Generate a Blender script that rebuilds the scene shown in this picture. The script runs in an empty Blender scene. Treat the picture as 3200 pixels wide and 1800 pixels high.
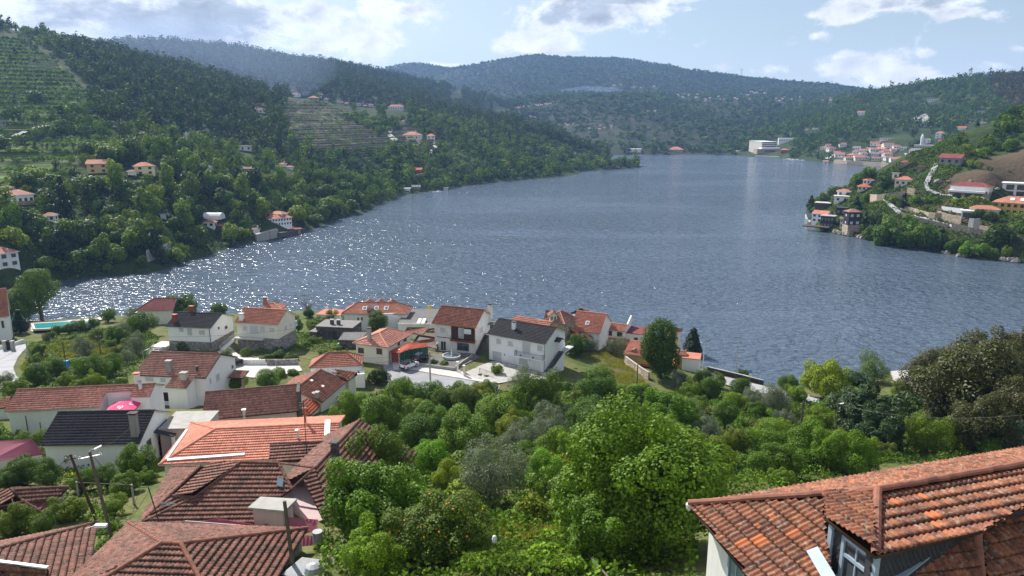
import bpy,math,random
import numpy as np
from mathutils import Vector
C = bpy.context.scene.collection
SC = bpy.context.scene
PI = math.pi
# ------------------------------------------------------------------ camera, sky, sun, exposure
CAMZ = 54.0
PITCH = math.radians(13.2)
FPX = 2260.0                      # focal length in photograph pixels (3200 wide)
cam_d = bpy.data.cameras.new('camera'); cam = bpy.data.objects.new('camera',cam_d); C.objects.link(cam)
cam.location = (0,0,CAMZ); cam.rotation_euler = (PI/2 - PITCH,0,0)
cam_d.sensor_width = 36; cam_d.lens = 36*FPX/3200; cam_d.clip_start = 0.5; cam_d.clip_end = 30000
SC.camera = cam
SUN_AZ,SUN_EL = math.radians(-38),math.radians(43)
SC.view_settings.view_transform = 'Standard'; SC.view_settings.look = 'None'
SC.view_settings.exposure = 0.68; SC.view_settings.gamma = 1
SC.cycles.use_denoising = True
SC.cycles.use_adaptive_sampling = False; SC.cycles.max_bounces = 6; SC.cycles.diffuse_bounces = 2; SC.cycles.glossy_bounces = 2
SC.cycles.transmission_bounces = 4; SC.cycles.transparent_max_bounces = 8; SC.cycles.volume_bounces = 0
SC.cycles.sample_clamp_indirect = 3; SC.cycles.sample_clamp_direct = 25
try: SC.cycles.denoising_prefilter = 'NONE'
except Exception: pass
class NT:
 """small node-tree helper"""
 def __init__(s,tree): s.t = tree; s.n = tree.nodes; s.l = tree.links
 def add(s,typ,**kw):
  nd = s.n.new(typ)
  for k,v in kw.items(): setattr(nd,k,v)
  return nd
 def put(s,inp,v):
  if v is None: return
  if hasattr(v,'is_linked') or isinstance(v,bpy.types.NodeSocket): s.l.new(v,inp)
  elif isinstance(v,(tuple,list)) and len(v) == 3 and inp.type == 'RGBA': inp.default_value = (*v,1)
  else: inp.default_value = v
 def math(s,op,a,b=None,c=None,clamp=False):
  nd = s.add('ShaderNodeMath',operation=op,use_clamp=clamp)
  for i,v in enumerate((a,b,c)):
   if v is not None: s.put(nd.inputs[i],v)
  return nd.outputs[0]
 def vmath(s,op,a,b=None,scale=None):
  nd = s.add('ShaderNodeVectorMath',operation=op)
  s.put(nd.inputs[0],a)
  if b is not None: s.put(nd.inputs[1],b)
  if scale is not None: s.put(nd.inputs[3],scale)
  return nd.outputs[1] if op in ('DOT_PRODUCT','LENGTH','DISTANCE') else nd.outputs[0]
 def noise(s,vec,scale,detail=4,rough=0.55,dist=0.0,col=False):
  nd = s.add('ShaderNodeTexNoise')
  if vec is not None: s.put(nd.inputs['Vector'],vec)
  nd.inputs['Scale'].default_value = scale; nd.inputs['Detail'].default_value = detail
  nd.inputs['Roughness'].default_value = rough; nd.inputs['Distortion'].default_value = dist
  return nd.outputs['Color'] if col else nd.outputs['Fac']
 def ramp(s,fac,stops,interp='LINEAR'):
  nd = s.add('ShaderNodeValToRGB'); nd.color_ramp.interpolation = interp
  el = nd.color_ramp.elements
  while len(el) < len(stops): el.new(0.5)
  for e,(p,c) in zip(el,stops):
   e.position = p; e.color = (c,c,c,1) if not isinstance(c,(tuple,list)) else (*c,1)
  s.put(nd.inputs[0],fac); return nd.outputs[0]
 def mix(s,fac,a,b,mode='MIX'):
  nd = s.add('ShaderNodeMix',data_type='RGBA',blend_type=mode)
  s.put(nd.inputs[0],fac); s.put(nd.inputs[6],a); s.put(nd.inputs[7],b)
  return nd.outputs[2]
 def smooth(s,v,a,b):
  nd = s.add('ShaderNodeMapRange',interpolation_type='SMOOTHSTEP')
  s.put(nd.inputs[0],v); nd.inputs[1].default_value = a; nd.inputs[2].default_value = b
  return nd.outputs[0]
 def bump(s,h,strength=0.5,dist=0.1):
  nd = s.add('ShaderNodeBump'); nd.inputs['Strength'].default_value = strength
  nd.inputs['Distance'].default_value = dist; s.put(nd.inputs['Height'],h); return nd.outputs[0]
def build_world():
 w = bpy.data.worlds.new('World'); SC.world = w; w.use_nodes = True
 g = NT(w.node_tree); g.n.clear()
 sky = g.add('ShaderNodeTexSky',sky_type='NISHITA',sun_disc=False)
 sky.sun_elevation = SUN_EL; sky.sun_rotation = SUN_AZ % (2*PI)
 sky.altitude = 100; sky.air_density = 1.0; sky.dust_density = 0.8; sky.ozone_density = 1.5
 geo = g.add('ShaderNodeTexCoord')
 v = g.vmath('NORMALIZE',geo.outputs['Generated'])
 sep = g.add('ShaderNodeSeparateXYZ'); g.put(sep.inputs[0],v)
 az = g.math('ARCTAN2',sep.outputs[0],sep.outputs[1])           # radians clockwise from +Y
 el = g.math('ARCSINE',sep.outputs[2])
 comb = g.add('ShaderNodeCombineXYZ')
 g.put(comb.inputs[0],az); g.put(comb.inputs[1],g.math('MULTIPLY',el,1.7)); comb.inputs[2].default_value = 3.1
 big = g.noise(comb.outputs[0],9.0,10,0.62,0.35)
 fine = g.noise(comb.outputs[0],34.0,7,0.65,0.3)
 # cloud bodies: where they hang (as pixels of the photograph), their half sizes, weight, how grey
 bodies = []
 for u,v,ru,rv,wt,gr in [(60,35,220,80,.46,.9),(285,30,120,55,.42,0),(330,115,170,38,.40,0),(600,50,330,105,.60,1),(930,45,110,55,.42,.2),(1130,118,140,62,.42,.1),(960,150,110,34,.36,0),(1290,38,200,58,.46,.45),(1075,38,70,34,.34,0),(1530,25,140,50,.30,0),
   (1810,42,230,66,.50,.8),(1900,-5,220,26,.55,1),(1660,125,190,36,.42,.1),(2670,35,105,42,.42,.25),(2565,115,60,24,.34,0),(2480,130,34,20,.28,0),(2680,195,130,40,.42,.3),(2800,238,95,32,.38,.2),(2900,168,32,16,.30,0),(2890,5,190,34,.48,.9),(2990,36,85,26,.38,.2),
   (3120,45,60,18,.32,0),(3190,150,50,34,.32,0),(2400,222,110,26,.33,0),(2270,212,70,18,.26,0),(1400,206,110,14,.30,0),(3150,205,80,22,.26,0),(450,75,120,60,.3,.6),(1600,-40,900,40,.3,.5)]:
  x,y,z = (u-1600)/FPX,math.cos(PITCH)+(900-v)/FPX*math.sin(PITCH),-math.sin(PITCH)+(900-v)/FPX*math.cos(PITCH)
  bodies.append((math.degrees(math.atan2(x,y)),math.degrees(math.atan2(z,math.hypot(x,y))),ru*.0243,rv*.0243,wt,gr))
 acc = None; grey = None
 for a0,e0,ra,re,wt,gr in bodies:
  dx = g.math('DIVIDE',g.math('SUBTRACT',az,math.radians(a0)),math.radians(ra))
  dy = g.math('DIVIDE',g.math('SUBTRACT',el,math.radians(e0)),math.radians(re))
  r2 = g.math('ADD',g.math('MULTIPLY',dx,dx),g.math('MULTIPLY',dy,dy))
  b = g.math('EXPONENT',g.math('MULTIPLY',r2,-1.0)); w_ = g.math('MULTIPLY',b,wt)
  acc = w_ if acc is None else g.math('MAXIMUM',acc,w_)
  if gr: q = g.math('MULTIPLY',b,gr); grey = q if grey is None else g.math('MAXIMUM',grey,q)
 back = g.smooth(g.math('ABSOLUTE',az),0.75,1.2)                # elsewhere: ordinary scattered cloud
 acc = g.math('MAXIMUM',acc,g.math('MULTIPLY',back,0.2))
 up = g.smooth(el,0.26,0.5)
 acc = g.math('MAXIMUM',acc,g.math('MULTIPLY',up,0.10))
 dens = g.math('ADD',g.math('ADD',acc,g.math('MULTIPLY',g.math('SUBTRACT',big,0.5),1.55)),g.math('MULTIPLY',g.math('SUBTRACT',fine,0.5),0.42))
 mask = g.smooth(dens,0.14,0.34)
 core = g.math('MULTIPLY',g.smooth(dens,0.24,0.55),g.smooth(grey,0.0,0.7))     # thick middles are grey underneath
 lump = g.noise(g.vmath('ADD',comb.outputs[0],(0.004,-0.012,0.0)),22.0,8,0.6,0.3)
 ccol = g.mix(1.0,g.mix(core,(10.6,10.9,11.3),(5.2,5.9,6.8)),g.ramp(lump,[(0.30,0.74),(0.60,1.05)]),'MULTIPLY')
 low = g.smooth(el,0.42,0.16)
 veil = g.mix(g.math('MULTIPLY',low,g.math('ADD',0.24,g.math('MULTIPLY',g.smooth(az,0.35,-0.55),0.38))),sky.outputs[0],(8.3,9.4,10.2))
 veil = g.mix(g.smooth(el,0.12,0.0),veil,(6.6,8.0,9.4)); col = g.mix(mask,veil,ccol)
 bg = g.add('ShaderNodeBackground'); g.put(bg.inputs[0],col); bg.inputs[1].default_value = 0.0688
 out = g.add('ShaderNodeOutputWorld'); g.l.new(bg.outputs[0],out.inputs[0])
 w.cycles.sampling_method = 'MANUAL'; w.cycles.sample_map_resolution = 1024
build_world()
sun_d = bpy.data.lights.new('sun','SUN'); sun_d.energy = 5.0; sun_d.angle = math.radians(0.55); sun_d.color = (1.0,0.955,0.88)
sun = bpy.data.objects.new('sun',sun_d); C.objects.link(sun)
S_DIR = Vector((math.sin(SUN_AZ)*math.cos(SUN_EL),math.cos(SUN_AZ)*math.cos(SUN_EL),math.sin(SUN_EL)))
sun.rotation_euler = (-S_DIR).to_track_quat('-Z','Y').to_euler(); sun.location = (0,0,300)
# ------------------------------------------------------------------ pixels of the photograph -> places in the world
_F = np.array([0,math.cos(PITCH),-math.sin(PITCH)]); _U = np.array([0,math.sin(PITCH),math.cos(PITCH)]); _R = np.array([1.,0,0])
EYE = np.array([0,0,CAMZ])
def ray(u,v): return _F + (u-1600)/FPX*_R + (900-v)/FPX*_U
def at_z(u,v,z):
 d = ray(u,v); return EYE + d*((z-CAMZ)/d[2])
def at_d(u,v,dist):
 d = ray(u,v); return EYE + d*(dist/math.hypot(d[0],d[1]))
def at_plane(u,v,p,n):
 d = ray(u,v); p = np.asarray(p,float); n = np.asarray(n,float)
 return EYE + d*(np.dot(p-EYE,n)/np.dot(d,n))
def proj(p):
 q = np.asarray(p,float)-EYE; f = q@_F
 return np.array([1600+FPX*(q@_R)/f,900-FPX*(q@_U)/f]).T
def nrm(v): v = np.asarray(v,float); return v/np.linalg.norm(v)
UP = np.array([0,0,1.])
# ------------------------------------------------------------------ objects and meshes
ORG = {}
def tag(o,label=None,cat=None,group=None,kind=None):
 if label: o['label'] = label
 if cat: o['category'] = cat
 if group: o['group'] = group
 if kind: o['kind'] = kind
 return o
def thing(name,label,cat,loc,group=None):
 o = bpy.data.objects.new(name,None); C.objects.link(o); o.empty_display_size = 0.5
 o.location = [float(c) for c in loc]; ORG[o] = np.array(loc,float)
 return tag(o,label,cat,group)
class MB:
 def __init__(s): s.v = []; s.f = []; s.uv = {}; s.mi = []; s.n = 0
 def verts(s,vs):
  i = s.n; vs = [tuple(map(float,p)) for p in vs]; s.v += vs; s.n += len(vs); return i
 def face(s,idx,m=0,uv=None):
  if uv is not None: s.uv[len(s.f)] = uv
  s.f.append(tuple(idx)); s.mi.append(m)
 def poly(s,pts,m=0,uv=None):
  i = s.verts(pts); s.face(range(i,i+len(pts)),m,uv); return s
 def prism(s,pts,off,m=0):
  """polygon pts extruded by vector off (closed)"""
  n = len(pts); pts = [np.asarray(p,float) for p in pts]; off = np.asarray(off,float)
  i = s.verts(pts + [p+off for p in pts])
  s.face(range(i,i+n),m); s.face([i+n+k for k in reversed(range(n))],m)
  for k in range(n):
   k2 = (k+1) % n; s.face([i+k2,i+k,i+n+k,i+n+k2],m)
  return s
 def box(s,c,a,b,h,m=0):
  """centre of the bottom face c, half-axis vectors a and b, height h"""
  c,a,b = (np.asarray(q,float) for q in (c,a,b))
  return s.prism([c-a-b,c+a-b,c+a+b,c-a+b],UP*h,m)
 def box3(s,c,a,b,d,m=0):
  c,a,b,d = (np.asarray(q,float) for q in (c,a,b,d))
  return s.prism([c-a-b-d,c+a-b-d,c+a+b-d,c-a+b-d],d*2,m)
 def tube(s,path,r,seg=6,m=0,cap=True):
  path = [np.asarray(p,float) for p in path]; n = len(path)
  rs = r if isinstance(r,(list,tuple)) else [r]*n
  rings = []
  for k,p in enumerate(path):
   t = nrm(path[min(k+1,n-1)]-path[max(k-1,0)])
   a = np.cross(t,UP if abs(t[2]) < .9 else _R); a = nrm(a); b = np.cross(t,a)
   i = s.verts([p + rs[k]*(math.cos(2*PI*j/seg)*a+math.sin(2*PI*j/seg)*b) for j in range(seg)]); rings.append(i)
  for k in range(n-1):
   for j in range(seg):
    j2 = (j+1) % seg; s.face([rings[k]+j,rings[k]+j2,rings[k+1]+j2,rings[k+1]+j],m)
  if cap:
   s.face([rings[0]+j for j in reversed(range(seg))],m); s.face([rings[-1]+j for j in range(seg)],m)
  return s
 def lathe(s,c,prof,seg=12,m=0):
  """profile of (radius, z) around the vertical through c"""
  c = np.asarray(c,float); rings = []
  for r,z in prof:
   rings.append(s.verts([c+np.array([r*math.cos(2*PI*j/seg),r*math.sin(2*PI*j/seg),z]) for j in range(seg)]))
  for k in range(len(prof)-1):
   for j in range(seg):
    j2 = (j+1) % seg; s.face([rings[k]+j,rings[k]+j2,rings[k+1]+j2,rings[k+1]+j],m)
  s.face([rings[0]+j for j in reversed(range(seg))],m); s.face([rings[-1]+j for j in range(seg)],m)
  return s
 def sheet(s,P,m=0,uv=None):
  """P: rows x cols x 3 array of points"""
  R,K = P.shape[:2]; i = s.verts(P.reshape(-1,3))
  for r in range(R-1):
   for k in range(K-1):
    a = i+r*K+k; s.face([a,a+1,a+K+1,a+K],m)
  return s
 def build(s,name,mats,parent=None,smooth=False):
  if not isinstance(mats,(list,tuple)): mats = [mats]
  me = bpy.data.meshes.new(name)
  o = bpy.data.objects.new(name,me); C.objects.link(o)
  vs = np.array(s.v,float).reshape(-1,3)
  if parent is not None:
   vs = vs - ORG[parent]; ORG[o] = ORG[parent]; o.parent = parent
  me.from_pydata(vs.tolist(),[],s.f)
  for m in mats: me.materials.append(m)
  if len(mats) > 1: me.polygons.foreach_set('material_index',s.mi)
  if s.uv:
   uvl = me.uv_layers.new(name='UVMap')
   for fi,uvs in s.uv.items():
    p = me.polygons[fi]
    for k,li in enumerate(range(p.loop_start,p.loop_start+p.loop_total)): uvl.data[li].uv = uvs[k]
  if smooth: me.polygons.foreach_set('use_smooth',[True]*len(me.polygons))
  me.update(); return o
def raw_mesh(name,V,F,mats,parent=None,uv=None,mi=None,smooth=False,attr=None):
 """numpy arrays straight to a mesh; F is n x 4 (or n x 3)"""
 me = bpy.data.meshes.new(name); V = np.asarray(V,np.float32); F = np.asarray(F,np.int32)
 if parent is not None: V = V - ORG[parent].astype(np.float32)
 k = F.shape[1]
 me.vertices.add(len(V)); me.vertices.foreach_set('co',V.ravel())
 me.loops.add(F.size); me.loops.foreach_set('vertex_index',F.ravel())
 me.polygons.add(len(F)); me.polygons.foreach_set('loop_start',np.arange(0,F.size,k,dtype=np.int32))
 me.polygons.foreach_set('loop_total',np.full(len(F),k,np.int32))
 if not isinstance(mats,(list,tuple)): mats = [mats]
 for m in mats: me.materials.append(m)
 if mi is not None: me.polygons.foreach_set('material_index',np.asarray(mi,np.int32))
 if uv is not None:
  l = me.uv_layers.new(name='UVMap'); l.data.foreach_set('uv',np.asarray(uv,np.float32).ravel())
 if attr is not None:
  for an,arr in attr.items():
   a = me.attributes.new(an,'FLOAT_COLOR','POINT')
   arr = np.asarray(arr,np.float32)
   if arr.shape[1] == 3: arr = np.concatenate([arr,np.ones((len(arr),1),np.float32)],1)
   a.data.foreach_set('color',arr.ravel())
 if smooth: me.polygons.foreach_set('use_smooth',np.ones(len(F),bool))
 me.update(calc_edges=True)
 o = bpy.data.objects.new(name,me); C.objects.link(o)
 if parent is not None: o.parent = parent; ORG[o] = ORG[parent]
 return o
# ------------------------------------------------------------------ materials
M = {}
def mat_base(name):
 m = bpy.data.materials.new(name); m.use_nodes = True; g = NT(m.node_tree)
 b = g.n['Principled BSDF']; M[name] = m; return m,g,b
def plain(name,col,rough=0.8,var=0.12,scale=1.5,dirt=0.0,dirtcol=(0.12,0.11,0.09),bump=0.0,bscale=8,metal=0.0,streak=False,spec=0.3):
 m,g,b = mat_base(name)
 pos = g.add('ShaderNodeNewGeometry').outputs['Position']
 n = g.noise(pos,scale,5,0.6)
 c = g.mix(1.0,col,g.ramp(n,[(0.25,1-var),(0.75,1+var)]),'MULTIPLY')
 if dirt:
  p2 = pos
  if streak: p2 = g.vmath('MULTIPLY',pos,(2.2,2.2,0.35))
  d = g.ramp(g.noise(p2,1.1,6,0.65),[(0.45,0.0),(0.75,dirt)])
  c = g.mix(d,c,dirtcol)
 g.put(b.inputs['Base Color'],c); b.inputs['Roughness'].default_value = rough; b.inputs['Metallic'].default_value = metal
 b.inputs['Specular IOR Level'].default_value = spec
 if bump: g.put(b.inputs['Normal'],g.bump(g.noise(pos,bscale,5,0.6),bump,0.05))
 return m
def roof_mat(name,cols,lichen=0.3,dark=0.3,joint=0.5,lcol=(0.30,0.27,0.20),odd=0.0):
 """clay tiles: colour changes from tile to tile, dirt gathers in patches; UV counts tiles"""
 m,g,b = mat_base(name)
 uv = g.add('ShaderNodeUVMap').outputs[0]
 fl = g.vmath('FLOOR',uv)
 wn = g.add('ShaderNodeTexWhiteNoise',noise_dimensions='2D'); g.put(wn.inputs['Vector'],fl)
 n = len(cols); c = g.ramp(wn.outputs['Value'],[(i/(n-1) if n > 1 else 0,q) for i,q in enumerate(cols)])
 pos = g.add('ShaderNodeNewGeometry').outputs['Position']
 big = g.noise(pos,0.35,5,0.6); c = g.mix(1.0,c,g.ramp(big,[(0.3,0.78),(0.7,1.18)]),'MULTIPLY')
 if dark:
  d = g.ramp(g.noise(pos,2.3,6,0.7),[(0.46,0.0),(0.68,dark)]); c = g.mix(d,c,(0.035,0.028,0.024))
 if lichen:
  c = g.mix(1.0,c,g.ramp(g.noise(pos,17,3,0.7),[(0.3,0.6),(0.7,1.35)]),'MULTIPLY'); d = g.ramp(g.noise(pos,6.5,4,0.7),[(0.54,0.0),(0.66,lichen)]); c = g.mix(d,c,lcol)
 if odd:
  w2 = g.add('ShaderNodeTexWhiteNoise',noise_dimensions='3D'); g.put(w2.inputs['Vector'],g.vmath('ADD',fl,(7.3,2.1,5.0)))
  d = g.math('GREATER_THAN',w2.outputs['Value'],g.math('SUBTRACT',1.0,g.math('MULTIPLY',g.smooth(g.noise(pos,0.5,2),0.52,0.66),odd*8))); c = g.mix(d,c,(0.46,0.14,0.055))
 s2 = g.add('ShaderNodeSeparateXYZ'); g.put(s2.inputs[0],g.vmath('FRACTION',uv))
 j = g.smooth(s2.outputs[1],0.80,1.0)                              # grime under the lap of each course
 c = g.mix(g.math('MULTIPLY',j,joint),c,(0.02,0.015,0.013))
 g.put(b.inputs['Base Color'],c); b.inputs['Roughness'].default_value = 0.85; b.inputs['Specular IOR Level'].default_value = 0.25
 return m
# ------------------------------------------------------------------ the place's materials
roof_mat('tile_old_brown',[(0.09,0.044,0.034),(0.19,0.08,0.056),(0.26,0.11,0.078),(0.14,0.06,0.045)],0.55,0.6,0.75)
roof_mat('tile_old_red',[(0.14,0.055,0.04),(0.26,0.09,0.06),(0.32,0.12,0.08),(0.20,0.075,0.05)],0.4,0.5,0.7,odd=0.03)
roof_mat('tile_corner_house',[(0.12,0.05,0.034),(0.25,0.093,0.052),(0.32,0.125,0.068),(0.18,0.07,0.043),(0.36,0.13,0.06)],0.65,0.75,0.8,lcol=(0.34,0.31,0.24),odd=0.013)
roof_mat('tile_terracotta',[(0.40,0.155,0.10),(0.50,0.21,0.14),(0.35,0.13,0.085)],0.12,0.12,0.5)
roof_mat('tile_salmon',[(0.49,0.18,0.12),(0.58,0.235,0.16),(0.42,0.145,0.095)],0.06,0.12,0.7)
roof_mat('tile_pinkish',[(0.46,0.20,0.15),(0.56,0.27,0.21),(0.40,0.16,0.12),(0.50,0.20,0.14)],0.2,0.25,0.55)
roof_mat('tile_mid_brown',[(0.27,0.13,0.10),(0.36,0.18,0.14),(0.31,0.15,0.115),(0.22,0.105,0.08)],0.2,0.28,0.6)
roof_mat('tile_dark',[(0.035,0.034,0.038),(0.055,0.052,0.056),(0.045,0.043,0.047)],0.12,0.2,0.5,lcol=(0.12,0.12,0.11))
roof_mat('tile_wine',[(0.20,0.05,0.05),(0.25,0.065,0.06),(0.17,0.045,0.045)],0.12,0.3,0.4)
roof_mat('tile_orange',[(0.46,0.11,0.055),(0.54,0.14,0.07),(0.40,0.09,0.05)],0.03,0.05,0.4)
plain('metal_maroon',(0.34,0.085,0.13),0.45,0.1,0.8,0.25,(0.30,0.16,0.16))
plain('metal_corrugated',(0.36,0.38,0.40),0.5,0.2,2,0.5,(0.25,0.2,0.16))
plain('sheet_grey',(0.20,0.19,0.185),0.85,0.3,2.5,0.5)
plain('white_wall',(0.86,0.86,0.86),0.85,0.03,0.6,0.10,(0.42,0.41,0.38),streak=True)
plain('white_wall_old',(0.76,0.75,0.72),0.9,0.06,1.0,0.4,(0.26,0.25,0.22),streak=True)
plain('cream_wall',(0.76,0.72,0.62),0.85,0.05,1.0,0.2,(0.35,0.31,0.25),streak=True)
plain('pale_green_wall',(0.60,0.66,0.60),0.85,0.05,1.0,0.2,(0.35,0.36,0.32),streak=True)
plain('pink_wall',(0.56,0.42,0.41),0.88,0.06,1.0,0.25,(0.3,0.22,0.2),streak=True)
plain('yellow_wall',(0.74,0.49,0.17),0.85,0.06,1.0,0.15,(0.4,0.3,0.15),streak=True)
plain('pale_yellow_wall',(0.80,0.72,0.42),0.85,0.05,1.0,0.1)
plain('ochre_wall',(0.62,0.42,0.20),0.85,0.05,1.0,0.1)
plain('grey_render',(0.30,0.29,0.28),0.9,0.15,1.5,0.5,(0.12,0.11,0.10),streak=True)
plain('black_clad',(0.03,0.032,0.036),0.5,0.1)
plain('brown_clad',(0.09,0.055,0.038),0.7,0.2,2)
plain('concrete',(0.38,0.365,0.34),0.9,0.15,1.2,0.35,(0.2,0.19,0.16),bump=0.2)
plain('concrete_light',(0.50,0.48,0.45),0.9,0.08,0.8,0.2,(0.35,0.32,0.28))
plain('fascia',(0.62,0.60,0.56),0.8,0.08,2,0.3)
plain('fascia_dark',(0.07,0.06,0.055),0.7,0.1)
plain('wood_dark',(0.07,0.04,0.028),0.75,0.25,4)
plain('wood_pole',(0.13,0.10,0.075),0.9,0.25,3,0.4,(0.05,0.04,0.035))
plain('paint_white',(0.80,0.80,0.79),0.5,0.03)
plain('paint_blue_grey',(0.30,0.37,0.45),0.5,0.08,3,0.3,(0.2,0.2,0.2))
plain('paint_black',(0.02,0.02,0.022),0.45,0.05)
plain('paint_blue',(0.03,0.28,0.75),0.5,0.05)
plain('paint_yellow',(0.85,0.55,0.03),0.5,0.05)
plain('paint_red_brown',(0.30,0.07,0.045),0.6,0.15,3)
plain('shutter_white',(0.50,0.52,0.54),0.6,0.05,3)
plain('iron',(0.05,0.05,0.055),0.5,0.1,3,metal=0.3)
plain('cable',(0.035,0.035,0.035),0.6,0.05)
plain('steel_pale',(0.62,0.63,0.64),0.4,0.05,metal=0.5)
plain('lamp_cover',(0.82,0.83,0.84),0.3,0.02)
plain('umbrella_pink',(0.72,0.045,0.18),0.7,0.05)
plain('umbrella_print',(0.85,0.78,0.80),0.7,0.03)
plain('car_white',(0.72,0.73,0.74),0.25,0.02,spec=0.5)
plain('car_silver',(0.40,0.42,0.44),0.25,0.03,metal=0.4)
plain('car_black',(0.015,0.015,0.017),0.2,0.02,spec=0.5)
plain('rubber',(0.02,0.02,0.02),0.8,0.1)
plain('tail_red',(0.45,0.02,0.02),0.3,0.02)
plain('cloth_white',(0.75,0.75,0.76),0.9,0.05)
plain('skin',(0.50,0.31,0.23),0.6,0.05)
plain('bark',(0.115,0.09,0.07),0.95,0.3,5,bump=0.5,bscale=12)
plain('bark_grey',(0.20,0.18,0.155),0.95,0.3,5,bump=0.5,bscale=12)
plain('rock',(0.27,0.245,0.22),0.95,0.35,0.5,0.5,(0.08,0.09,0.05),bump=0.6,bscale=1.5)
plain('quarry_rock',(0.36,0.355,0.35),0.95,0.3,0.08,0.3,(0.3,0.3,0.28),bump=0.6,bscale=0.3)
plain('terracotta_pot',(0.40,0.16,0.09),0.85,0.1)
plain('pot_white',(0.62,0.61,0.58),0.85,0.1)
plain('fruit_orange',(0.80,0.27,0.02),0.5,0.08)
plain('petal_yellow',(0.85,0.60,0.03),0.7,0.1)
plain('net_green',(0.03,0.17,0.12),0.8,0.1,3)
plain('solar_blue',(0.03,0.06,0.12),0.2,0.05,spec=0.6)
plain('boat_white',(0.75,0.76,0.77),0.4,0.03)
plain('pool_paving',(0.62,0.54,0.47),0.9,0.08,1)
plain('tile_cap_clay',(0.26,0.11,0.075),0.9,0.3,3,0.5,(0.06,0.045,0.035))
plain('tile_cap_brown',(0.17,0.085,0.06),0.9,0.35,3,0.6,(0.04,0.032,0.026))
plain('tile_cap_salmon',(0.60,0.26,0.17),0.9,0.15,3,0.2)
plain('tile_cap_dark',(0.05,0.048,0.05),0.85,0.2,3)
plain('slate_dark',(0.045,0.045,0.052),0.7,0.3,4,bump=0.4,bscale=6)
def glass_mat(name,col,rough=0.08):
 m,g,b = mat_base(name)
 pos = g.add('ShaderNodeNewGeometry').outputs['Position']
 g.put(b.inputs['Base Color'],g.mix(g.noise(pos,1.3,2),col,tuple(min(1,c*2.2+0.01) for c in col)))
 b.inputs['Roughness'].default_value = rough; b.inputs['Specular IOR Level'].default_value = 0.6; return m
glass_mat('glass',(0.03,0.035,0.04)); glass_mat('glass_blue',(0.08,0.12,0.15))
def stone_mat(name,c1,c2,scale=1.1,mortar=(0.10,0.09,0.08)):
 m,g,b = mat_base(name)
 pos = g.add('ShaderNodeNewGeometry').outputs['Position']
 v = g.add('ShaderNodeTexVoronoi',feature='F1'); v.inputs['Scale'].default_value = scale
 g.put(v.inputs['Vector'],g.vmath('MULTIPLY',pos,(1,1,1.7)))
 e = g.add('ShaderNodeTexVoronoi',feature='DISTANCE_TO_EDGE'); e.inputs['Scale'].default_value = scale
 g.put(e.inputs['Vector'],g.vmath('MULTIPLY',pos,(1,1,1.7)))
 s = g.add('ShaderNodeSeparateColor'); g.put(s.inputs[0],v.outputs['Color'])
 c = g.mix(s.outputs[0],c1,c2); c = g.mix(1.0,c,g.ramp(g.noise(pos,3,5),[(0.3,0.75),(0.7,1.2)]),'MULTIPLY')
 c = g.mix(g.smooth(e.outputs[0],0.07,0.0),c,mortar)
 g.put(b.inputs['Base Color'],c); b.inputs['Roughness'].default_value = 0.92
 g.put(b.inputs['Normal'],g.bump(g.smooth(e.outputs[0],0.0,0.12),0.6,0.05)); return m
stone_mat('stone_grey',(0.22,0.21,0.20),(0.36,0.34,0.32)); stone_mat('stone_dark',(0.07,0.065,0.06),(0.14,0.13,0.12),1.3,(0.03,0.03,0.03))
stone_mat('stone_warm',(0.34,0.27,0.20),(0.50,0.41,0.31),0.8); stone_mat('block_wall',(0.36,0.35,0.33),(0.44,0.43,0.41),1.6,(0.25,0.24,0.23))
def asphalt_mat(name,col):
 m,g,b = mat_base(name)
 pos = g.add('ShaderNodeNewGeometry').outputs['Position']
 c = g.mix(1.0,col,g.ramp(g.noise(pos,0.5,6,0.65),[(0.3,0.82),(0.7,1.12)]),'MULTIPLY')
 c = g.mix(1.0,c,g.ramp(g.noise(pos,14,2),[(0.3,0.9),(0.7,1.08)]),'MULTIPLY')
 g.put(b.inputs['Base Color'],c); b.inputs['Roughness'].default_value = 0.9; return m
asphalt_mat('asphalt',(0.27,0.27,0.285)); asphalt_mat('asphalt_pale',(0.33,0.33,0.335)); asphalt_mat('gravel_flat',(0.13,0.12,0.115))
plain('road_paint',(0.75,0.75,0.72),0.7,0.08,3)
def leaf_mat(name,ramp_cols,trans=0.35,rough=0.5,spec=0.25,attr=False):
 """leaves: colour varies leaf by leaf and clump by clump, light shines through them"""
 m = bpy.data.materials.new(name); m.use_nodes = True; M[name] = m; g = NT(m.node_tree)
 b = g.n['Principled BSDF']; out = g.n['Material Output']
 geo = g.add('ShaderNodeNewGeometry'); oi = g.add('ShaderNodeObjectInfo')
 n = len(ramp_cols); c = g.ramp(geo.outputs['Random Per Island'],[(i/(n-1),q) for i,q in enumerate(ramp_cols)])
 if attr:
  a = g.add('ShaderNodeAttribute',attribute_name='tint'); c = g.mix(1.0,c,a.outputs['Color'],'MULTIPLY')
 else:
  tc = g.add('ShaderNodeTexCoord').outputs['Object']
  c = g.mix(1.0,c,g.ramp(g.noise(tc,2.6,3),[(0.3,0.72),(0.72,1.3)]),'MULTIPLY')
  c = g.mix(1.0,c,oi.outputs['Color'],'MULTIPLY')
 g.put(b.inputs['Base Color'],c); b.inputs['Roughness'].default_value = rough; b.inputs['Specular IOR Level'].default_value = spec
 tr = g.add('ShaderNodeBsdfTranslucent'); g.put(tr.inputs[0],g.mix(1.0,c,(1.35,1.3,0.5),'MULTIPLY'))
 mx = g.add('ShaderNodeMixShader'); mx.inputs[0].default_value = trans
 g.l.new(b.outputs[0],mx.inputs[1]); g.l.new(tr.outputs[0],mx.inputs[2]); g.l.new(mx.outputs[0],out.inputs[0]); return m
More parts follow.
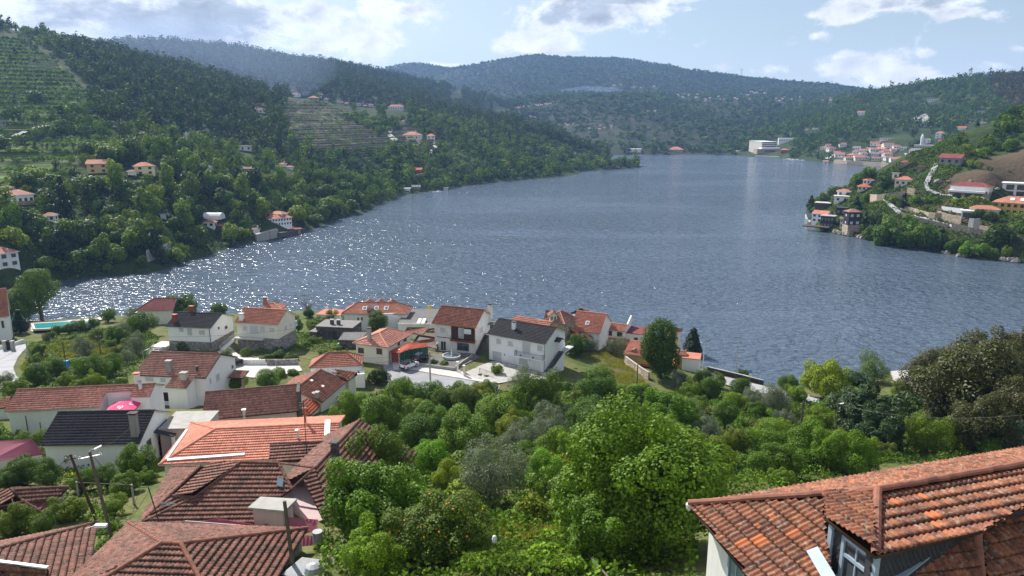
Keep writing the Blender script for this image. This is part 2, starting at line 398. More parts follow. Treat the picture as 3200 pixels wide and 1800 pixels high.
leaf_mat('leaf_green',[(0.05,0.085,0.010),(0.10,0.155,0.014),(0.15,0.21,0.018),(0.07,0.12,0.012),(0.17,0.22,0.04)],0.26,0.55,0.18)
leaf_mat('leaf_olive',[(0.09,0.12,0.065),(0.15,0.185,0.12),(0.21,0.25,0.175),(0.11,0.145,0.085)],0.2,0.6,0.2)
leaf_mat('leaf_dark',[(0.018,0.04,0.014),(0.03,0.06,0.02),(0.04,0.08,0.025)],0.2)
leaf_mat('leaf_rust',[(0.045,0.055,0.014),(0.085,0.085,0.022),(0.13,0.105,0.03),(0.035,0.05,0.012)],0.25)
leaf_mat('leaf_far',[(0.05,0.085,0.016),(0.085,0.135,0.022),(0.13,0.185,0.032)],0.2,0.7,0.05,attr=True)
leaf_mat('grass_blade',[(0.10,0.15,0.03),(0.18,0.20,0.05),(0.26,0.23,0.08),(0.09,0.17,0.03)],0.3,attr=True)
# ------------------------------------------------------------------ the shape of the land
def hash2(ix,iy,seed):
 n = (ix*374761393 + iy*668265263 + seed*974634777).astype(np.int64) & 0x7fffffff
 n = (n ^ (n >> 13))*1274126177 & 0x7fffffff
 return ((n ^ (n >> 16)) & 0xffff)/65535.0
def vnoise(x,y,seed=0):
 x = np.asarray(x,float); y = np.asarray(y,float)
 xi = np.floor(x).astype(np.int64); yi = np.floor(y).astype(np.int64); fx = x-xi; fy = y-yi
 fx = fx*fx*(3-2*fx); fy = fy*fy*(3-2*fy)
 a = hash2(xi,yi,seed); b = hash2(xi+1,yi,seed); c = hash2(xi,yi+1,seed); d = hash2(xi+1,yi+1,seed)
 return (a*(1-fx)+b*fx)*(1-fy)+(c*(1-fx)+d*fx)*fy - 0.5
def fbm(x,y,seed=0,o=4):
 s = 0; a = 1
 for k in range(o): s = s + a*vnoise(x*2**k,y*2**k,seed+k); a *= 0.5
 return s
class Land:
 """smooth surface through known spots (thin-plate spline)"""
 def __init__(s,pts,lam=1e-4,nz=0.0,nsc=60.0,seed=1):
  P = np.array(pts,float); s.c = P[:,:2]/500.0; n = len(P)
  K = s.k(np.linalg.norm(s.c[:,None]-s.c[None],axis=2)) + lam*np.eye(n)
  A = np.zeros((n+3,n+3)); A[:n,:n] = K; A[:n,n] = A[n,:n] = 1; A[:n,n+1:] = s.c; A[n+1:,:n] = s.c.T
  s.w = np.linalg.solve(A,np.concatenate([P[:,2],[0,0,0]])); s.nz,s.nsc,s.seed = nz,nsc,seed
 def k(s,r): return r*r*np.log(r+1e-9)
 def __call__(s,x,y):
  x = np.asarray(x,float); sh = x.shape; q = np.stack([x.ravel(),np.asarray(y,float).ravel()],1)/500.0
  out = np.empty(len(q)); n = len(s.c)
  for i in range(0,len(q),20000):
   b = q[i:i+20000]; r = np.linalg.norm(b[:,None]-s.c[None],axis=2)
   out[i:i+20000] = s.k(r)@s.w[:n] + s.w[n] + b@s.w[n+1:]
  z = out.reshape(sh)
  if s.nz: z = z + s.nz*fbm(x/s.nsc,np.asarray(y)/s.nsc,s.seed)*np.clip((z+1)/15,0,1)
  return z
def zpt(u,v,z): return tuple(at_z(u,v,z))
def dpt(u,v,d): return tuple(at_d(u,v,d))
def shore(pix,f,drop):
 """points on the water's edge and under water: f scales the distance from the camera to the point under water"""
 out = []
 for u,v in pix:
  p = at_z(u,v,0.15); out.append(tuple(p)); q = p*np.array([f,f,0]); out.append((q[0],q[1],-drop))
 return out
near_pts = shore([(-250,1005),(0,1003),(180,1000),(350,988),(600,985),(800,978),(1000,972),(1300,988),(1500,1000),(1700,1020),(1900,1050),(2060,1085),(2180,1140),(2300,1178),(2400,1205),(2600,1200),(2800,1163),(3000,1150),(3200,1130),(3500,1100)],1.14,7)
near_pts += [zpt(*q) for q in [(30,1150,7),(0,1110,6.5),(180,1045,2.6),(300,1030,2.6),(180,1110,6),(300,1150,8),(300,1100,6.5),(480,1075,7.5),(560,1085,8.5),(660,1085,8.5),(800,1090,8.5),(940,1085,8),(600,1030,5),(800,1020,4),
 (1000,1070,7),(1000,1030,3.5),(1150,1030,3),(1100,1128,8.7),(1230,1135,8.7),(1300,1165,8.4),(1400,1180,8.2),(1440,1118,8.8),(1380,1100,8.8),(1600,1130,8.2),(1700,1165,7.8),(1560,1200,8.4),(1850,1190,7),(1850,1140,5.5),(1900,1100,4.5),(2000,1165,5.2),(2100,1160,3.6),(2300,1210,2.6),(2440,1238,2.4),(2560,1250,2.4),(2830,1195,1.2),(2950,1200,1.6),
 (800,1145,10.2),(960,1140,10),(560,1275,10.6),(740,1190,10.6),(100,1210,10.5),(0,1200,9.5),(200,1190,9.8),(340,1200,10.5),(100,1345,14.6),(300,1330,14.6),(480,1280,13.5),(300,1450,17),(130,1430,16.5),(480,1420,16.5),(780,1350,14),(900,1330,13.8),(1000,1270,12),(1060,1200,10),(1140,1210,9.6),
 (600,1480,18.2),(500,1520,20),(900,1440,17),(1040,1420,16),(1500,1250,9.6),(1300,1300,12.5),(1700,1350,14.5),(1700,1250,10.4),(1200,1400,17),(1700,1500,21.5),(1300,1550,23),(1700,1750,29.5),(1300,1780,29),(1050,1650,26),(2000,1600,25),
 (2000,1250,7.4),(2100,1400,14),(2300,1300,8),(2300,1450,15.5),(2600,1400,11.5),(2600,1280,4.6),(2600,1500,16),(2900,1300,6.5),(3100,1400,11.5),(3300,1350,9),(3000,1500,18),(2500,1600,24),
 (300,1600,21.6),(100,1480,18),(100,1750,24.8),(600,1800,27),(450,1700,25),(2200,1790,33),(2800,1700,34),(0,1600,20.5),(-300,1500,19),(-300,1250,11),(3500,1500,16),(3300,1700,31)]]
near_pts += [(0,0,41),(-40,-20,42),(40,-20,43),(-80,0,36),(80,0,38),(-120,30,28),(120,40,26),(0,14,38),(20,16,36.5),(-160,80,15),(160,80,11)]
near_land = Land(near_pts,1e-5,0.5,7.0,3)
hill_pts = shore([(-500,905),(-200,900),(150,886),(300,863),(460,852),(600,812),(700,780),(800,753),(900,738),(1000,706),(1150,662),(1270,609),(1400,589),(1560,567),(1700,556),(1800,545),(1940,528),(1975,517)],0.90,9)
hill_pts += [dpt(*q) for q in [(-300,86,820),(0,86,800),(100,126,800),(280,176,790),(440,231,770),(680,298,780),(760,311,780),(860,301,800),(-300,312,600),(0,312,600),(0,420,490),(0,540,400),(20,640,330),(0,740,285),
 (300,660,330),(300,560,385),(500,545,390),(500,700,322),(430,530,395),(300,420,480),(300,312,600),(500,430,490),(500,352,600),(680,440,540),(700,640,365),(860,700,352),(860,600,420),(860,450,560),(850,362,680),(1100,560,500),(1100,470,600),(1000,520,540),(1100,400,690),(1100,359,790),(950,344,780),(950,420,620),
 (1240,356,800),(1310,430,720),(1300,520,620),(1300,374,790),(1240,470,650),(1500,414,850),(1500,480,730),(1400,394,830),(1650,454,860),(1650,514,760),(1800,489,890),(1900,514,890),(1940,526,885)]]
hill_pts += [(-260,1000,70),(-120,1020,58),(20,1030,38),(90,1040,14),(130,1010,-4),(150,940,-5),(60,1120,-2)]
hill_pts += [dpt(*q) for q in [(-300,172,1500),(100,182,1500),(300,172,1350),(420,165,1300),(560,164,1300),(700,187,1290),(850,220,1250),(1000,262,1200),(1100,284,1150),(1200,312,1100),(1300,337,1080),(1380,357,1060)]]
hill_pts += [(-700,1500,190),(-300,1700,150),(0,1500,60)]
hill_land = Land(hill_pts,1e-5,9.0,90.0,11)
far_pts = shore([(1300,505),(1500,496),(1700,489),(1900,484),(2050,483),(2200,484),(2330,485)],0.9,20)
far_pts += [dpt(*q) for q in [(2000,440,1220),(1700,450,1200),(2300,440,1300),(2000,400,1380),(1750,395,1400),(2250,390,1420),(2050,300,1800),(1750,320,1800),(2350,320,1900),(1900,340,1600),(1500,380,1600),(2100,305,2150),(1600,345,2000),(2500,330,2150),(2600,305,2400),(2770,330,2100),(2600,360,1900),
 (2000,245,2600),(1700,260,2500),(1500,300,2400),(1300,320,2400),(1200,290,2700),(2300,285,2500),(2700,310,2500),
 (1000,225,3200),(1120,226,3200),(1200,217,3200),(1340,211,3200),(1400,218,3200),(1480,220,3200),(1560,198,3200),(1650,184,3200),(1700,180,3200),(1800,187,3200),(1900,190,3200),(2000,209,3150),(2100,210,3100),(2200,240,3050),(2300,244,3000),(2330,250,3000),(2450,259,2950),(2550,267,2900),(2640,285,2850),(2700,295,2800),(2780,306,2700),(2950,340,2600),(3200,380,2600)]]
far_pts += [(-1500,3300,230),(-600,4200,100),(600,4200,120),(2000,3800,60),(2400,2800,40)]
far_land = Land(far_pts,1e-4,42.0,420.0,23)
right_pts = shore([(2310,487),(2360,489),(2440,492),(2500,499),(2560,504),(2600,508),(2650,514),(2720,518),(2800,525),(2950,540),(3100,555)],0.9,12)
right_pts += [dpt(*q) for q in [(2330,481,1180),(2370,470,1215),(2430,450,1240),(2450,430,1260),(2560,395,1330),(2560,470,1090),(2640,350,1480),(2700,325,1500),(2770,312,1500),(2850,285,1500),(2950,275,1500),(3000,272,1500),(3050,268,1480),(3150,254,1450),(3200,248,1450),(3400,220,1450),
 (2700,480,1050),(2800,490,1020),(2700,430,1120),(2850,440,1080),(2950,470,1000),(2800,400,1180),(3000,400,1150),(3100,420,1050),(2900,350,1320),(3100,340,1250),(3250,420,950),(3300,330,1200),(2520,350,1600)]]
right_pts += [(800,2100,60),(1300,1700,110),(400,1500,-10),(300,1700,-20)]
right_land = Land(right_pts,1e-5,12.0,120.0,31)
cape_pts = shore([(2545,712),(2600,729),(2640,736),(2700,746),(2760,766),(2850,777),(2950,791),(3000,801),(3100,812),(3200,822),(3400,840)],0.92,7)
cape_pts += shore([(2522,700),(2515,680),(2520,662)],0.975,6) + [zpt(2495,680,-5)]
cape_pts += shore([(2560,640),(2600,612),(2650,582),(2720,560),(2790,545),(2880,530)],1.1,8)
cape_pts += [zpt(*q) for q in [(2560,690,3),(2620,690,4.5),(2640,650,5.5),(2700,700,5),(2720,640,9),(2760,660,10),(2740,630,11.5),(2850,668,9.5),(2950,700,8.5),(3030,722,7.5),(3130,742,7),(3220,762,6.5),(2800,600,15),(2700,600,9),(2850,620,15),(2850,580,19),(2800,560,17),
 (2950,625,17),(3060,625,18),(3050,665,12),(2900,655,12),(3150,670,13),(3220,640,15),(3180,600,19),(2900,560,24),(2910,530,28)]]
cape_pts += [dpt(*q) for q in [(2830,490,465),(2900,465,490),(2950,440,510),(3000,425,525),(3050,408,535),(3100,395,545),(3150,382,550),(3200,368,560),(3400,330,580),(3000,540,432),(3100,540,425),(3200,500,455),(3100,470,480),(3400,560,400)]]
cape_pts += [(330,480,30),(420,560,22),(280,620,-8),(400,700,-10),(520,420,60)]
cape_land = Land(cape_pts,1e-5,1.5,25.0,41)
def meet(land,u,v,dmin,dmax,lift=0.0,n=240):
 """where the sight line through a pixel first meets the land (raised by lift)"""
 d = ray(u,v); h = math.hypot(d[0],d[1]); ts = np.geomspace(dmin,dmax,n)/h
 p = EYE[None]+d[None]*ts[:,None]; gz = land(p[:,0],p[:,1])+lift
 below = np.nonzero(p[:,2] < gz)[0]
 if len(below) == 0: return None
 k = below[0]
 if k == 0: return p[0]
 a,b = p[k-1],p[k]; fa = a[2]-gz[k-1]; fb = gz[k]-b[2]; t = fa/(fa+fb+1e-9); return a+(b-a)*t
def near_at(u,v,lift=0.0):
 p = meet(near_land,u,v,20,215,lift)
 return p if p is not None else at_z(u,v,2.0+lift)
def polar_mesh(name,land,az0,az1,na,r0,r1,nr,mat,zmin=-1.2,attr=None,terr=None):
 az = np.radians(np.linspace(az0,az1,na)); r = np.geomspace(r0,r1,nr); A,Rr = np.meshgrid(az,r)
 X = np.sin(A)*Rr; Y = np.cos(A)*Rr; Z = land(X,Y)
 if terr is not None: Z = terr(X,Y,Z)
 keep = (Z > zmin); q = keep[:-1,:-1] | keep[1:,:-1] | keep[:-1,1:] | keep[1:,1:]
 idx = np.arange(na*nr).reshape(nr,na)
 F = np.stack([idx[:-1,:-1],idx[:-1,1:],idx[1:,1:],idx[1:,:-1]],-1)[q]
 V = np.stack([X,Y,Z],-1).reshape(-1,3); used = np.zeros(len(V),bool); used[F.ravel()] = True
 re = np.cumsum(used)-1
 o = raw_mesh(name,V[used],re[F],mat,smooth=True,attr={k: fn(V[used]) for k,fn in (attr or {}).items()})
 return tag(o,kind='structure')
def ground_mat(name,cols,sc=0.08,sc2=0.7,soil=(0.17,0.12,0.08),soil_at=(0.62,0.75),bump=0.3,mask=False,bs=1.2):
 m,g,b = mat_base(name)
 pos = g.add('ShaderNodeNewGeometry').outputs['Position']
 n = len(cols); c = g.ramp(g.noise(pos,sc,6,0.65),[(0.28+0.44*i/(n-1),q) for i,q in enumerate(cols)])
 c = g.mix(1.0,c,g.ramp(g.noise(pos,sc2,5,0.65),[(0.3,0.7),(0.7,1.3)]),'MULTIPLY')
 c = g.mix(g.ramp(g.noise(pos,sc*2.3,6,0.7),[(soil_at[0],0.0),(soil_at[1],1.0)]),c,soil)
 if mask:
  a = g.add('ShaderNodeAttribute',attribute_name='zone').outputs['Color']
  c = g.mix(g.add_alpha(a) if False else 1.0,c,a,'MULTIPLY')
 g.put(b.inputs['Base Color'],c); b.inputs['Roughness'].default_value = 0.95; b.inputs['Specular IOR Level'].default_value = 0.1
 g.put(b.inputs['Normal'],g.bump(g.noise(pos,bs,6,0.7),bump,0.4)); return m
def terrace_mat():
 """hillside: wild green, with strips of vineyard terraces (zone.r), bare brown terraces with pale walls (zone.g), dry or burnt slope (zone.b)"""
 m,g,b = mat_base('hill_ground')
 geo = g.add('ShaderNodeNewGeometry'); pos = geo.outputs['Position']
 z = g.add('ShaderNodeSeparateXYZ'); g.put(z.inputs[0],pos)
 a = g.add('ShaderNodeAttribute',attribute_name='zone'); s = g.add('ShaderNodeSeparateColor'); g.put(s.inputs[0],a.outputs['Color'])
 base = g.ramp(g.noise(pos,0.02,6,0.65),[(0.3,(0.02,0.036,0.011)),(0.5,(0.035,0.055,0.018)),(0.7,(0.06,0.078,0.026))])
 base = g.mix(1.0,base,g.ramp(g.noise(pos,0.3,5,0.7),[(0.3,0.6),(0.7,1.4)]),'MULTIPLY')
 wob = g.math('MULTIPLY',g.math('SUBTRACT',g.noise(pos,0.02,3),0.5),3.0)
 zz = g.math('ADD',z.outputs[2],wob)
 fr = g.math('FRACT',g.math('DIVIDE',zz,3.4))
 line = g.smooth(g.math('ABSOLUTE',g.math('SUBTRACT',fr,0.5)),0.12,0.04)
 vine = g.mix(g.math('MULTIPLY',line,g.ramp(g.noise(pos,0.12,4),[(0.35,0.2),(0.6,1.0)])),(0.07,0.10,0.028),(0.15,0.23,0.045))
 vine = g.mix(g.smooth(g.math('ABSOLUTE',g.math('SUBTRACT',fr,0.95)),0.14,0.03),vine,(0.03,0.05,0.015))
 brown = g.mix(g.noise(pos,0.15,5),(0.07,0.055,0.045),(0.12,0.095,0.075))
 wall = g.smooth(g.math('ABSOLUTE',g.math('SUBTRACT',fr,0.5)),0.15,0.07)
 brown = g.mix(wall,brown,(0.19,0.23,0.14))
 dry = g.mix(g.noise(pos,0.05,6,0.7),(0.05,0.042,0.026),(0.15,0.11,0.07))
 c = g.mix(s.outputs[0],base,vine); c = g.mix(s.outputs[1],c,brown); c = g.mix(s.outputs[2],c,dry)
 g.put(b.inputs['Base Color'],c); b.inputs['Roughness'].default_value = 0.95; b.inputs['Specular IOR Level'].default_value = 0.1
 g.put(b.inputs['Normal'],g.bump(g.noise(pos,0.25,6,0.7),0.5,2.0)); return m
terrace_mat()
ground_mat('near_ground',[(0.045,0.07,0.018),(0.08,0.11,0.028),(0.13,0.13,0.05),(0.07,0.10,0.025)],0.12,1.6,(0.16,0.11,0.075),(0.55,0.7))
ground_mat('far_ground',[(0.012,0.022,0.011),(0.022,0.035,0.016),(0.04,0.047,0.024),(0.018,0.03,0.014)],0.004,0.03,(0.10,0.085,0.06),(0.64,0.76),0.6,bs=0.05)
def in_poly(P,u,v):
 """P: pixel polygon; u, v arrays"""
 u = np.asarray(u,float); v = np.asarray(v,float); r = np.zeros(u.shape,bool); n = len(P)
 for i in range(n):
  x1,y1 = P[i]; x2,y2 = P[(i+1) % n]
  c = ((y1 > v) != (y2 > v)) & (u < (x2-x1)*(v-y1)/((y2-y1) or 1e-9)+x1); r ^= c
 return r
def world_poly(P,land,lo,hi):
 out = []
 for u,v in P:
  p = meet(land,u,v,lo,hi); p = at_d(u,v,hi*0.9) if p is None else p; out.append((p[0],p[1]))
 return out
Z_VINE = [world_poly(p,hill_land,250,1000) for p in [
 [(-60,115),(90,130),(230,250),(300,310),(230,420),(100,440),(-60,440)],[(-60,470),(210,480),(230,560),(60,600),(-60,600)],[(-60,440),(420,430),(430,480),(-60,480)],[(300,475),(470,460),(500,500),(330,520)],[(600,215),(760,235),(760,262),(610,248)]]]
Z_BROWN = [world_poly(p,hill_land,250,1000) for p in [
 [(875,315),(1010,318),(1130,365),(1210,385),(1300,395),(1410,440),(1380,468),(1250,482),(1130,490),(1010,488),(920,452),(870,400)]]]
Z_DRY_C = [world_poly(p,cape_land,200,620) for p in [
 [(3050,500),(3240,440),(3260,590),(3120,560),(3060,545)],[(2960,540),(3120,545),(3240,560),(3240,600),(3050,590),(2930,600)],[(2760,610),(3100,660),(3200,740),(3000,720),(2830,655)]]]
def zone_fn(vine=(),brown=(),dry=(),soft=6.0):
 def fn(V):
  x = V[:,0]+soft*fbm(V[:,0]/25,V[:,1]/25,5)*2; y = V[:,1]+soft*fbm(V[:,0]/25,V[:,1]/25,9)*2
  return np.stack([np.any([in_poly(p,x,y) for p in ps],axis=0).astype(float) if len(ps) else np.zeros(len(V)) for ps in (vine,brown,dry)],1)
 return fn
def terrace_steps(X,Y,Z):
 inz = np.zeros(X.shape,bool)
 for p in Z_VINE+Z_BROWN: inz |= in_poly(p,X,Y)
 st = 3.4; w = fbm(X/60,Y/60,77)*1.6; q = (Z+w)/st; fl = np.floor(q); fr = q-fl
 t = np.clip((fr-0.35)/0.3,0,1); Zt = (fl+t*t*(3-2*t))*st-w
 return np.where(inz,Zt,Z)
polar_mesh('hillside',hill_land,-42,12,620,215,1750,760,M['hill_ground'],attr={'zone': zone_fn(Z_VINE,Z_BROWN)},terr=terrace_steps)
polar_mesh('mountains',far_land,-32,44,420,1000,3450,330,M['far_ground'])
polar_mesh('right_hillside',right_land,14,42,300,800,1800,260,M['hill_ground'],attr={'zone': zone_fn(dry=[world_poly([(3080,270),(3260,230),(3260,330),(3120,350)],right_land,800,1790)])})
polar_mesh('headland',cape_land,19,45,340,215,640,300,M['hill_ground'],attr={'zone': zone_fn(dry=Z_DRY_C,soft=3)})
def near_mesh():
 xs = np.arange(-230,231,1.25); ys = np.arange(-40,236,1.25); X,Y = np.meshgrid(xs,ys); Z = near_land(X,Y)
 q = (Z > -1.2); q = q[:-1,:-1] | q[1:,:-1] | q[:-1,1:] | q[1:,1:]; idx = np.arange(X.size).reshape(X.shape)
 F = np.stack([idx[:-1,:-1],idx[:-1,1:],idx[1:,1:],idx[1:,:-1]],-1)[q]
 V = np.stack([X,Y,Z],-1).reshape(-1,3); used = np.zeros(len(V),bool); used[F.ravel()] = True; re = np.cumsum(used)-1
 tag(raw_mesh('ground',V[used],re[F],M['near_ground'],smooth=True),kind='structure')
near_mesh()
def water():
 m,g,b = mat_base('river_water')
 pos = g.add('ShaderNodeNewGeometry').outputs['Position']
 p1 = g.vmath('MULTIPLY',pos,(0.75,1.0,1))
 n1 = g.noise(p1,0.55,2,0.5,0.4); n2 = g.noise(p1,0.22,2,0.5,0.3); n3 = g.noise(p1,2.0,1,0.5)
 gust = g.ramp(g.noise(g.vmath('MULTIPLY',pos,(0.35,1,1)),0.012,4,0.6,0.6),[(0.38,0.45),(0.60,1.2)])
 h = g.math('ADD',g.math('MULTIPLY',n1,1.2),g.math('ADD',g.math('MULTIPLY',n2,1.0),g.math('MULTIPLY',n3,0.08)))
 h = g.math('MULTIPLY',h,gust)
 g.put(b.inputs['Normal'],g.bump(h,1.0,1.0))
 g.put(b.inputs['Base Color'],(0.078,0.106,0.145)); b.inputs['Roughness'].default_value = 0.10; b.inputs['IOR'].default_value = 1.33
 b.inputs['Specular IOR Level'].default_value = 0.5
 mb = MB(); mb.poly([(-2200,-50,0),(2500,-50,0),(2500,3450,0),(-2200,3450,0)]); tag(mb.build('water',m),kind='structure')
water()
def haze():
 m = bpy.data.materials.new('haze_air'); m.use_nodes = True; g = NT(m.node_tree); g.n.clear()
 v = g.add('ShaderNodeVolumePrincipled'); out = g.add('ShaderNodeOutputMaterial'); g.l.new(v.outputs[0],out.inputs['Volume'])
 v.inputs['Color'].default_value = (0.32,0.53,1.0,1); v.inputs['Density'].default_value = 0.00012; v.inputs['Anisotropy'].default_value = 0.25
 mb = MB(); x0,x1,y0,y1,z0,z1 = -2300,2600,-60,3500,-60,345
 mb.prism([(x0,y0,z0),(x0,y1,z0),(x1,y1,z0),(x1,y0,z0)],(0,0,z1-z0)); tag(mb.build('haze',m),kind='stuff')
haze()
def smoke(label,u,v,d,r,dens):
 m = bpy.data.materials.new('smoke_air'); m.use_nodes = True; g = NT(m.node_tree); g.n.clear(); p = at_d(u,v,d)
 vv = g.add('ShaderNodeVolumePrincipled'); out = g.add('ShaderNodeOutputMaterial'); g.l.new(vv.outputs[0],out.inputs['Volume']); vv.inputs['Color'].default_value = (0.5,0.66,1.0,1); vv.inputs['Density'].default_value = dens; vv.inputs['Anisotropy'].default_value = 0.25
 mb = MB(); n = 12; mb.lathe(p,[(max(.01,math.sin(PI*k/n)),-math.cos(PI*k/n)) for k in range(n+1)],24); a = np.array(mb.v)-p; mb.v = [tuple(q) for q in a*np.array(r)+p]; tag(mb.build('smoke',m),label,kind='stuff')
smoke('thin blue smoke hanging in the gap behind the left hill',560,205,1080,(210,110,60),0.0011)
smoke('faint blue smoke drifting on the far mountain',1850,292,2250,(110,40,22),0.004)
# ------------------------------------------------------------------ building blocks for houses
ZO = {'a': (0,900,3.22),'b': (700,900,3.22),'c': (1300,900,3.22),'d': (0,1300,2.898),'e': (400,1250,2.635),'f': (2100,1350,2.342),
  'g': (2450,480,3.435),'h': (2200,200,2.576),'i': (0,450,2.576),'j': (700,200,3.22),'k': (1700,950,4.14),'l': (2800,480,3.915),'p': (0,0,1.0),'m': (2300,350,4.293),'n': (0,0,2.576),'o': (0,880,3.45),'q': (1400,150,2.576)}
def px(zone,x,y): o = ZO[zone]; return o[0]+x/o[2],o[1]+y/o[2]
def skew(q):
 """whether the sides of a four-cornered slope lean away from square"""
 e = q[3]-q[0],q[2]-q[1]; return any(abs(k[0]) > .06*abs(k[1]) for k in e)
def tile_arrays(pts,u,tw=0.25,th=0.40,amp=0.035,lift=0.05,sub=4):
 """real clay tiles over a convex polygon; u = direction of the eave"""
 pts = [np.asarray(p,float) for p in pts]; u = nrm(u)
 n = np.zeros(3)
 for i in range(1,len(pts)-1): n += np.cross(pts[i]-pts[0],pts[i+1]-pts[0])
 n = nrm(n); n = n if n[2] > 0 else -n
 u = nrm(u-n*np.dot(u,n)); w = np.cross(n,u)
 if w[2] < 0: w = -w
 o = pts[0]; q = np.array([[np.dot(p-o,u),np.dot(p-o,w)] for p in pts])
 v0,v1 = q[:,1].min(),q[:,1].max(); nr = max(1,int(round((v1-v0)/th))); hh = (v1-v0)/nr
 def span(v):
  xs = []
  for i in range(len(q)):
   a,b = q[i],q[(i+1) % len(q)]
   if abs(a[1]-b[1]) < 1e-9:
    if abs(a[1]-v) < 1e-6: xs += [a[0],b[0]]
    continue
   t = (v-a[1])/(b[1]-a[1])
   if -1e-9 <= t <= 1+1e-9: xs.append(a[0]+t*(b[0]-a[0]))
  return (min(xs),max(xs)) if xs else (0,0)
 VV,FF,UV = [],[],[]; cnt = 0; m = 3 if len(pts) != 4 or skew(q) else 1
 for r in range(nr):
  va,vb = v0+r*hh,v0+(r+1)*hh
  sa = span(va+1e-6); sb = span(vb-1e-6); sm_ = span((va+vb)/2); lo,hi = min(sa[0],sb[0],sm_[0]),max(sa[1],sb[1],sm_[1])
  if hi-lo < 0.02: continue
  g0,g1 = math.floor(lo/tw*sub),math.ceil(hi/tw*sub); s = np.arange(g0,g1+1)*tw/sub
  if m == 1: s = np.clip(s,lo,hi)
  wave = amp*(0.5+0.5*np.cos(2*PI*s/tw)); k = len(s)
  lv = [(va,0.0)] + [(va+(vb-va)*j/m,lift*(1-j/m)) for j in range(m+1)]
  VV.append(np.concatenate([o + s[:,None]*u + vv*w + (hg+wave)[:,None]*n for vv,hg in lv])); i0 = cnt; cnt += len(lv)*k
  a0 = np.arange(k-1); mid0 = (s[:-1]+s[1:])/2
  for rr in range(len(lv)-1):
   sp = span((lv[rr][0]+lv[rr+1][0])/2+(1e-6 if rr == 0 else 0)); ok = (mid0 > sp[0]-1e-6) & (mid0 < sp[1]+1e-6) & (s[1:]-s[:-1] > 1e-6); a = a0[ok]; mid = mid0[ok]
   if not len(a): continue
   FF.append(np.stack([i0+rr*k+a,i0+rr*k+a+1,i0+(rr+1)*k+a+1,i0+(rr+1)*k+a],1))
   uu = np.floor(mid/tw+0.5)+0.5; f0,f1 = (0.0,0.0) if rr == 0 else (max(.02,(rr-1)/m),min(.98,rr/m))
   UV.append(np.stack([np.stack([uu,np.full(len(a),r+f)],1) for f in (f0,f0,f1,f1)],1).reshape(-1,2))
 return np.concatenate(VV),np.concatenate(FF),np.concatenate(UV)
def roof_part(name,planes,mat,parent,slab=0.12,slabmat='fascia',**kw):
 """planes: list of (points, eave direction); a tiled skin over a thin slab, one mesh"""
 V,F,U,MI = [],[],[],[]; c = 0
 for pts,u in planes:
  v,f,uv = tile_arrays(pts,u,**kw); V.append(v); F.append(f+c); U.append(uv); MI.append(np.zeros(len(f))); c += len(v)
  if slab:
   P = [np.asarray(p,float) for p in pts]; P4 = P if len(P) == 4 else (P+[P[-1]] if len(P) == 3 else None)
   quads = [P4] if P4 else [[P[0],P[i],P[i+1],P[i+1]] for i in range(1,len(P)-1)]
   for Q in quads:
    top = np.array(Q)-UP*0.01; bot = np.array(Q)-UP*slab; vv = np.concatenate([top,bot])
    f = np.array([[4,5,6,7]]+[[k,(k+1) % 4,4+(k+1) % 4,4+k] for k in range(4)]) + c
    V.append(vv); F.append(f); U.append(np.zeros((f.size,2))); MI.append(np.ones(len(f))); c += 8
 return raw_mesh(name,np.concatenate(V),np.concatenate(F),[M[mat],M[slabmat]],parent,np.concatenate(U),np.concatenate(MI))
def ridge_caps(name,lines,mat,parent,r=0.13,step=0.42,lift=0.0):
 mb = MB()
 for a,b in lines:
  a,b = np.asarray(a,float),np.asarray(b,float); L = np.linalg.norm(b-a)
  if L < 0.3: continue
  k = max(1,int(L/step)); t = (b-a)/L; s = nrm(np.cross(t,UP)); up = np.cross(s,t); up = up if up[2] > 0 else -up
  for i in range(k):
   p0 = a+t*(L*i/k-0.03); p1 = a+t*(L*(i+1)/k+0.03); j = random.uniform(-.012,.012)
   rings = []
   for p,rr in ((p0,r*0.92),(p1,r*1.1)):
    rings.append(mb.verts([p+s*rr*math.cos(PI*q/5-0.15*(1 if q == 0 else (-1 if q == 5 else 0)))+up*(rr*math.sin(PI*q/5)+lift+0.02+j) for q in range(6)]))
   for q in range(5): mb.face([rings[0]+q,rings[0]+q+1,rings[1]+q+1,rings[1]+q])
   mb.face([rings[1]+q for q in range(6)])
 return mb.build(name,M[mat],parent)
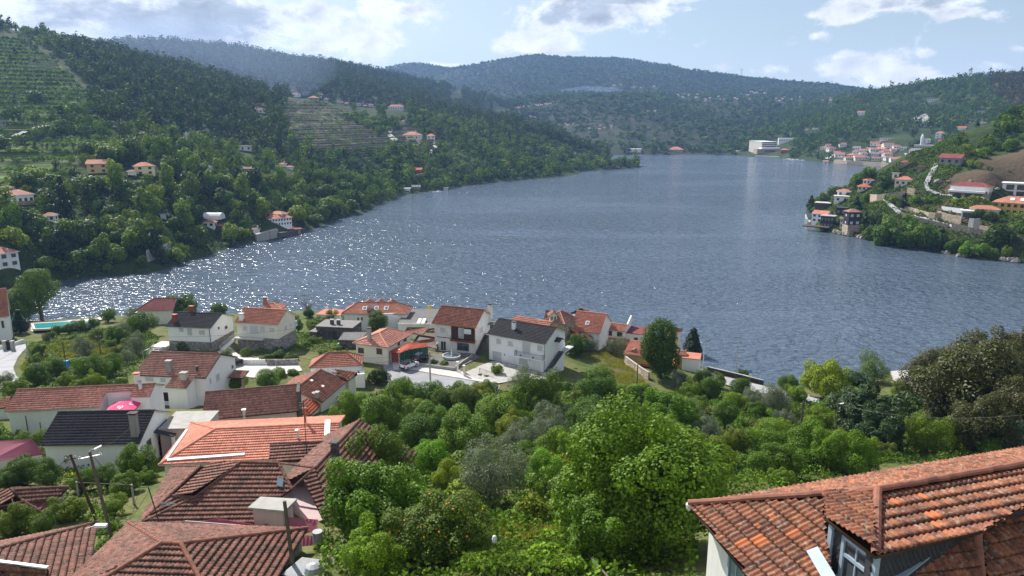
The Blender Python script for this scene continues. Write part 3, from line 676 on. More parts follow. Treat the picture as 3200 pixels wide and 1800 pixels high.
class House:
 """A, B: pixels of the two near eave corners (left, right), both at height ze. R1, R2: pixels of the ridge's ends"""
 def __init__(s,name,label,A,B,ze,zb,R1,R2,W=None,slope=0.45,C_=None,oh=0.45,cat='house',group=None,rise=None,maxz=None):
  s.A = at_z(*A,ze); s.B = at_z(*B,ze); s.ze,s.zb,s.oh = ze,zb,oh
  s.u = nrm((s.B-s.A)); s.n = np.array([-s.u[1],s.u[0],0]);
  if np.dot(s.n,s.A-EYE*[1,1,0]) < 0: s.n = -s.n
  s.L = np.linalg.norm(s.B-s.A)
  if C_ is not None: W = abs(np.dot(at_z(*C_,ze)-s.B,s.n))
  def err(W,rise):
   e = 0
   P,Q = proj(s.A+s.n*W/2+UP*rise),proj(s.B+s.n*W/2+UP*rise); t = nrm(Q-P); nn = np.array([-t[1],t[0]])
   return sum(abs(np.dot(np.array(R)-P,nn)) for R in (R1,R2))
  if W is None: s.W,s.rise = min(((w,slope*w/2) for w in np.arange(3,20,.05)),key=lambda q: err(*q))
  else:
   s.W = W; s.rise = rise if rise else min(np.arange(.3,6,.02),key=lambda r: err(W,r))
  # where along the ridge its ends stand
  def along(R):
   c = [(np.linalg.norm(proj(s.A+s.n*s.W/2+UP*s.rise+s.u*k)-np.array(R)),k) for k in np.arange(-1,s.L+1,.05)]; return min(c)[1]
  s.r1,s.r2 = along(R1),along(R2)
  s.C = s.B+s.n*s.W; s.D = s.A+s.n*s.W; s.sl = s.rise/(s.W/2)
  print('HOUSE %-28s L %.1f W %.1f rise %.2f wall %.1f ridge %.1f-%.1f err %.1f dist %.0f' % (name,s.L,s.W,s.rise,ze-zb,s.r1,s.r2,err(s.W,s.rise),np.linalg.norm(s.A)))
  c = (s.A+s.C)/2; s.t = thing(name,label,cat,(c[0],c[1],zb),group)
 def P(s,a,b,z): return s.A+s.u*a+s.n*b+UP*(z-s.ze)
 def gable(s,roof,cap=None,slabmat='fascia',hip=False,caps=True,**kw):
  r1,r2 = (s.r1,s.r2) if hip else (0.0,s.L); z = s.ze+s.rise
  if hip is True: r1 = max(r1,0.4); r2 = min(r2,s.L-0.4)
  if hip == 'left': r2 = s.L
  if hip == 'right': r1 = 0
  R1,R2 = s.P(r1,s.W/2,z),s.P(r2,s.W/2,z); s.R1,s.R2 = R1,R2
  pl = [([s.A,s.B,R2,R1],s.u),([s.C,s.D,R1,R2],s.u)]
  lines = [(R1,R2)]
  if r1 > 0.2: pl.append(([s.D,s.A,R1],s.n)); lines += [(s.A,R1),(s.D,R1)]
  if r2 < s.L-0.2: pl.append(([s.B,s.C,R2],s.n)); lines += [(s.B,R2),(s.C,R2)]
  s.roof = roof_part('roof',pl,roof,s.t,slabmat=slabmat,**kw)
  if caps: ridge_caps('ridge_tiles',lines,cap or 'tile_cap_clay',s.roof)
  s.hipped = (r1 > 0.2,r2 < s.L-0.2); return s
 def walls(s,mat,base=None,basemat=None,down=2.0):
  o = s.oh; zt = s.ze+s.sl*o-0.13; L,W = s.L,s.W
  def body(mb,z0,z1,ins=0.0,gab=True):
   c = [s.P(o-ins,o-ins,z0),s.P(L-o+ins,o-ins,z0),s.P(L-o+ins,W-o+ins,z0),s.P(o-ins,W-o+ins,z0)]
   d = [p+UP*(z1-z0) for p in c]; i = mb.verts(c+d)
   mb.face([i,i+1,i+5,i+4]); mb.face([i+2,i+3,i+7,i+6]); mb.face([i+4,i+5,i+6,i+7])
   for (a,b,k) in ((3,0,0),(1,2,1)):
    if gab and not s.hipped[k]:
     pk = s.P(o if k == 0 else L-o,W/2,s.ze+s.rise-0.13); j = mb.verts([pk]); mb.face([i+a,i+b,i+4+b,j,i+4+a])
    else: mb.face([i+a,i+b,i+4+b,i+4+a])
  mb = MB(); body(mb,s.zb-down if base is None else s.zb+base,zt); mb.build('wall',M[mat],s.t)
  if base is not None:
   mb = MB(); body(mb,s.zb-down,s.zb+base-0.002,0.04,False); mb.build('plinth',M[basemat or mat],s.t)
  return s
 def plane(s,face):
  o = s.oh
  return {'front': (s.P(o,o,s.zb),-s.n,s.u),'right': (s.P(s.L-o,o,s.zb),s.u,s.n),'left': (s.P(o,s.W-o,s.zb),-s.u,-s.n),'back': (s.P(s.L-o,s.W-o,s.zb),s.n,-s.u)}[face]
 def op(s,face,zone,x0,y0,x1,y1,kind='shutter',**kw):
  """an opening in a wall, from its box of pixels; upright and square to the wall"""
  p,n,u = s.plane(face)
  a = at_plane(*px(zone,x0,(y0+y1)/2),p,n); b = at_plane(*px(zone,x1,(y0+y1)/2),p,n)
  t = at_plane(*px(zone,(x0+x1)/2,y0),p,n)[2]; bt = at_plane(*px(zone,(x0+x1)/2,y1),p,n)[2]
  m = (a+b)/2; w = abs(np.dot(b-a,u)); return opening(s.t,np.array([m[0],m[1],bt]),u,n,w,t-bt,kind,**kw)
 def chimney(s,zone,x,y,w=0.6,h=1.2,mat='white_wall_old',cap='concrete',d=None,back=False):
  """stands on the near roof slope where the pixel of its foot says"""
  nn = nrm(np.cross(s.u,s.R1-s.A)) if not back else nrm(np.cross(s.u,s.R1-s.D)); p = at_plane(*px(zone,x,y),s.A if not back else s.D,nn)
  chimney(s.t,p,s.u,s.n,w,d or w*0.8,h,mat,cap); return p
def chimney(parent,p,u,n,w,d,h,mat='white_wall_old',cap='concrete',name='chimney'):
 mb = MB(); mb.box(p-UP*0.5,u*w/2,n*d/2,h+0.5); ch = mb.build(name,M[mat],parent)
 mb = MB(); mb.box(p+UP*(h+0.002),u*(w/2-.08),n*(d/2-.08),.16,0); mb.box(p+UP*(h+.164),u*(w/2+.1),n*(d/2+.1),.08,0); mb.build('chimney_cap',M[cap],ch); return ch
def opening(parent,c,u,n,w,h,kind='shutter',arch=False,frame=None,pane=None,bars=None):
 """c: middle of the sill on the wall's face; u along the wall; n outwards"""
 fr,pn = {'shutter': ('paint_white','shutter_white'),'glass': ('paint_white','glass'),'dark': ('grey_render','glass'),'door': ('paint_white','paint_white'),'brown': ('wood_dark','glass'),
    'garage': ('paint_white','shutter_white'),'red': ('paint_red_brown','glass'),'black': ('paint_black','glass'),'greydoor': ('paint_blue_grey','paint_blue_grey'),'browndoor': ('wood_dark','paint_red_brown')}[kind]
 if frame: fr = frame
 if pane: pn = pane
 nm = {'door': 'door','garage': 'garage_door','greydoor': 'door','browndoor': 'door'}.get(kind,'window')
 t = 0.07 if w > .5 else .05; mb = MB(); f = n*0.04
 mb.box3(c+u*(-w/2)+UP*h/2+f*.6,u*t/2,UP*(h/2+t/2),f); mb.box3(c+u*(w/2)+UP*h/2+f*.6,u*t/2,UP*(h/2+t/2),f)
 mb.box3(c+UP*h+f*.6,u*(w/2-t/2-.001),UP*t/2,f)
 if nm == 'window': mb.box3(c-UP*.02+n*.05,u*(w/2+.08),UP*.035,n*.08)
 if kind in ('glass','red','black','brown','dark') and (bars if bars is not None else w > .7):
  for i in range(1,(bars or 1)+1): mb.box3(c+u*(w*(i/((bars or 1)+1)-.5))+UP*h/2+n*.02,u*.025,UP*(h/2-t/2),n*.02)
 if kind == 'garage':
  for i in range(1,4): mb.box3(c+UP*(h*i/4)+n*.018,u*(w/2-t),UP*.012,n*.012)
 win = mb.build(nm,M[fr],parent)
 mb = MB(); mb.box3(c+UP*h/2+n*.004,u*(w/2-t/2),UP*(h/2-t/4),n*.012)
 mb.build('pane' if nm == 'window' else 'door_leaf',M[pn],win); return win
def railing(parent,pts,h=0.95,mat='iron',gap=0.16,name='railing',r=0.018):
 mb = MB()
 for a,b in zip(pts[:-1],pts[1:]):
  a,b = np.asarray(a,float),np.asarray(b,float); L = np.linalg.norm(b-a)
  mb.tube([a+UP*h,b+UP*h],r*1.4,4); mb.tube([a+UP*.08,b+UP*.08],r,4)
  for i in range(int(L/gap)+1):
   p = a+(b-a)*min(1,i*gap/L); mb.tube([p,p+UP*h],r*(1.6 if i == 0 else .7),4)
 return mb.build(name,M[mat],parent)
def stairs(parent,p0,p1,w,side,n,mat='concrete_light',sidemat='white_wall',thick=True):
 """flight from p0 (foot) to p1 (head); side = sideways unit vector"""
 mb = MB(); p0,p1,side = (np.asarray(q,float) for q in (p0,p1,side)); run = (p1-p0)*[1,1,0]; rise = p1[2]-p0[2]; d = nrm(run); ln = np.linalg.norm(run)/n
 for i in range(n):
  a = p0+run*(i/n); z = p0[2]+rise*(i+1)/n; c = np.array([a[0],a[1],z-.06])+d*ln/2+side*w/2
  mb.box(c,d*(ln/2+.02),side*w/2,.06)
 fl = mb.build('steps',M[mat],parent)
 mb = MB(); a = p0-UP*.3; b = p1-UP*.3
 pts = [p0-UP*1.0,p0+UP*.05,p1+UP*.0,p1-UP*.5]
 if thick: pts = [p0-UP*1.5,p0-UP*.02,p1-UP*.22,np.array([p1[0],p1[1],p0[2]-1.5])]
 mb.prism(pts,side*w); mb.build('stair_body',M[sidemat],parent); return fl
# ------------------------------------------------------------------ the village on the near bank
random.seed(5)
def P3(zone,x,y,z): return at_z(*px(zone,x,y),z)
def slope_plane(e0,e1,slope):
 """plane that rises from the eave e0-e1 away from the eye's side (or towards it if slope < 0)"""
 u = nrm(e1-e0); h = np.array([-u[1],u[0],0]); h = h if np.dot(h,(e0-EYE)*[1,1,0]) > 0 else -h
 if slope < 0: h = -h
 return e0,nrm(np.cross(u,h+UP*abs(slope))),u
def onp(zone,x,y,pl): return at_plane(*px(zone,x,y),pl[0],pl[1])
# --- white house with the dark roof
h = House('white_house','white two storey house with dark grey tiled roof, outside staircase and white garage door',px('c',708,465),px('c',1300,568),13.6,8.0,px('c',860,310),px('c',1440,402),C_=px('c',1558,447),oh=.35)
h.gable('tile_dark','tile_cap_dark','paint_white').walls('white_wall'); H1 = h
h.chimney('c',985,412,.7,1.3,'white_wall','fascia_dark')
for b in ((808,512,856,562),(925,535,975,584),(1222,580,1272,632)): h.op('front','c',*b,'shutter')
h.op('front','c',1072,548,1150,655,'shutter'); h.op('front','c',772,640,862,748,'garage')
for b in ((934,685,992,782),(1178,735,1240,828)):
 d = h.op('front','c',*b,'door')
h.op('front','c',1040,708,1126,774,'shutter',bars=1)
h.op('right','c',1424,552,1446,645,'door'); h.op('right','c',1455,690,1488,733,'shutter'); h.op('right','c',1524,658,1538,690,'dark')
p,n,u = h.plane('front'); a = at_plane(*px('c',1015,668),p,n); b = at_plane(*px('c',1298,716),p,n); zb = (a[2]+b[2])/2
s0,s1 = np.dot(a-p,u),np.dot(b-p,u); q0 = p+u*s0+UP*(zb-p[2]); q1 = p+u*s1+UP*(zb-p[2])
mb = MB(); mb.box3((q0+q1)/2+n*.5-UP*.08,u*(s1-s0)/2,n*.5,UP*.09); mb.build('balcony_slab',M['white_wall'],h.t)
railing(h.t,[q0+n*.02,q0+n*.95,q1+n*.95,q1+n*.02],.95)
for (x,y) in ((1053,650),(1176,672)):
 c0 = at_plane(*px('c',x,y+12),q0+n*.7,n); mb = MB(); mb.lathe(np.array([c0[0],c0[1],zb+.02]),[(.12,0),(.17,.3)],8); mb.build('flower_pot',M['terracotta_pot'],h.t)
# right-hand side: landing, stair, porch
p,n,u = h.plane('right'); zl = zb
l0 = at_plane(*px('c',1462,655),p+n*0.6,n); s0 = np.dot(l0-p,u); W1 = h.W-2*h.oh
mb = MB(); mb.box3(p+u*(s0+W1+1.2)/2+n*.65+UP*(zl-p[2]-.1),u*(W1+1.2-s0)/2,n*.65,UP*.1); mb.build('landing',M['white_wall'],h.t)
stairs(h.t,p+u*(-.2)+n*.15+UP*.1,p+u*s0+n*.15+UP*(zl-p[2]),1.05,n,16,'stone_dark')
railing(h.t,[p+u*s0+n*1.27+UP*(zl-p[2]),p+u*(W1+1.1)+n*1.27+UP*(zl-p[2])],.95); railing(h.t,[p+u*(-.2)+n*1.22+UP*.1,p+u*s0+n*1.22+UP*(zl-p[2])],.9)
pc = at_plane(*px('c',1440,520),p+n*.6,n); s = np.dot(pc-p,u); zc = zl+2.35
mb = MB(); mb.prism([p+u*(s-.9)+n*0+UP*(zc+.0-p[2]),p+u*(s-.9)+n*1.2+UP*(zc-.05-p[2]),p+u*(s+.15)+n*1.2+UP*(zc+.5-p[2]),p+u*(s+.15)+UP*(zc+.55-p[2])],UP*.12); mb.prism([p+u*(s+.18)+n*0+UP*(zc+.55-p[2]),p+u*(s+.18)+n*1.2+UP*(zc+.5-p[2]),p+u*(s+1.2)+n*1.2+UP*(zc-.05-p[2]),p+u*(s+1.2)+UP*(zc-p[2])],UP*.12)
mb.build('porch_roof',M['tile_cap_dark'],h.t)
for s_ in (h.oh-.03,h.L-h.oh+.03):
 q = h.P(s_,h.oh-.06,h.zb-.2); mb = MB(); mb.tube([q,q+UP*(h.ze-h.zb-.0)],.05,6); mb.build('downpipe',M['iron'],h.t)
for (x,y) in ((893,672),(1147,722)):
 mb = MB()
 c0 = at_plane(*px('c',x,y),*h.plane('front')[:2])+h.plane('front')[1]*.1; mb.lathe(c0-UP*.15,[(.04,0),(.09,.08),(.07,.3),(.02,.36)],6); mb.build('wall_lamp',M['iron'],h.t)
# --- older white house, brown loggia
h = House('white_house','weathered white two storey house with rusty red roof and a dark brown recessed balcony',px('c',155,355),px('c',600,402),14.3,8.7,px('c',300,182),px('c',718,222),C_=px('c',872,290),oh=.45)
h.gable('tile_old_red','tile_cap_clay','ochre_wall').walls('white_wall_old'); H2 = h
h.op('front','c',243,395,300,450,'shutter'); h.op('front','c',357,388,590,522,'brown',frame='wood_dark',pane='wood_dark',bars=0)  # wide brown one: flat dark panel, the recess and its shade put into colour
h.op('front','c',430,403,478,502,'shutter'); h.op('front','c',250,535,303,628,'glass'); h.op('front','c',415,555,532,627,'dark')
h.op('right','c',640,390,673,450,'shutter'); h.op('right','c',745,360,772,420,'brown')
p,n,u = h.plane('front')
def on(pl,zone,x,y,off=0.0): return at_plane(*px(zone,x,y),pl[0]+pl[1]*off,pl[1])
a = on((p,n),'c',355,522); b = on((p,n),'c',598,536); s0,s1 = np.dot(a-p,u),np.dot(b-p,u); z0 = (a[2]+b[2])/2
mb = MB(); mb.box3(p+u*(s0+s1)/2+n*.3+UP*(z0-p[2]-.1),u*((s1-s0)/2+.05),n*.3,UP*.1); mb.box3(p+u*(s1)+n*.3+UP*(z0-p[2]+1.15),u*.06,n*.06,UP*1.25); mb.build('balcony_slab',M['paint_red_brown'],h.t)
railing(h.t,[p+u*s0+n*.57+UP*(z0-p[2]),p+u*s1+n*.57+UP*(z0-p[2])],.9,'wood_dark')
c0 = on((p,n),'c',518,440,.35); mb = MB(); mb.box3(c0,u*.75,UP*.5,n*.02); tag(mb.build('hanging_sheet',M['cloth_white']),'white sheet hung to dry in the dark brown recessed balcony','laundry')
mb = MB(); mb.box3(p+u*h.L*.5+UP*2.8+n*.02,u*(h.L/2-h.oh),UP*.06,n*.03); mb.build('floor_band',M['wood_dark'],h.t)
pr,nr_,ur = h.plane('right'); c0 = on((pr,nr_),'c',735,352); mb = MB(); mb.box3(c0+nr_*.5,ur*1.1,nr_*.55,UP*.05); mb.build('porch_roof',M['sheet_grey'],h.t)
stairs(h.t,pr+ur*.3+nr_*.1+UP*.1,pr+ur*(h.W*.55)+nr_*.1+UP*2.9,1.0,nr_,15,'stone_dark','stone_dark')
q = h.P(h.L-.2,h.W*.86,h.ze+.3); chimney(h.t,q,h.u,h.n,.8,.8,2.4,'white_wall_old','wood_dark')
# --- cream house, terracotta roof, stone ground floor
h = House('cream_house','cream two storey house with bright terracotta roof, grey stone ground floor and white balcony',px('b',103,347),px('b',545,372),14.3,8.7,px('b',215,200),px('b',665,222),C_=px('b',778,272),oh=.3)
h.gable('tile_terracotta','tile_cap_salmon','paint_white').walls('cream_wall',2.6,'stone_grey'); H3 = h
for b in ((190,380,235,428),(262,378,350,462),(362,388,412,440),(457,398,512,442)): h.op('front','b',*b,'shutter')
h.op('front','b',190,515,240,600,'greydoor'); h.op('front','b',440,525,550,605,'garage',pane='paint_blue_grey',frame='paint_blue_grey')
for b in ((603,377,634,427),(703,332,733,382),(662,352,677,377)): h.op('right','b',*b,'shutter')
h.op('right','b',668,482,690,530,'greydoor')
h.chimney('b',178,318,.8,1.1,'white_wall','fascia')
p,n,u = h.plane('front'); a = on((p,n),'b',145,480); b = on((p,n),'b',420,502); s0,s1 = np.dot(a-p,u),np.dot(b-p,u); z0 = (a[2]+b[2])/2
mb = MB(); mb.box3(p+u*(s0+s1)/2+n*.7+UP*(z0-p[2]-.12),u*(s1-s0)/2,n*.7,UP*.12); mb.build('balcony_slab',M['concrete_light'],h.t)
railing(h.t,[p+u*s0+n*1.35+UP*(z0-p[2]),p+u*s1+n*1.35+UP*(z0-p[2])],.9,'paint_white')
stairs(h.t,p+u*(s0-3.4)+n*.4+UP*.1,p+u*s0+n*.4+UP*(z0-p[2]),1.1,n,15,'concrete_light','white_wall',thick=False)
railing(h.t,[p+u*(s0-3.4)+n*1.5+UP*.1,p+u*s0+n*1.5+UP*(z0-p[2])],.9,'paint_white')
# --- white house with dark roof and two red chimneys
h = House('white_house','white single storey house with dark slate-coloured roof and two red chimneys beside white garden steps',px('a',1660,387),px('a',2120,407),13.6,9.2,px('a',1830,240),px('a',2280,262),C_=px('a',2395,283),oh=.35)
h.gable('tile_dark','tile_cap_dark','fascia').walls('white_wall',1.4,'stone_grey'); H4 = h
h.chimney('a',1762,338,.8,1.3,'paint_red_brown','paint_red_brown'); q = h.P(h.L*.28,h.W*.56,h.ze+h.rise*.9); chimney(h.t,q,h.u,h.n,.8,.6,1.2,'paint_red_brown','paint_red_brown')
h.op('front','a',2003,425,2063,470,'shutter'); h.op('front','a',1885,408,1935,478,'shutter'); h.op('front','a',1800,402,1850,440,'shutter'); h.op('front','a',2030,555,2075,588,'greydoor')
h.op('right','a',2262,382,2286,408,'dark'); h.op('right','a',2192,392,2205,412,'dark')
mb = MB(); q = h.P(h.L-h.oh-.15,h.oh-.05,h.zb); mb.tube([q,q+UP*(h.ze-h.zb)],.05,6); mb.build('downpipe',M['iron'],h.t)
c0 = near_at(*px('a',1690,560)); g0 = h.P(-1.5,.5,9.6)
st = thing('garden_steps','white masonry steps with railing climbing to the dark roofed white house','steps',c0)
stairs(st,h.P(-.6,-4.2,7.6),h.P(-.6,-.6,9.5),1.8,h.u*-1,9,'concrete_light','white_wall'); railing(st,[h.P(-2.4,-4.2,7.6),h.P(-2.4,-.6,9.5)],.85,'paint_white'); mb = MB(); mb.box(h.P(-1.6,1.2,8.2),h.u*1.6,h.n*1.8,1.28); mb.build('landing',M['concrete_light'],st)
# --- big white house in the middle left with brown roof
h = House('white_house','white house with wide brown tiled roof and a small projecting wing under its own roof',px('a',1345,877),px('a',2070,907),15.4,10.7,px('a',1520,637),px('a',2240,665),C_=px('a',2385,692),oh=.35)
h.gable('tile_mid_brown','tile_cap_brown','fascia_dark').walls('white_wall'); H5 = h
h.chimney('a',1706,835,.75,1.5,'grey_render','concrete'); h.chimney('a',1985,835,.3,.6,'fascia_dark','fascia_dark')
h.op('front','a',1462,893,1545,937,'shutter'); h.op('front','a',1615,905,1672,945,'shutter'); h.op('front','a',1598,1047,1768,1140,'dark',frame='white_wall',pane='paint_black',bars=0)  # last one is an open loggia; its shade is painted as a black pane
h.op('right','a',2105,905,2123,966,'shutter'); h.op('right','a',2170,862,2210,937,'shutter'); h.op('right','a',2330,778,2345,805,'dark')
p,n,u = h.plane('front'); a = on((p,n),'a',1775,1000); b = on((p,n),'a',1985,1000); s0,s1 = np.dot(a-p,u),np.dot(b-p,u); s1 = min(s1,h.L-h.oh)
zt = h.ze+.35; dpt_ = 2.6; q = lambda s,t,z: p+u*s+n*t+UP*(z-p[2])
mb = MB(); zz = zt-.13; mb.prism([q(s0+.2,.005,h.zb-2),q(s0+.2,dpt_,h.zb-2),q(s0+.2,dpt_,zz-1.0),q(s0+.2,.005,zz-.1)],u*(s1-s0-.4)); mb.build('wing',M['white_wall'],h.t)
wr = roof_part('wing_roof',[([q(s0,dpt_+.3,zt-1.15),q(s1,dpt_+.3,zt-1.15),q(s1,-.2,zt),q(s0,-.2,zt)],u)],'tile_mid_brown',h.t,slabmat='paint_white')
chimney(h.t,q((s0+s1)/2+.3,.9,zt-.35),u,n,.9,.7,.8,'concrete_light','concrete')
cp = thing('carport','small tiled porch roof on a square pillar beside the brown roofed white house','porch',near_at(*px('a',2440,850)))
q1 = h.P(h.L+.1,h.W*.62,13.2)
roof_part('roof',[([q1,q1+h.u*2.6,q1+h.u*2.6+h.n*2.2+UP*.5,q1+h.n*2.2+UP*.5],h.u)],'tile_mid_brown',cp,slabmat='wood_dark')
mb = MB(); mb.box(q1+h.u*2.3+h.n*.3-UP*3.4,h.u*.16,h.n*.16,3.3); mb.build('pillar',M['stone_warm'],cp)
# --- long low house with the terrace notch and the pink parasol
h = House('long_house','long pale green and white house with ribbed terracotta roof cut open for a small terrace',px('a',40,1247),px('a',1478,1177),18.5,14.6,px('a',150,1028),px('a',1552,945),slope=.42,oh=.3)
h.gable_pl = slope_plane(h.A,h.B,h.sl)
R1,R2 = h.P(0,h.W/2,h.ze+h.rise),h.P(h.L,h.W/2,h.ze+h.rise); h.R1,h.R2 = R1,R2; h.hipped = (False,False)
pl = (h.A,nrm(np.cross(h.u,R1-h.A)))
def st_(x,y):
 w_ = at_plane(*px('a',x,y),*pl)-h.A; return np.dot(w_,h.u),np.dot(w_,h.n)
sa,ta = st_(980,1200); sb,tb = st_(1085,1040); sc,tc = st_(1335,1038); sd,td = st_(1300,1100); H = lambda a,b: h.P(a,b,h.ze+b*h.sl)
ss = (sa+sb)/2; sm = (sc+sd)/2; tt = (tb+tc)/2
h.roof = roof_part('roof',[([H(0,0),H(ss,0),H(ss,h.W/2),H(0,h.W/2)],h.u),([H(ss,tt),H(sm,tt),H(sm,h.W/2),H(ss,h.W/2)],h.u),([H(sm,td),H(h.L,td),H(h.L,h.W/2),H(sm,h.W/2)],h.u),([h.C,h.D,R1,R2],h.u)],'tile_pinkish',h.t,slabmat='fascia',tw=.27)
ridge_caps('ridge_tiles',[(R1,R2)],'tile_cap_clay',h.roof)
mb = MB(); z0 = h.zb-2
def prism_wall(s0,s1,t0,mat):
 o = .3; mb = MB(); a,b = h.P(s0,t0+o,z0),h.P(s0,h.W-o,z0); tp = [h.P(s0,h.W-o,h.ze+o*h.sl-.14),h.P(s0,h.W/2,h.ze+h.rise-.14),h.P(s0,t0+o,h.ze+(t0+o)*h.sl-.14)]
 mb.prism([a,b]+tp,h.u*(s1-s0)); return mb.build('wall',M[mat],h.t)
prism_wall(.3,ss-.05,0,'pale_green_wall'); prism_wall(ss-.045,sm+.05,tt,'white_wall'); prism_wall(sm+.055,h.L-.3,td,'white_wall')
mb = MB(); mb.box3(h.P((ss+sm)/2,tt/2+.1,15.9),h.u*(sm-ss)/2,h.n*(tt/2-.1),UP*.12); mb.box3(h.P((ss+sm)/2,.2,16.5),h.u*(sm-ss)/2,h.n*.08,UP*.5); mb.build('terrace_slab',M['concrete_light'],h.t)
p = h.P((ss+sm)/2,tt+.3,15.9); opening(h.t,p-h.u*2.2+UP*.1,h.u,-h.n,1.0,2.0,'door'); opening(h.t,p+h.u*.5+UP*.1,h.u,-h.n,1.2,2.0,'brown')
chimney(h.t,h.P(sm+.3,h.W*.52,h.ze+h.rise*.9),h.u,h.n,.6,.5,1.5,'white_wall_old','tile_cap_salmon'); chimney(h.t,h.P(h.L-1.6,h.W*.40,h.ze+h.rise*.75),h.u,h.n,.35,.35,.9,'white_wall_old','concrete')
H6 = h; pt_ = h.P((ss+sm)/2+1.0,tt*.30,16.05)
pa = thing('parasol','bright pink square parasol with a pale heart emblem open on the terrace','parasol',pt_)
mb = MB(); mb.tube([pt_,pt_+UP*2.75],.03,8); mb.build('pole',M['paint_white'],pa)
mb = MB(); r = 1.75; cs = [pt_+UP*2.1+h.u*r*a+h.n*r*b for a,b in ((-1,-1),(1,-1),(1,1),(-1,1))]; top = pt_+UP*2.85
for k in range(4):
 a,b = cs[k],cs[(k+1) % 4]; mb.poly([a,b,top]); mb.poly([a-UP*.18,b-UP*.18,b,a])
cv = mb.build('canopy',M['umbrella_pink'],pa)
def heart(c,ux,uy,r):
 pts = []
 for k in range(28):
  t = 2*PI*k/28; x = 16*math.sin(t)**3; y = 13*math.cos(t)-5*math.cos(2*t)-2*math.cos(3*t)-math.cos(4*t); pts.append(c+ux*x/16*r+uy*y/16*r)
 return pts
mb = MB()
for k in (0,1):
 a,b = cs[k],cs[(k+1) % 4]; ux = nrm(b-a); m_ = (a+b)/2; uy = nrm(top-m_); nn = nrm(np.cross(ux,uy)); nn = nn if nn[2] > 0 else -nn; c_ = m_+(top-m_)*.42+nn*.015
 o_,i_ = heart(c_,ux,uy,.36),heart(c_,ux,uy,.25); i0 = mb.verts(o_+i_)
 for j in range(28): mb.face([i0+j,i0+(j+1) % 28,i0+28+(j+1) % 28,i0+28+j])
 mb.poly(heart(c_+nn*.004,ux,uy,.12))
mb.build('heart_emblem',M['umbrella_print'],cv)
# --- dark roofed house in front of it
h = House('white_house','low white house with a black tiled roof and dark porch, behind the leafy tree',px('d',345,273),px('d',1262,256),20.6,16.8,px('a',620,1249),px('a',1605,1219),slope=.48,oh=.4)
h.gable('tile_dark','tile_cap_dark','fascia').walls('white_wall'); H7 = h
chimney(h.t,h.P(h.L*.92,h.W*.13,h.ze+.6),h.u,h.n,.75,.55,2.3,'grey_render','stone_dark')
h.op('right','d',1326,212,1368,298,'dark')
p,n,u = h.plane('right'); c0 = on((p,n),'d',1450,240); s = np.dot(c0-p,u)
mb = MB(); mb.prism([p+u*(s-1.2)+UP*3.2,p+u*(s-1.4)+n*2.2+UP*2.7,p+u*(s+2.2)+n*2.2+UP*2.7,p+u*(s+2.2)+UP*3.2],UP*.14); mb.build('porch_roof',M['tile_cap_dark'],h.t)
mb = MB(); mb.box(p+u*(s-1.0)+n*1.95-UP*1,u*.15,n*.15,3.65); mb.box(p+u*(s+1.9)+n*1.6-UP*1,u*.2,n*.5,3.7); mb.build('porch_post',M['white_wall'],h.t)
opening(h.t,p+u*(s+.4)+UP*.1,u,n,1.6,2.1,'brown')
an = thing('flat_roof_annex','flat roofed pinkish white annex attached behind the black roofed house','building',h.P(h.L+1.5,h.W*.8,16.5))
mb = MB(); mb.box(h.P(h.L+2.4,h.W*.85,14.5),h.u*2.4,h.n*2.4,5.6); mb.build('wall',M['pink_wall'],an); mb = MB(); mb.box(h.P(h.L+2.4,h.W*.85,20.102),h.u*2.5,h.n*2.5,.14); mb.build('roof',M['concrete'],an)
opening(an,h.P(h.L+4.82,h.W*.7,17.2),h.n,h.u,.8,1.1,'dark')
# --- brown roofed long house, pink wall
h = House('pink_house','long house with brown tile roof and faded pink wall, a dark flue at its end',px('a',2032,1330),px('b',752,1238),18.3,14.3,px('a',2062,1052),px('b',758,967),slope=.5,oh=.3)
h.gable('tile_mid_brown','tile_cap_brown','wood_dark',lift=.07).walls('pink_wall'); H8 = h
mb = MB(); mb.box(h.P(h.L+.05,h.W*.25,14),h.u*.2,h.n*h.W*.22,6.8); mb.build('flue_block',M['stone_dark'],h.t)
q = on(h.plane('front')[:2],'b',208,1330,.15); chimney(h.t,q-UP*1,h.u,h.n,.3,.3,2.2,'steel_pale','steel_pale','flue_pipe')
mb = MB()
for i,(x,y) in enumerate(((1865,1240),(1990,1240))): pass
q = near_at(*px('a',1925,1330))
ta_ = thing('water_tank','pale caged water tank standing between the annex and the pink house','tank',q)
mb = MB(); mb.box(q,h.u*1.1,h.n*.6,1.0); mb.build('tank',M['white_wall_old'],ta_)
mb = MB()
for i in range(6): mb.box(q+h.u*(-1.1+i*.44)-h.n*.62,h.u*.02,h.n*.02,1.1)
mb.box3(q-h.n*.62+UP*.55,h.u*1.12,UP*.02,h.n*.02); mb.build('cage',M['steel_pale'],ta_)
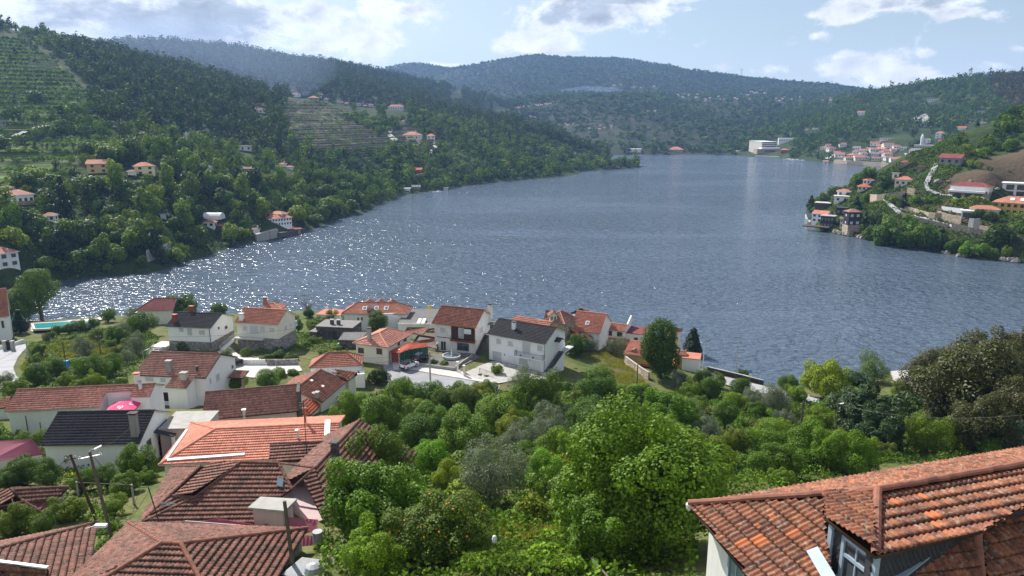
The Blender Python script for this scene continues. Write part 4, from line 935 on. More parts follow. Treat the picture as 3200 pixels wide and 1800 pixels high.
# --- salmon hip roof
h = House('salmon_roof_house','house with fresh salmon pink hipped roof edged by white gutters',px('e',250,537),px('e',1700,462),22.0,18.0,px('e',720,240),px('e',1640,165),C_=px('e',1690,133),oh=.4)
h.gable('tile_salmon','tile_cap_salmon','paint_white',hip='left',tw=.24).walls('cream_wall'); H9 = h
nf = nrm(np.cross(h.u,h.R1-h.A)); nl = nrm(np.cross(h.n,h.R1-h.A)); nl = nl if nl[2] > 0 else -nl
def strip(a,b,nn,w=.14,hh=.1): mb = MB(); mb.box3((a+b)/2+nn*.06,(b-a)/2,nrm(np.cross(b-a,nn))*w,nn*hh); mb.build('gutter',M['paint_white'],H9.t)
strip(at_plane(*px('e',325,500),h.A,nf),at_plane(*px('e',962,452),h.A,nf),nf); strip(at_plane(*px('e',490,252),h.A,nl),at_plane(*px('e',322,492),h.A,nl),nl); strip(at_plane(*px('e',1645,172),h.A,nf),at_plane(*px('e',1640,298),h.A,nf),nf,.28)
for (x,y,hh) in ((1400,318,1.0),(1460,180,1.6)):
 q = at_plane(*px('e',x,y),h.A,nf); mb = MB(); mb.lathe(q-UP*.2,[(.12,0),(.12,hh),(.2,hh+.02),(.24,hh+.16),(.05,hh+.24)],10); mb.build('flue',M['terracotta_pot' if hh > 1.2 else 'steel_pale'],h.t)
mt = thing('tv_antenna','thin rusty aerial mast rising from the old brown roof','antenna',P3('e',1475,480,25)); q = P3('e',1475,480,25.2)
mb = MB(); mb.tube([q,q+UP*5.4],.035,5); mb.build('mast',M['iron'],mt); mb = MB(); [mb.tube([q+UP*(5.2-.25*i)-h.u*.35,q+UP*(5.2-.25*i)+h.u*.35],.012,4) for i in range(3)]; mb.build('aerial',M['steel_pale'],mt)
# --- roofs described plane by plane from their corners
def roof_house(name,label,planes,mat,walls,wallmat,zb,caps=(),capmat='tile_cap_brown',slabmat='wood_dark',cat='house',group=None,walldrop=.16,**kw):
 """planes: lists of corner points (eave direction taken from the first two); walls: footprint under the roof"""
 c = sum(np.mean(p,axis=0) for p in planes)/len(planes); t = thing(name,label,cat,(c[0],c[1],zb),group)
 t_roof = roof_part('roof',[(p,p[1]-p[0]) for p in planes],mat,t,slabmat=slabmat,**kw)
 if caps: ridge_caps('ridge_tiles',caps,capmat,t_roof)
 if len(walls):
  cc = np.mean(walls,axis=0); w = [q+(cc-q)*[1,1,0]/max(.1,np.linalg.norm((cc-q)[:2]))*.45 for q in walls]
  mb = MB(); i = mb.verts([np.array([q[0],q[1],zb-2.5]) for q in w]+[q-UP*walldrop for q in w]); k = len(w)
  for j in range(k): mb.face([i+j,i+(j+1) % k,i+k+(j+1) % k,i+k+j])
  mb.face([i+k+j for j in range(k)]); mb.build('wall',M[wallmat],t)
 return t
# old brown roofs in the lower left centre
E = lambda x,y,z: P3('e',x,y,z)
E0,E1 = E(85,1030,24.6),E(1080,1012,24.6); pA = slope_plane(E0,E1,.5); oA = lambda x,y: onp('e',x,y,pA)
m1,m2 = oA(930,512),oA(1240,522); zr = m1[2]; print('old roof ridge z',zr,m2[2])
v1,v2 = oA(1350,735),oA(1250,802); hl = oA(550,805); h0 = oA(370,792)
L1 = E(595,548,zr-1.0); L2 = E(700,542,zr-.9); Ld = E(365,548,24.6); Le = E(150,900,24.5); Lb = E(85,1032,24.55)
q = E(1540,562,zr); pk = E(1908,165,zr); ur = nrm(pk-q); sd = np.array([ur[1],-ur[0],0]); rr = 5.4; slp = .52
e_far = pk+sd*rr-UP*rr*slp; e_near = q-ur*7.5+sd*rr-UP*rr*slp; qn = q-ur*2.0
pR = (q,nrm(np.cross(ur,sd-UP*slp)),ur)
w1,w2,w3 = onp('e',1350,735,pR),onp('e',1375,965,pR),onp('e',1560,980,pR)
l_far = pk-sd*3.2-UP*3.2*slp; l_near = q-sd*3.2-UP*3.2*slp-ur*.5
t = roof_house('old_brown_roof_house','rambling old house under weathered dark brown tile roofs with several hips and a valley',[
 [E0,E1,onp('e',1250,802,pA),hl],[hl,onp('e',1250,802,pA),v1,m2,m1],[E0,hl,h0],[h0,hl,m1,L2],
 [Lb,h0,L2,L1],[Le,Lb,L1],[Ld,Le,L1]],'tile_old_brown',[E0,E1,m2*[1,1,0]+UP*24.6,Ld],'pink_wall',21.5,[(m1,m2),(m1,hl),(hl,h0),(L1,Lb),(Ld,L1),(m2,v1)],lift=.075)
t2 = roof_house('old_brown_roof_wing','gabled wing of old brown tile roof rising to a peak beside the dark tree',[
 [e_near,e_far,pk,q],[w2,e_near,q,w1] if False else [e_near,e_near+UP*.01-ur*.01,qn,q],[l_near,l_far,pk,q]],'tile_old_brown',[e_near,e_far,l_far,l_near],'pink_wall',21.0,[(q,pk),(m2,q),(v1,q)],lift=.075)
chimney(t2,onp('e',1710,500,pR),ur,sd,.6,.5,1.5,'stone_dark','stone_dark')
opening(t,oA(1255,700)+UP*.02,nrm(E1-E0),pA[1],.01,.01,'glass') if False else None
sk = MB(); a = [oA(*k)+UP*.16 for k in ((1225,725),(1275,735),(1282,665),(1232,660))]; sk.prism(a,UP*.05); sk.build('skylight',M['glass_blue'],t)
s1_,s2_,s3_,s4_ = E(1160,512,25.0),E(1480,492,25.0),E(1605,345,25.7),E(1170,362,25.7)
roof_house('lean_to_roof','short brown tiled lean-to roof squeezed between the salmon roof and the old brown roofs',[[s1_,s2_,s3_,s4_]],'tile_old_brown',[s1_,s2_,s3_,s4_],'cream_wall',21,[(s4_,s3_)],walldrop=.3,cat='roof',lift=.07)
# the wide flat-capped chimney
c0 = E(1190,1000,25.2); u_ = nrm(E1-E0); n_ = np.array([-u_[1],u_[0],0])
cs_ = [E(985,885,27.4),E(1290,912,27.4),E(1392,812,27.4),E(1090,795,27.4)]
t = thing('wide_chimney','wide faded pink chimney stack under a lichen stained flat concrete slab','chimney',(np.mean(cs_,axis=0)[0],np.mean(cs_,axis=0)[1],25)); cc = np.mean(cs_,axis=0)
mb = MB(); mb.prism([q-UP*.14 for q in cs_],UP*.14); mb.build('slab',M['concrete'],t)
mb = MB(); mb.prism([np.array([*(cc+(q-cc)*.80)[:2],23.5]) for q in cs_],UP*(27.4-.142-23.5)); mb.build('stack',M['pink_wall'],t)
# maroon sheet metal roofs
def metal_roof(name,label,pts,mat='metal_maroon',ribs=10,group=None,legs=0,down=2.0,wallmat=None):
 c = np.mean(pts,axis=0); t = thing(name,label,'roof',(c[0],c[1],c[2]-down),group); n = nrm(np.cross(pts[1]-pts[0],pts[3]-pts[0])); n = n if n[2] > 0 else -n
 mb = MB(); mb.prism([p-n*.03 for p in pts],n*.03)
 for i in range(ribs+1):
  a = pts[0]+(pts[1]-pts[0])*i/ribs; b = pts[3]+(pts[2]-pts[3])*i/ribs; s = nrm(pts[1]-pts[0]); mb.box3((a+b)/2+n*.03,(b-a)/2,s*.025,n*.03)
 mb.build('sheet',M[mat],t)
 if legs:
  mb = MB()
  for p in pts: mb.box(np.array([p[0],p[1],p[2]-down])+(c-p)*[.04,.04,0],_R*.06,np.array([0,.06,0]),down-.06)
  mb.build('post',M['wood_dark'],t)
 if wallmat:
  mb = MB(); w = [p+(c-p)*[.05,.05,0] for p in pts]; i = mb.verts([p-UP*down for p in w]+[p-UP*.05 for p in w])
  for j in range(4): mb.face([i+j,i+(j+1) % 4,i+4+(j+1) % 4,i+4+j])
  mb.build('wall',M[wallmat],t)
 return t
metal_roof('metal_roof','maroon sheet metal roof with raised seams beside the wide chimney',[E(1060,1050,25.9),E(1540,1110,25.5),E(1565,985,26.1),E(1290,962,26.6)],ribs=9,wallmat='pink_wall',down=3)
metal_roof('metal_roof','narrow maroon metal roof with a pale pink fascia in front of the old brown roofs',[E(470,1022,26.0),E(950,1052,26.0),E(1060,1028,26.5),E(740,975,26.5)],ribs=9,wallmat='wood_dark',down=2)
mb = MB(); a,b = E(470,1010,26.25),E(950,1048,26.25); mb.box3((a+b)/2,(b-a)/2,UP*.16,nrm(np.cross(b-a,UP))*.03); tag(mb.build('fascia_board',M['pink_wall']),'pale pink board edging the narrow maroon metal roof','board')
metal_roof('metal_roof','steep maroon and white patched metal roof below the wooden pole',[E(1410,1290,26.0),E(1500,1290,26.0),E(1545,1120,26.9),E(1410,1110,26.9)],ribs=4,down=2.5,wallmat='block_wall')
metal_roof('metal_roof','pale corrugated iron roof of a shed at the garden edge',[E(1270,1440,28.0),E(1440,1500,28.0),E(1600,1320,28.3),E(1440,1300,28.3)],'metal_corrugated',14,down=1.5,wallmat='wood_dark')
metal_roof('metal_roof','stained yellowish corrugated panel leaning by the shed',[E(1600,1390,27.4),E(1690,1400,27.4),E(1700,1290,27.9),E(1590,1270,27.9)],'cream_wall',8,down=1.2)
mb = MB(); q = E(1570,1240,26.6); mb.tube([q-UP*.6,q+UP*1.4],.32,14); tag(mb.build('metal_drum',M['metal_corrugated']),'grey ribbed metal cylinder standing at the end of the maroon roof','drum')
# the big pyramid roof at the bottom
def hip_rect(name,label,k1,k2,length,slope,mat,zb,wallmat,capmat='tile_cap_clay',**kw):
 """k1, k2: the far corners; the roof comes towards the eye by length"""
 u = nrm(k2-k1); n = np.array([-u[1],u[0],0]); n = n if np.dot(n,(k1-EYE)*[1,1,0]) < 0 else -n; W = np.linalg.norm(k2-k1)
 k3,k4 = k2+n*length,k1+n*length; half = min(W,length)/2
 if length >= W: t1 = (k1+k2)/2+n*half+UP*half*slope; t2_ = (k3+k4)/2-n*half+UP*half*slope; pls = [[k1,k2,t1],[k2,k3,t2_,t1],[k3,k4,t2_],[k4,k1,t1,t2_]]
 else: t1 = (k1+k4)/2+u*half+UP*half*slope; t2_ = (k2+k3)/2-u*half+UP*half*slope; pls = [[k1,k2,t2_,t1],[k2,k3,t2_],[k3,k4,t1,t2_],[k4,k1,t1]]
 print('HIP',name,'W %.1f' % W,'apex',proj(t1),proj(t2_),'corners',proj(k3),proj(k4))
 caps = [(t1,t2_)]+([(k1,t1),(k2,t1),(k3,t2_),(k4,t2_)] if length >= W else [(k1,t1),(k4,t1),(k2,t2_),(k3,t2_)])
 return roof_house(name,label,pls,mat,[k1,k2,k3,k4],wallmat,zb,caps,capmat,**kw)
# the low pyramid roof in front, bottom of the picture
k1,k2 = E(8,1012,28.2),E(1478,1058,28.2)
hip_rect('old_brown_roof_house','house under a low brown hipped tile roof, in front of the wooden pole',k1,k2,10.8,.40,'tile_old_brown',24.5,'block_wall',lift=.075)
D = lambda x,y,z: P3('d',x,y,z)
# bottom left roof: one slope faces the lane, the other the back garden
c1,c2 = D(887,962,27.2),D(790,1520,27.2); ul = nrm(c2-c1); back = np.array([ul[1],-ul[0],0]); back = back if back[0] < 0 else -back
w_ = 12.0; hf = 5.2; top1 = c1+back*hf+ul*hf+UP*hf*.42; top2 = c1+back*9+ul*hf+UP*hf*.42
roof_house('old_brown_roof_house','brown tiled house at the bottom left corner, its hip climbing away from the lane',[[c1,c2,c2+back*hf+UP*hf*.42,top1],[c1+back*13,c1,top1,top2+back*4]],'tile_old_brown',[c1,c2,c2+back*11,c1+back*13],'block_wall',23.5,[(c1,top1),(top1,top2+back*4)],lift=.075)
r0 = [D(-40,1460,28.6),D(440,1470,28.6),D(440,1385,29.3),D(-40,1318,29.3)]
t = roof_house('low_roof','small brown tiled roof edged with a white ridge strip in the bottom left corner',[r0],'tile_old_brown',r0,'block_wall',27,[],cat='roof',lift=.07)
mb = MB(); mb.box3((D(-40,1312,29.36)+D(430,1372,29.36))/2,(D(430,1372,29.36)-D(-40,1312,29.36))/2,UP*.05,np.array([.02,.1,0])); mb.build('edge_strip',M['paint_white'],t)
# small hipped roof at the left
a0,a1,a2 = D(95,660,23.0),D(620,645,22.0),D(500,772,21.4)
pts_ = [D(215,775,22.2),D(385,885,21.2),D(-60,900,21.0),D(-60,700,21.6),D(-60,840,21.9)]
roof_house('small_hipped_house','small house under a low brown hipped roof among the bushes by the left edge',[[pts_[0],a2,a1,a0],[pts_[1],a2+UP*-.2,pts_[0]],[pts_[4],pts_[0],a0,pts_[3]],[pts_[2],pts_[1],pts_[0],pts_[4]]],'tile_old_brown',[pts_[2],pts_[1],a2,a1,pts_[3]],'block_wall',18.5,[(a0,a1),(a0,pts_[0]),(pts_[0],pts_[1]),(pts_[4],pts_[0]),(pts_[0],a2)],lift=.06,walldrop=.5)
metal_roof('red_ribbed_roof','low shed with a wine red ribbed roof beside the grass patch at the left',[D(-120,420,19.4),D(395,347,19.4),D(285,210,20.7),D(-100,232,20.7)],'metal_maroon',34,wallmat='cream_wall',down=3)
q_ = [P3('a',-60,1215,15.6),P3('a',75,1200,15.6),P3('a',112,1092,16.3),P3('a',-30,1120,16.3)]
roof_house('red_roof_shed','small pale green shed with a red tiled roof at the end of the long house',[q_],'tile_terracotta',q_,'pale_green_wall',13.5,cat='shed',walldrop=.3)
h = House('white_house','white house with a terracotta roof half hidden behind the tall tree at the left edge',(-150,1010),px('a',95,286),9.3,5.2,(-120,915),px('a',60,90),W=8.5,slope=.5,oh=.3)
h.gable('tile_terracotta','tile_cap_salmon').walls('white_wall'); h.op('right','a',45,405,60,440,'dark') if False else h.op('front','a',15,330,40,400,'dark')
h = House('maroon_roof_house','riverside house with a dusky maroon hipped roof behind the round citrus tree',px('a',1358,230),px('a',1735,222),6.8,3.2,px('a',1550,106),px('a',1740,102),slope=.5,oh=.4)
h.gable('tile_wine','tile_cap_brown',hip='left').walls('cream_wall')
h = House('brick_chimney_house','low house with a small salmon hipped roof and tall brick chimney behind the cream house',px('b',372,207),px('b',575,212),8.4,4.5,px('b',470,150),px('b',500,150),slope=.5,oh=.3)
h.gable('tile_salmon','tile_cap_salmon',hip=True).walls('cream_wall'); chimney(h.t,h.P(.3,h.W*.5,h.ze+.2),h.u,h.n,.8,.6,2.0,'terracotta_pot','concrete')
# large riverside house with skylights
h = House('riverside_house','large white riverside house with a wide red hipped roof, three skylights and small peaks behind',px('b',1180,257),px('b',1850,264),7.8,3.0,px('b',1350,150),px('b',1750,147),C_=px('b',1905,192),oh=.5)
h.gable('tile_terracotta','tile_cap_clay',hip=True).walls('white_wall'); H19 = h
nf = nrm(np.cross(h.u,h.R1-h.A))
for x in (1417,1535,1634):
 c0 = at_plane(*px('b',x,204),h.A,nf); w = nrm(np.cross(nf,h.u)); w = w if w[2] > 0 else -w; mb = MB(); mb.box3(c0+nf*.08,h.u*.5,w*.6,nf*.07); sk = mb.build('skylight',M['paint_white'],h.t); mb = MB(); mb.box3(c0+nf*.16,h.u*.36,w*.45,nf*.02); mb.build('pane',M['glass_blue'],sk)
for k in (.22,.5,.8):
 q = h.P(h.r1+(h.r2-h.r1)*k,h.W*.62,h.ze+h.rise-.25); roof_part('rear_peak',[([q-h.u*1.3-UP*.3,q-h.u*1.3+h.n*2-UP*.3,q+h.n*2+UP*.5,q+UP*.5],h.n),([q+h.u*1.3-UP*.3,q+h.u*1.3+h.n*2-UP*.3,q+h.n*2+UP*.5,q+UP*.5],h.n)],'tile_terracotta',h.t)
lo = [P3('b',1240,277,7.0),P3('b',1500,275,7.0),P3('b',1500,232,7.9),P3('b',1300,232,7.9)]
roof_part('low_roof',[(lo,h.u)],'tile_terracotta',h.t)
for b in ((1343,297,1358,320),(1380,295,1395,322),(1480,300,1500,330)): h.op('front','b',*b,'dark')
h = H19; wm = near_at(*px('b',1730,380)); wl = thing('white_garden_wall','white boundary wall in front of the riverside house','wall',wm)
a,b = at_z(*px('b',1600,395),4.6),at_z(*px('b',1760,385),4.6); mb = MB(); mb.box3((a+b)/2+UP*1.2,(b-a)/2,UP*2.2,nrm(np.cross(b-a,UP))*.12); mb.build('wall',M['white_wall'],wl)
# dish on a pole in front of it
q = near_at(*px('b',1492,432)); ds = thing('satellite_dish','large pale satellite dish on a thin pole before the riverside house roof','dish',q); tp = P3('b',1486,240,q[2]+6) if False else None
hz = at_plane(*px('b',1490,225),q,nrm((q-EYE)*[1,1,0])); mb = MB(); mb.tube([q,np.array([q[0],q[1],hz[2]])],.06,6); mb.build('pole',M['steel_pale'],ds)
mb = MB(); ax = nrm(np.array([-.75,.35,.45])); s_ = nrm(np.cross(ax,UP)); t_ = np.cross(s_,ax); hc = np.array([q[0],q[1],hz[2]+.4])
rings = [mb.verts([hc+ax*(.35*r*r)+(s_*math.cos(2*PI*k/20)+t_*math.sin(2*PI*k/20))*r*1.25 for k in range(20)]) for r in (.05,.4,.7,1.0)]
for a,b in zip(rings[:-1],rings[1:]):
 for k in range(20): mb.face([a+k,a+(k+1) % 20,b+(k+1) % 20,b+k])
mb.build('dish',M['steel_pale'],ds,smooth=True)
# middle house with awning (its ridge runs away from the eye)
h = House('beige_house','beige single storey house with orange-brown hipped roof beside the red metal carport',px('b',1650,600),px('b',1905,457),12.5,8.8,px('b',1562,450),px('b',1635,380),C_=px('b',1238,582),oh=.45)
h.gable('tile_pinkish','tile_cap_salmon',hip=True).walls('cream_wall'); H20 = h
for b in ((1352,603,1406,652),(1537,610,1590,663)): h.op('left','b',*b,'red')
for b in ((1750,548,1765,572),(1808,512,1832,532)): h.op('front','b',*b,'brown')
q = h.P(h.L*.14,h.W*.62,h.ze+.9); chimney(h.t,q,h.u,h.n,.6,.6,1.9,'concrete','fascia_dark')
cpts = [P3('b',1660,642,11.3),P3('b',1765,658,11.3),P3('b',1975,560,12.0),P3('b',1862,545,12.2)]
metal_roof('carport_roof','bright red corrugated carport roof joined to the beige house',cpts,'tile_orange',8,legs=1,down=2.6)
cpts = [P3('b',1870,615,11.6),P3('b',2050,590,11.6),P3('b',2045,550,12.1),P3('b',1880,565,12.1)]
metal_roof('carport_roof','smaller red roof with a white end panel over the green netting',cpts,'tile_orange',8,legs=1,down=2.6)
gp = near_at(*px('b',1710,752)); gt = thing('garage_front','dark brown slatted garage door under the red carport roof','garage',gp)
a,b = near_at(*px('b',1664,752)),near_at(*px('b',1757,758)); mb = MB(); mb.box3((a+b)/2+UP*1.1,(b-a)/2,UP*1.15,nrm(np.cross(b-a,UP))*.06); mb.build('door_leaf',M['paint_red_brown'],gt); mb = MB(); mb.box3(b+UP*1.3+nrm(b-a)*.2,nrm(b-a)*.15,UP*1.5,np.array([0,.15,0])); mb.build('pillar',M['cream_wall'],gt)
a,b = near_at(*px('b',1770,745)),near_at(*px('b',2042,668)); fn = thing('net_fence','fence covered with green shade netting beside the parked car','fence',(a+b)/2)
mb = MB(); mb.box3((a+b)/2+UP*.9,(b-a)/2,UP*1.0,nrm(np.cross(b-a,UP))*.03); mb.build('netting',M['net_green'],fn); mb = MB(); [mb.tube([a+(b-a)*k/6,a+(b-a)*k/6+UP*2.1],.04,5) for k in range(7)]; mb.build('post',M['steel_pale'],fn)
# house with the white roof terrace, and its neighbours
h = House('terrace_house','house with a ribbed salmon and brown hipped roof behind a white balustraded roof terrace',px('b',855,806),px('b',1392,778),13.2,9.8,px('b',1045,650),px('b',1225,646),C_=px('b',1472,682),oh=.25)
h.gable('tile_terracotta','tile_cap_clay',hip=True).walls('white_wall_old'); H21 = h
p,n,u = h.plane('front'); tz = 12.2
mb = MB(); mb.box3(p+u*(h.L*.45)+n*.9+UP*(tz-p[2]-1.6),u*h.L*.56,n*.9,UP*1.6); mb.build('terrace',M['white_wall'],h.t)
railing(h.t,[p-u*.9+n*1.75+UP*(tz-p[2]),p+u*(h.L*1.0)+n*1.75+UP*(tz-p[2])],.8,'paint_white',.22)
for i in range(5):
 c0 = p+u*(h.L*(.62+.07*i))+n*(1.2+.1*(i % 2))+UP*(tz-p[2]); mb = MB(); mb.lathe(c0,[(.12,0),(.17,.32)],8); tag(mb.build('flower_pot',M['terracotta_pot' if i % 2 else 'paint_black']),'small flower pot standing by the balustrade of the white roof terrace','pot','pots on the white roof terrace')
h.op('right','b',1402,860,1425,922,'greydoor')
h = House('red_roof_house','long house with one dark red tiled slope and one salmon slope',px('b',985,1156),px('b',1246,932),14.2,11.0,px('b',780,966),px('b',980,813),C_=px('b',612,972),oh=.3)
h.gable('tile_old_red','tile_cap_clay').walls('cream_wall'); H22 = h
for (x,y) in ((880,935),(992,992),(900,1060),(935,1070)):
 nf = nrm(np.cross(h.u,h.R1-h.A)); c0 = at_plane(*px('b',x,y),h.A,nf)+nf*.1; w = nrm(np.cross(nf,h.u)); mb = MB(); mb.box3(c0,h.u*.28,w*.2,nf*.03); mb.build('clear_tile',M['cream_wall'],h.t)
h.chimney('b',938,1105,.6,.7,'concrete','concrete')
pl_ = [P3('b',1250,932,14.4),P3('b',1345,868,14.4),P3('b',1335,848,15.0),P3('b',1090,850,15.2)]
roof_house('red_roof_extension','narrow red roofed lean-to between the terrace house and the long red roof',[[pl_[0],pl_[1],pl_[2],pl_[3]]],'tile_old_red',pl_,'cream_wall',10.5,[(pl_[3],pl_[0])],'tile_cap_clay',cat='roof',walldrop=.3)
pl_ = [P3('b',868,1282,13.6),P3('b',985,1168,13.6),P3('b',835,1112,14.9),P3('b',765,1150,14.9)]
roof_house('orange_roof_shed','shed with vivid orange new roof tiles at the foot of the long red roof',[pl_,[P3('b',780,1262,13.7),P3('b',868,1282,13.6),P3('b',765,1150,14.9)]],'tile_orange',pl_,'cream_wall',11,cat='shed')
# dark stone ruin and grey shed
def flat_block(name,label,zone,A,B,zt,zb,depth,wall,roofm='concrete',par=.0,cat='building'):
 a,b = P3(zone,*A,zt),P3(zone,*B,zt); u = nrm(b-a); n = np.array([-u[1],u[0],0]); n = n if np.dot(n,(a-EYE)*[1,1,0]) > 0 else -n
 m = (a+b)/2+n*depth/2; t = thing(name,label,cat,(m[0],m[1],zb)); mb = MB(); mb.box(np.array([m[0],m[1],zb-1.5]),(b-a)/2,n*depth/2,zt-zb+1.5); mb.build('wall',M[wall],t)
 mb = MB(); mb.box(np.array([m[0],m[1],zt+.002]),(b-a)/2+u*.12,n*(depth/2+.12),.12); mb.build('roof',M[roofm],t); t['u'] = list(map(float,u)); return t,a,u,n
t,a,u,n = flat_block('stone_outbuilding','dark soot-stained stone outbuilding with a flat roof and two squat flues behind the vegetable plot','b',(925,388),(1290,405),9.8,7.0,5.5,'stone_dark','sheet_grey')
opening(t,a+u*4.2-UP*2.7,u,-n,.9,1.8,'brown'); [chimney(t,a+u*(2.9+1.5*k)+n*2+UP*.1,u,n,.7,.6,.9,'stone_dark','concrete') for k in (0,1)]
t,a,u,n = flat_block('stone_outbuilding','lower dark stone store built against the sooty flat roofed outbuilding','b',(860,440),(925,446),8.9,7.0,4,'stone_dark','sheet_grey')
metal_roof('old_shed','low shed with a sagging grey fibre roof beside the stone outbuilding',[P3('b',1150,522,9.6),P3('b',1380,528,9.8),P3('b',1440,442,10.4),P3('b',1205,445,10.2)],'sheet_grey',16,wallmat='stone_dark',down=1.8)
pl_ = [P3('b',1815,440,8.8),P3('b',2000,466,8.8),P3('b',2060,396,9.7),P3('b',1845,393,9.7)]
roof_house('red_shed','low shed with plain red tile roof behind the beige house',[pl_],'tile_terracotta',pl_,'cream_wall',6.5,cat='shed',walldrop=.35)
pl_ = [P3('b',1890,532,9.3),P3('b',2125,606,9.3),P3('b',2160,470,11.2),P3('b',2110,464,11.2)]
pl_ = [P3('b',1900,545,9.3),P3('b',2140,612,9.3),P3('b',2160,500,10.9),P3('b',1950,470,10.9)]
roof_house('red_shed','wide old red tiled roof running behind the weathered white house',[pl_],'tile_old_red',pl_,'cream_wall',6.5,[(pl_[3],pl_[2])],'tile_cap_clay',cat='shed',walldrop=.35)
pl_ = [P3('b',2030,440,8.8),P3('b',2150,442,8.8),P3('b',2150,395,9.4),P3('b',2060,410,9.4)]
roof_house('red_shed','little red roof tucked against the corner of the weathered white house',[pl_],'tile_terracotta',pl_,'cream_wall',6.5,cat='shed',walldrop=.35)
t,a,u,n = flat_block('flat_roofed_hall','low hall with a grey gravel flat roof, white parapet and cooling units by the river','b',(1750,372),(2150,372),6.6,3.2,14,'white_wall','gravel_flat')
for k in (0,1):
 q = P3('b',1965+45*k,352,6.75); mb = MB(); mb.box(q,u*.35,n*2.2,.55); mb.build('cooling_unit',M['paint_white'],t)
mb = MB(); mb.box3(a+UP*.3-n*.1,u*.01,UP*.01,n*.01); mb.box3(a+u*14+UP*.25-n*.14,u*14,UP*.22,n*.05); mb.build('parapet',M['white_wall'],t)
t,a,u,n = flat_block('riverside_bar','long low riverside building with a flat salmon roof left of the big red roof','b',(925,268),(1165,280),4.6,2.2,5.5,'white_wall','tile_salmon')
# right of the white house
K = lambda x,y,z: P3('k',x,y,z)
pl_ = [P3('c',925,345,10.4),P3('c',1338,405,10.4),P3('c',1372,345,11.6),P3('c',1020,283,11.6)]
roof_house('salmon_roof_house','house with a long salmon roof just behind the dark roof of the white house',[pl_],'tile_salmon',pl_,'yellow_wall',7,[(pl_[3],pl_[2])],'tile_cap_salmon',walldrop=.3)
h = House('stone_tower_house','old stone house with a brown hipped roof and a beige dormer with two tiny windows',K_ := px('k',270,263),px('k',432,186),11.0,4.8,px('k',205,92),px('k',235,90),W=5.2,slope=.62,oh=.35)
h.gable('tile_mid_brown','tile_cap_salmon',hip=True).walls('stone_warm'); H27 = h
dm = [K(75,240,10.9),K(170,238,10.9)]; u = nrm(dm[1]-dm[0]); n = np.array([-u[1],u[0],0]); mb = MB(); a,b = dm; mb.prism([a,b,b+UP*1.5,(a+b)/2+UP*2.3,a+UP*1.5],n*2.2); mb.build('dormer',M['cream_wall'],h.t)
for k in (-.35,.35): opening(h.t,(a+b)/2+u*k+UP*.7-n*.01,u,-n,.28,.6,'dark',arch=True)
roof_part('dormer_roof',[([a-u*.3+UP*1.35-n*.2,a-u*.3+UP*1.35+n*2.2,(a+b)/2+UP*2.4+n*2.2,(a+b)/2+UP*2.4-n*.2],n),([b+u*.3+UP*1.35-n*.2,b+u*.3+UP*1.35+n*2.2,(a+b)/2+UP*2.4+n*2.2,(a+b)/2+UP*2.4-n*.2],n)],'tile_mid_brown',h.t)
pl_ = [K(-5,222,10.6),K(82,228,10.6),K(150,90,12.6),K(20,86,12.6)]
roof_house('brown_roof_wing','left wing of the stone house with a plain brown tiled roof',[pl_],'tile_mid_brown',pl_,'stone_warm',4.8,[(pl_[3],pl_[2])],cat='house',walldrop=.35)
h = House('salmon_roof_house','large white house with a steep salmon roof and one skylight overlooking the river',px('k',330,340),px('k',727,386),8.6,4.2,px('k',420,106),px('k',850,133),slope=.62,oh=.3)
h.gable('tile_salmon','tile_cap_salmon','paint_white').walls('white_wall'); nf = nrm(np.cross(h.u,h.R1-h.A)); c0 = at_plane(*px('k',563,249),h.A,nf); w = nrm(np.cross(nf,h.u)); w = w if w[2] > 0 else -w
mb = MB(); mb.box3(c0+nf*.08,h.u*.4,w*.55,nf*.07); sk = mb.build('skylight',M['paint_white'],h.t); mb = MB(); mb.box3(c0+nf*.16,h.u*.28,w*.42,nf*.02); mb.build('pane',M['glass_blue'],sk)
pt = K(482,50,12.4); pl_ = [K(360,112,11),K(610,112,11),K(600,100,10.2)]
q = K(482,70,12.0); roof_house('salmon_peak_roof','small peaked salmon roof rising behind the ridge of the large salmon roofed house',[[K(340,118,11.0),K(560,118,11.0),K(482,52,12.3)],[K(560,118,11.0),K(612,100,10.9),K(482,52,12.3)]],'tile_salmon',[K(345,115,11),K(560,115,11),K(600,100,10.9)],'white_wall',4.5,[(K(560,118,11.0),K(482,52,12.3))],'tile_cap_salmon',cat='roof',walldrop=.4)
h = House('white_wing','white wing with two arched dark windows and a red roof beside the salmon roofed house',px('k',765,330),px('k',1050,357),7.2,4.0,px('k',830,237),px('k',1098,270),slope=.4,oh=.15)
h.gable('tile_salmon','tile_cap_salmon').walls('white_wall')
for b in ((815,350,878,402),(948,366,1011,418)): h.op('front','k',*b,'black',frame='wood_dark')
p,n,u = h.plane('front'); q = p+UP*(4.7-p[2]); roof_part('lower_roof',[([q+n*2.0-u*.5,q+n*2.0+u*(h.L+1.0),q+u*(h.L+1.0)+n*.02+UP*.75,q-u*.5+n*.02+UP*.75],u)],'tile_terracotta',h.t)
mb = MB(); mb.box(q+n*.9+u*h.L*.55-UP*4,u*(h.L*.55+.3),n*.75,3.95); mb.build('porch_wall',M['stone_grey'],h.t); opening(h.t,q+n*1.66+u*1.2-UP*1.9,u,n,.6,1.2,'brown')
t,a,u,n = flat_block('white_block_house','white cubic building with a raised parapet and reddish roof terrace by the big tree','k',(1045,375),(1290,400),6.4,4.0,6,'white_wall','tile_wine')
mb = MB(); mb.prism([a-u*.02-n*.1,a-u*.02+n*6.1,a-u*.02+n*6.1+UP*2.6,a-u*.02-n*.1+UP*1.1],u*.3); mb.build('parapet',M['white_wall'],t); opening(t,a+u*2.6-UP*1.6-n*.01,u,-n,.8,.8,'dark')
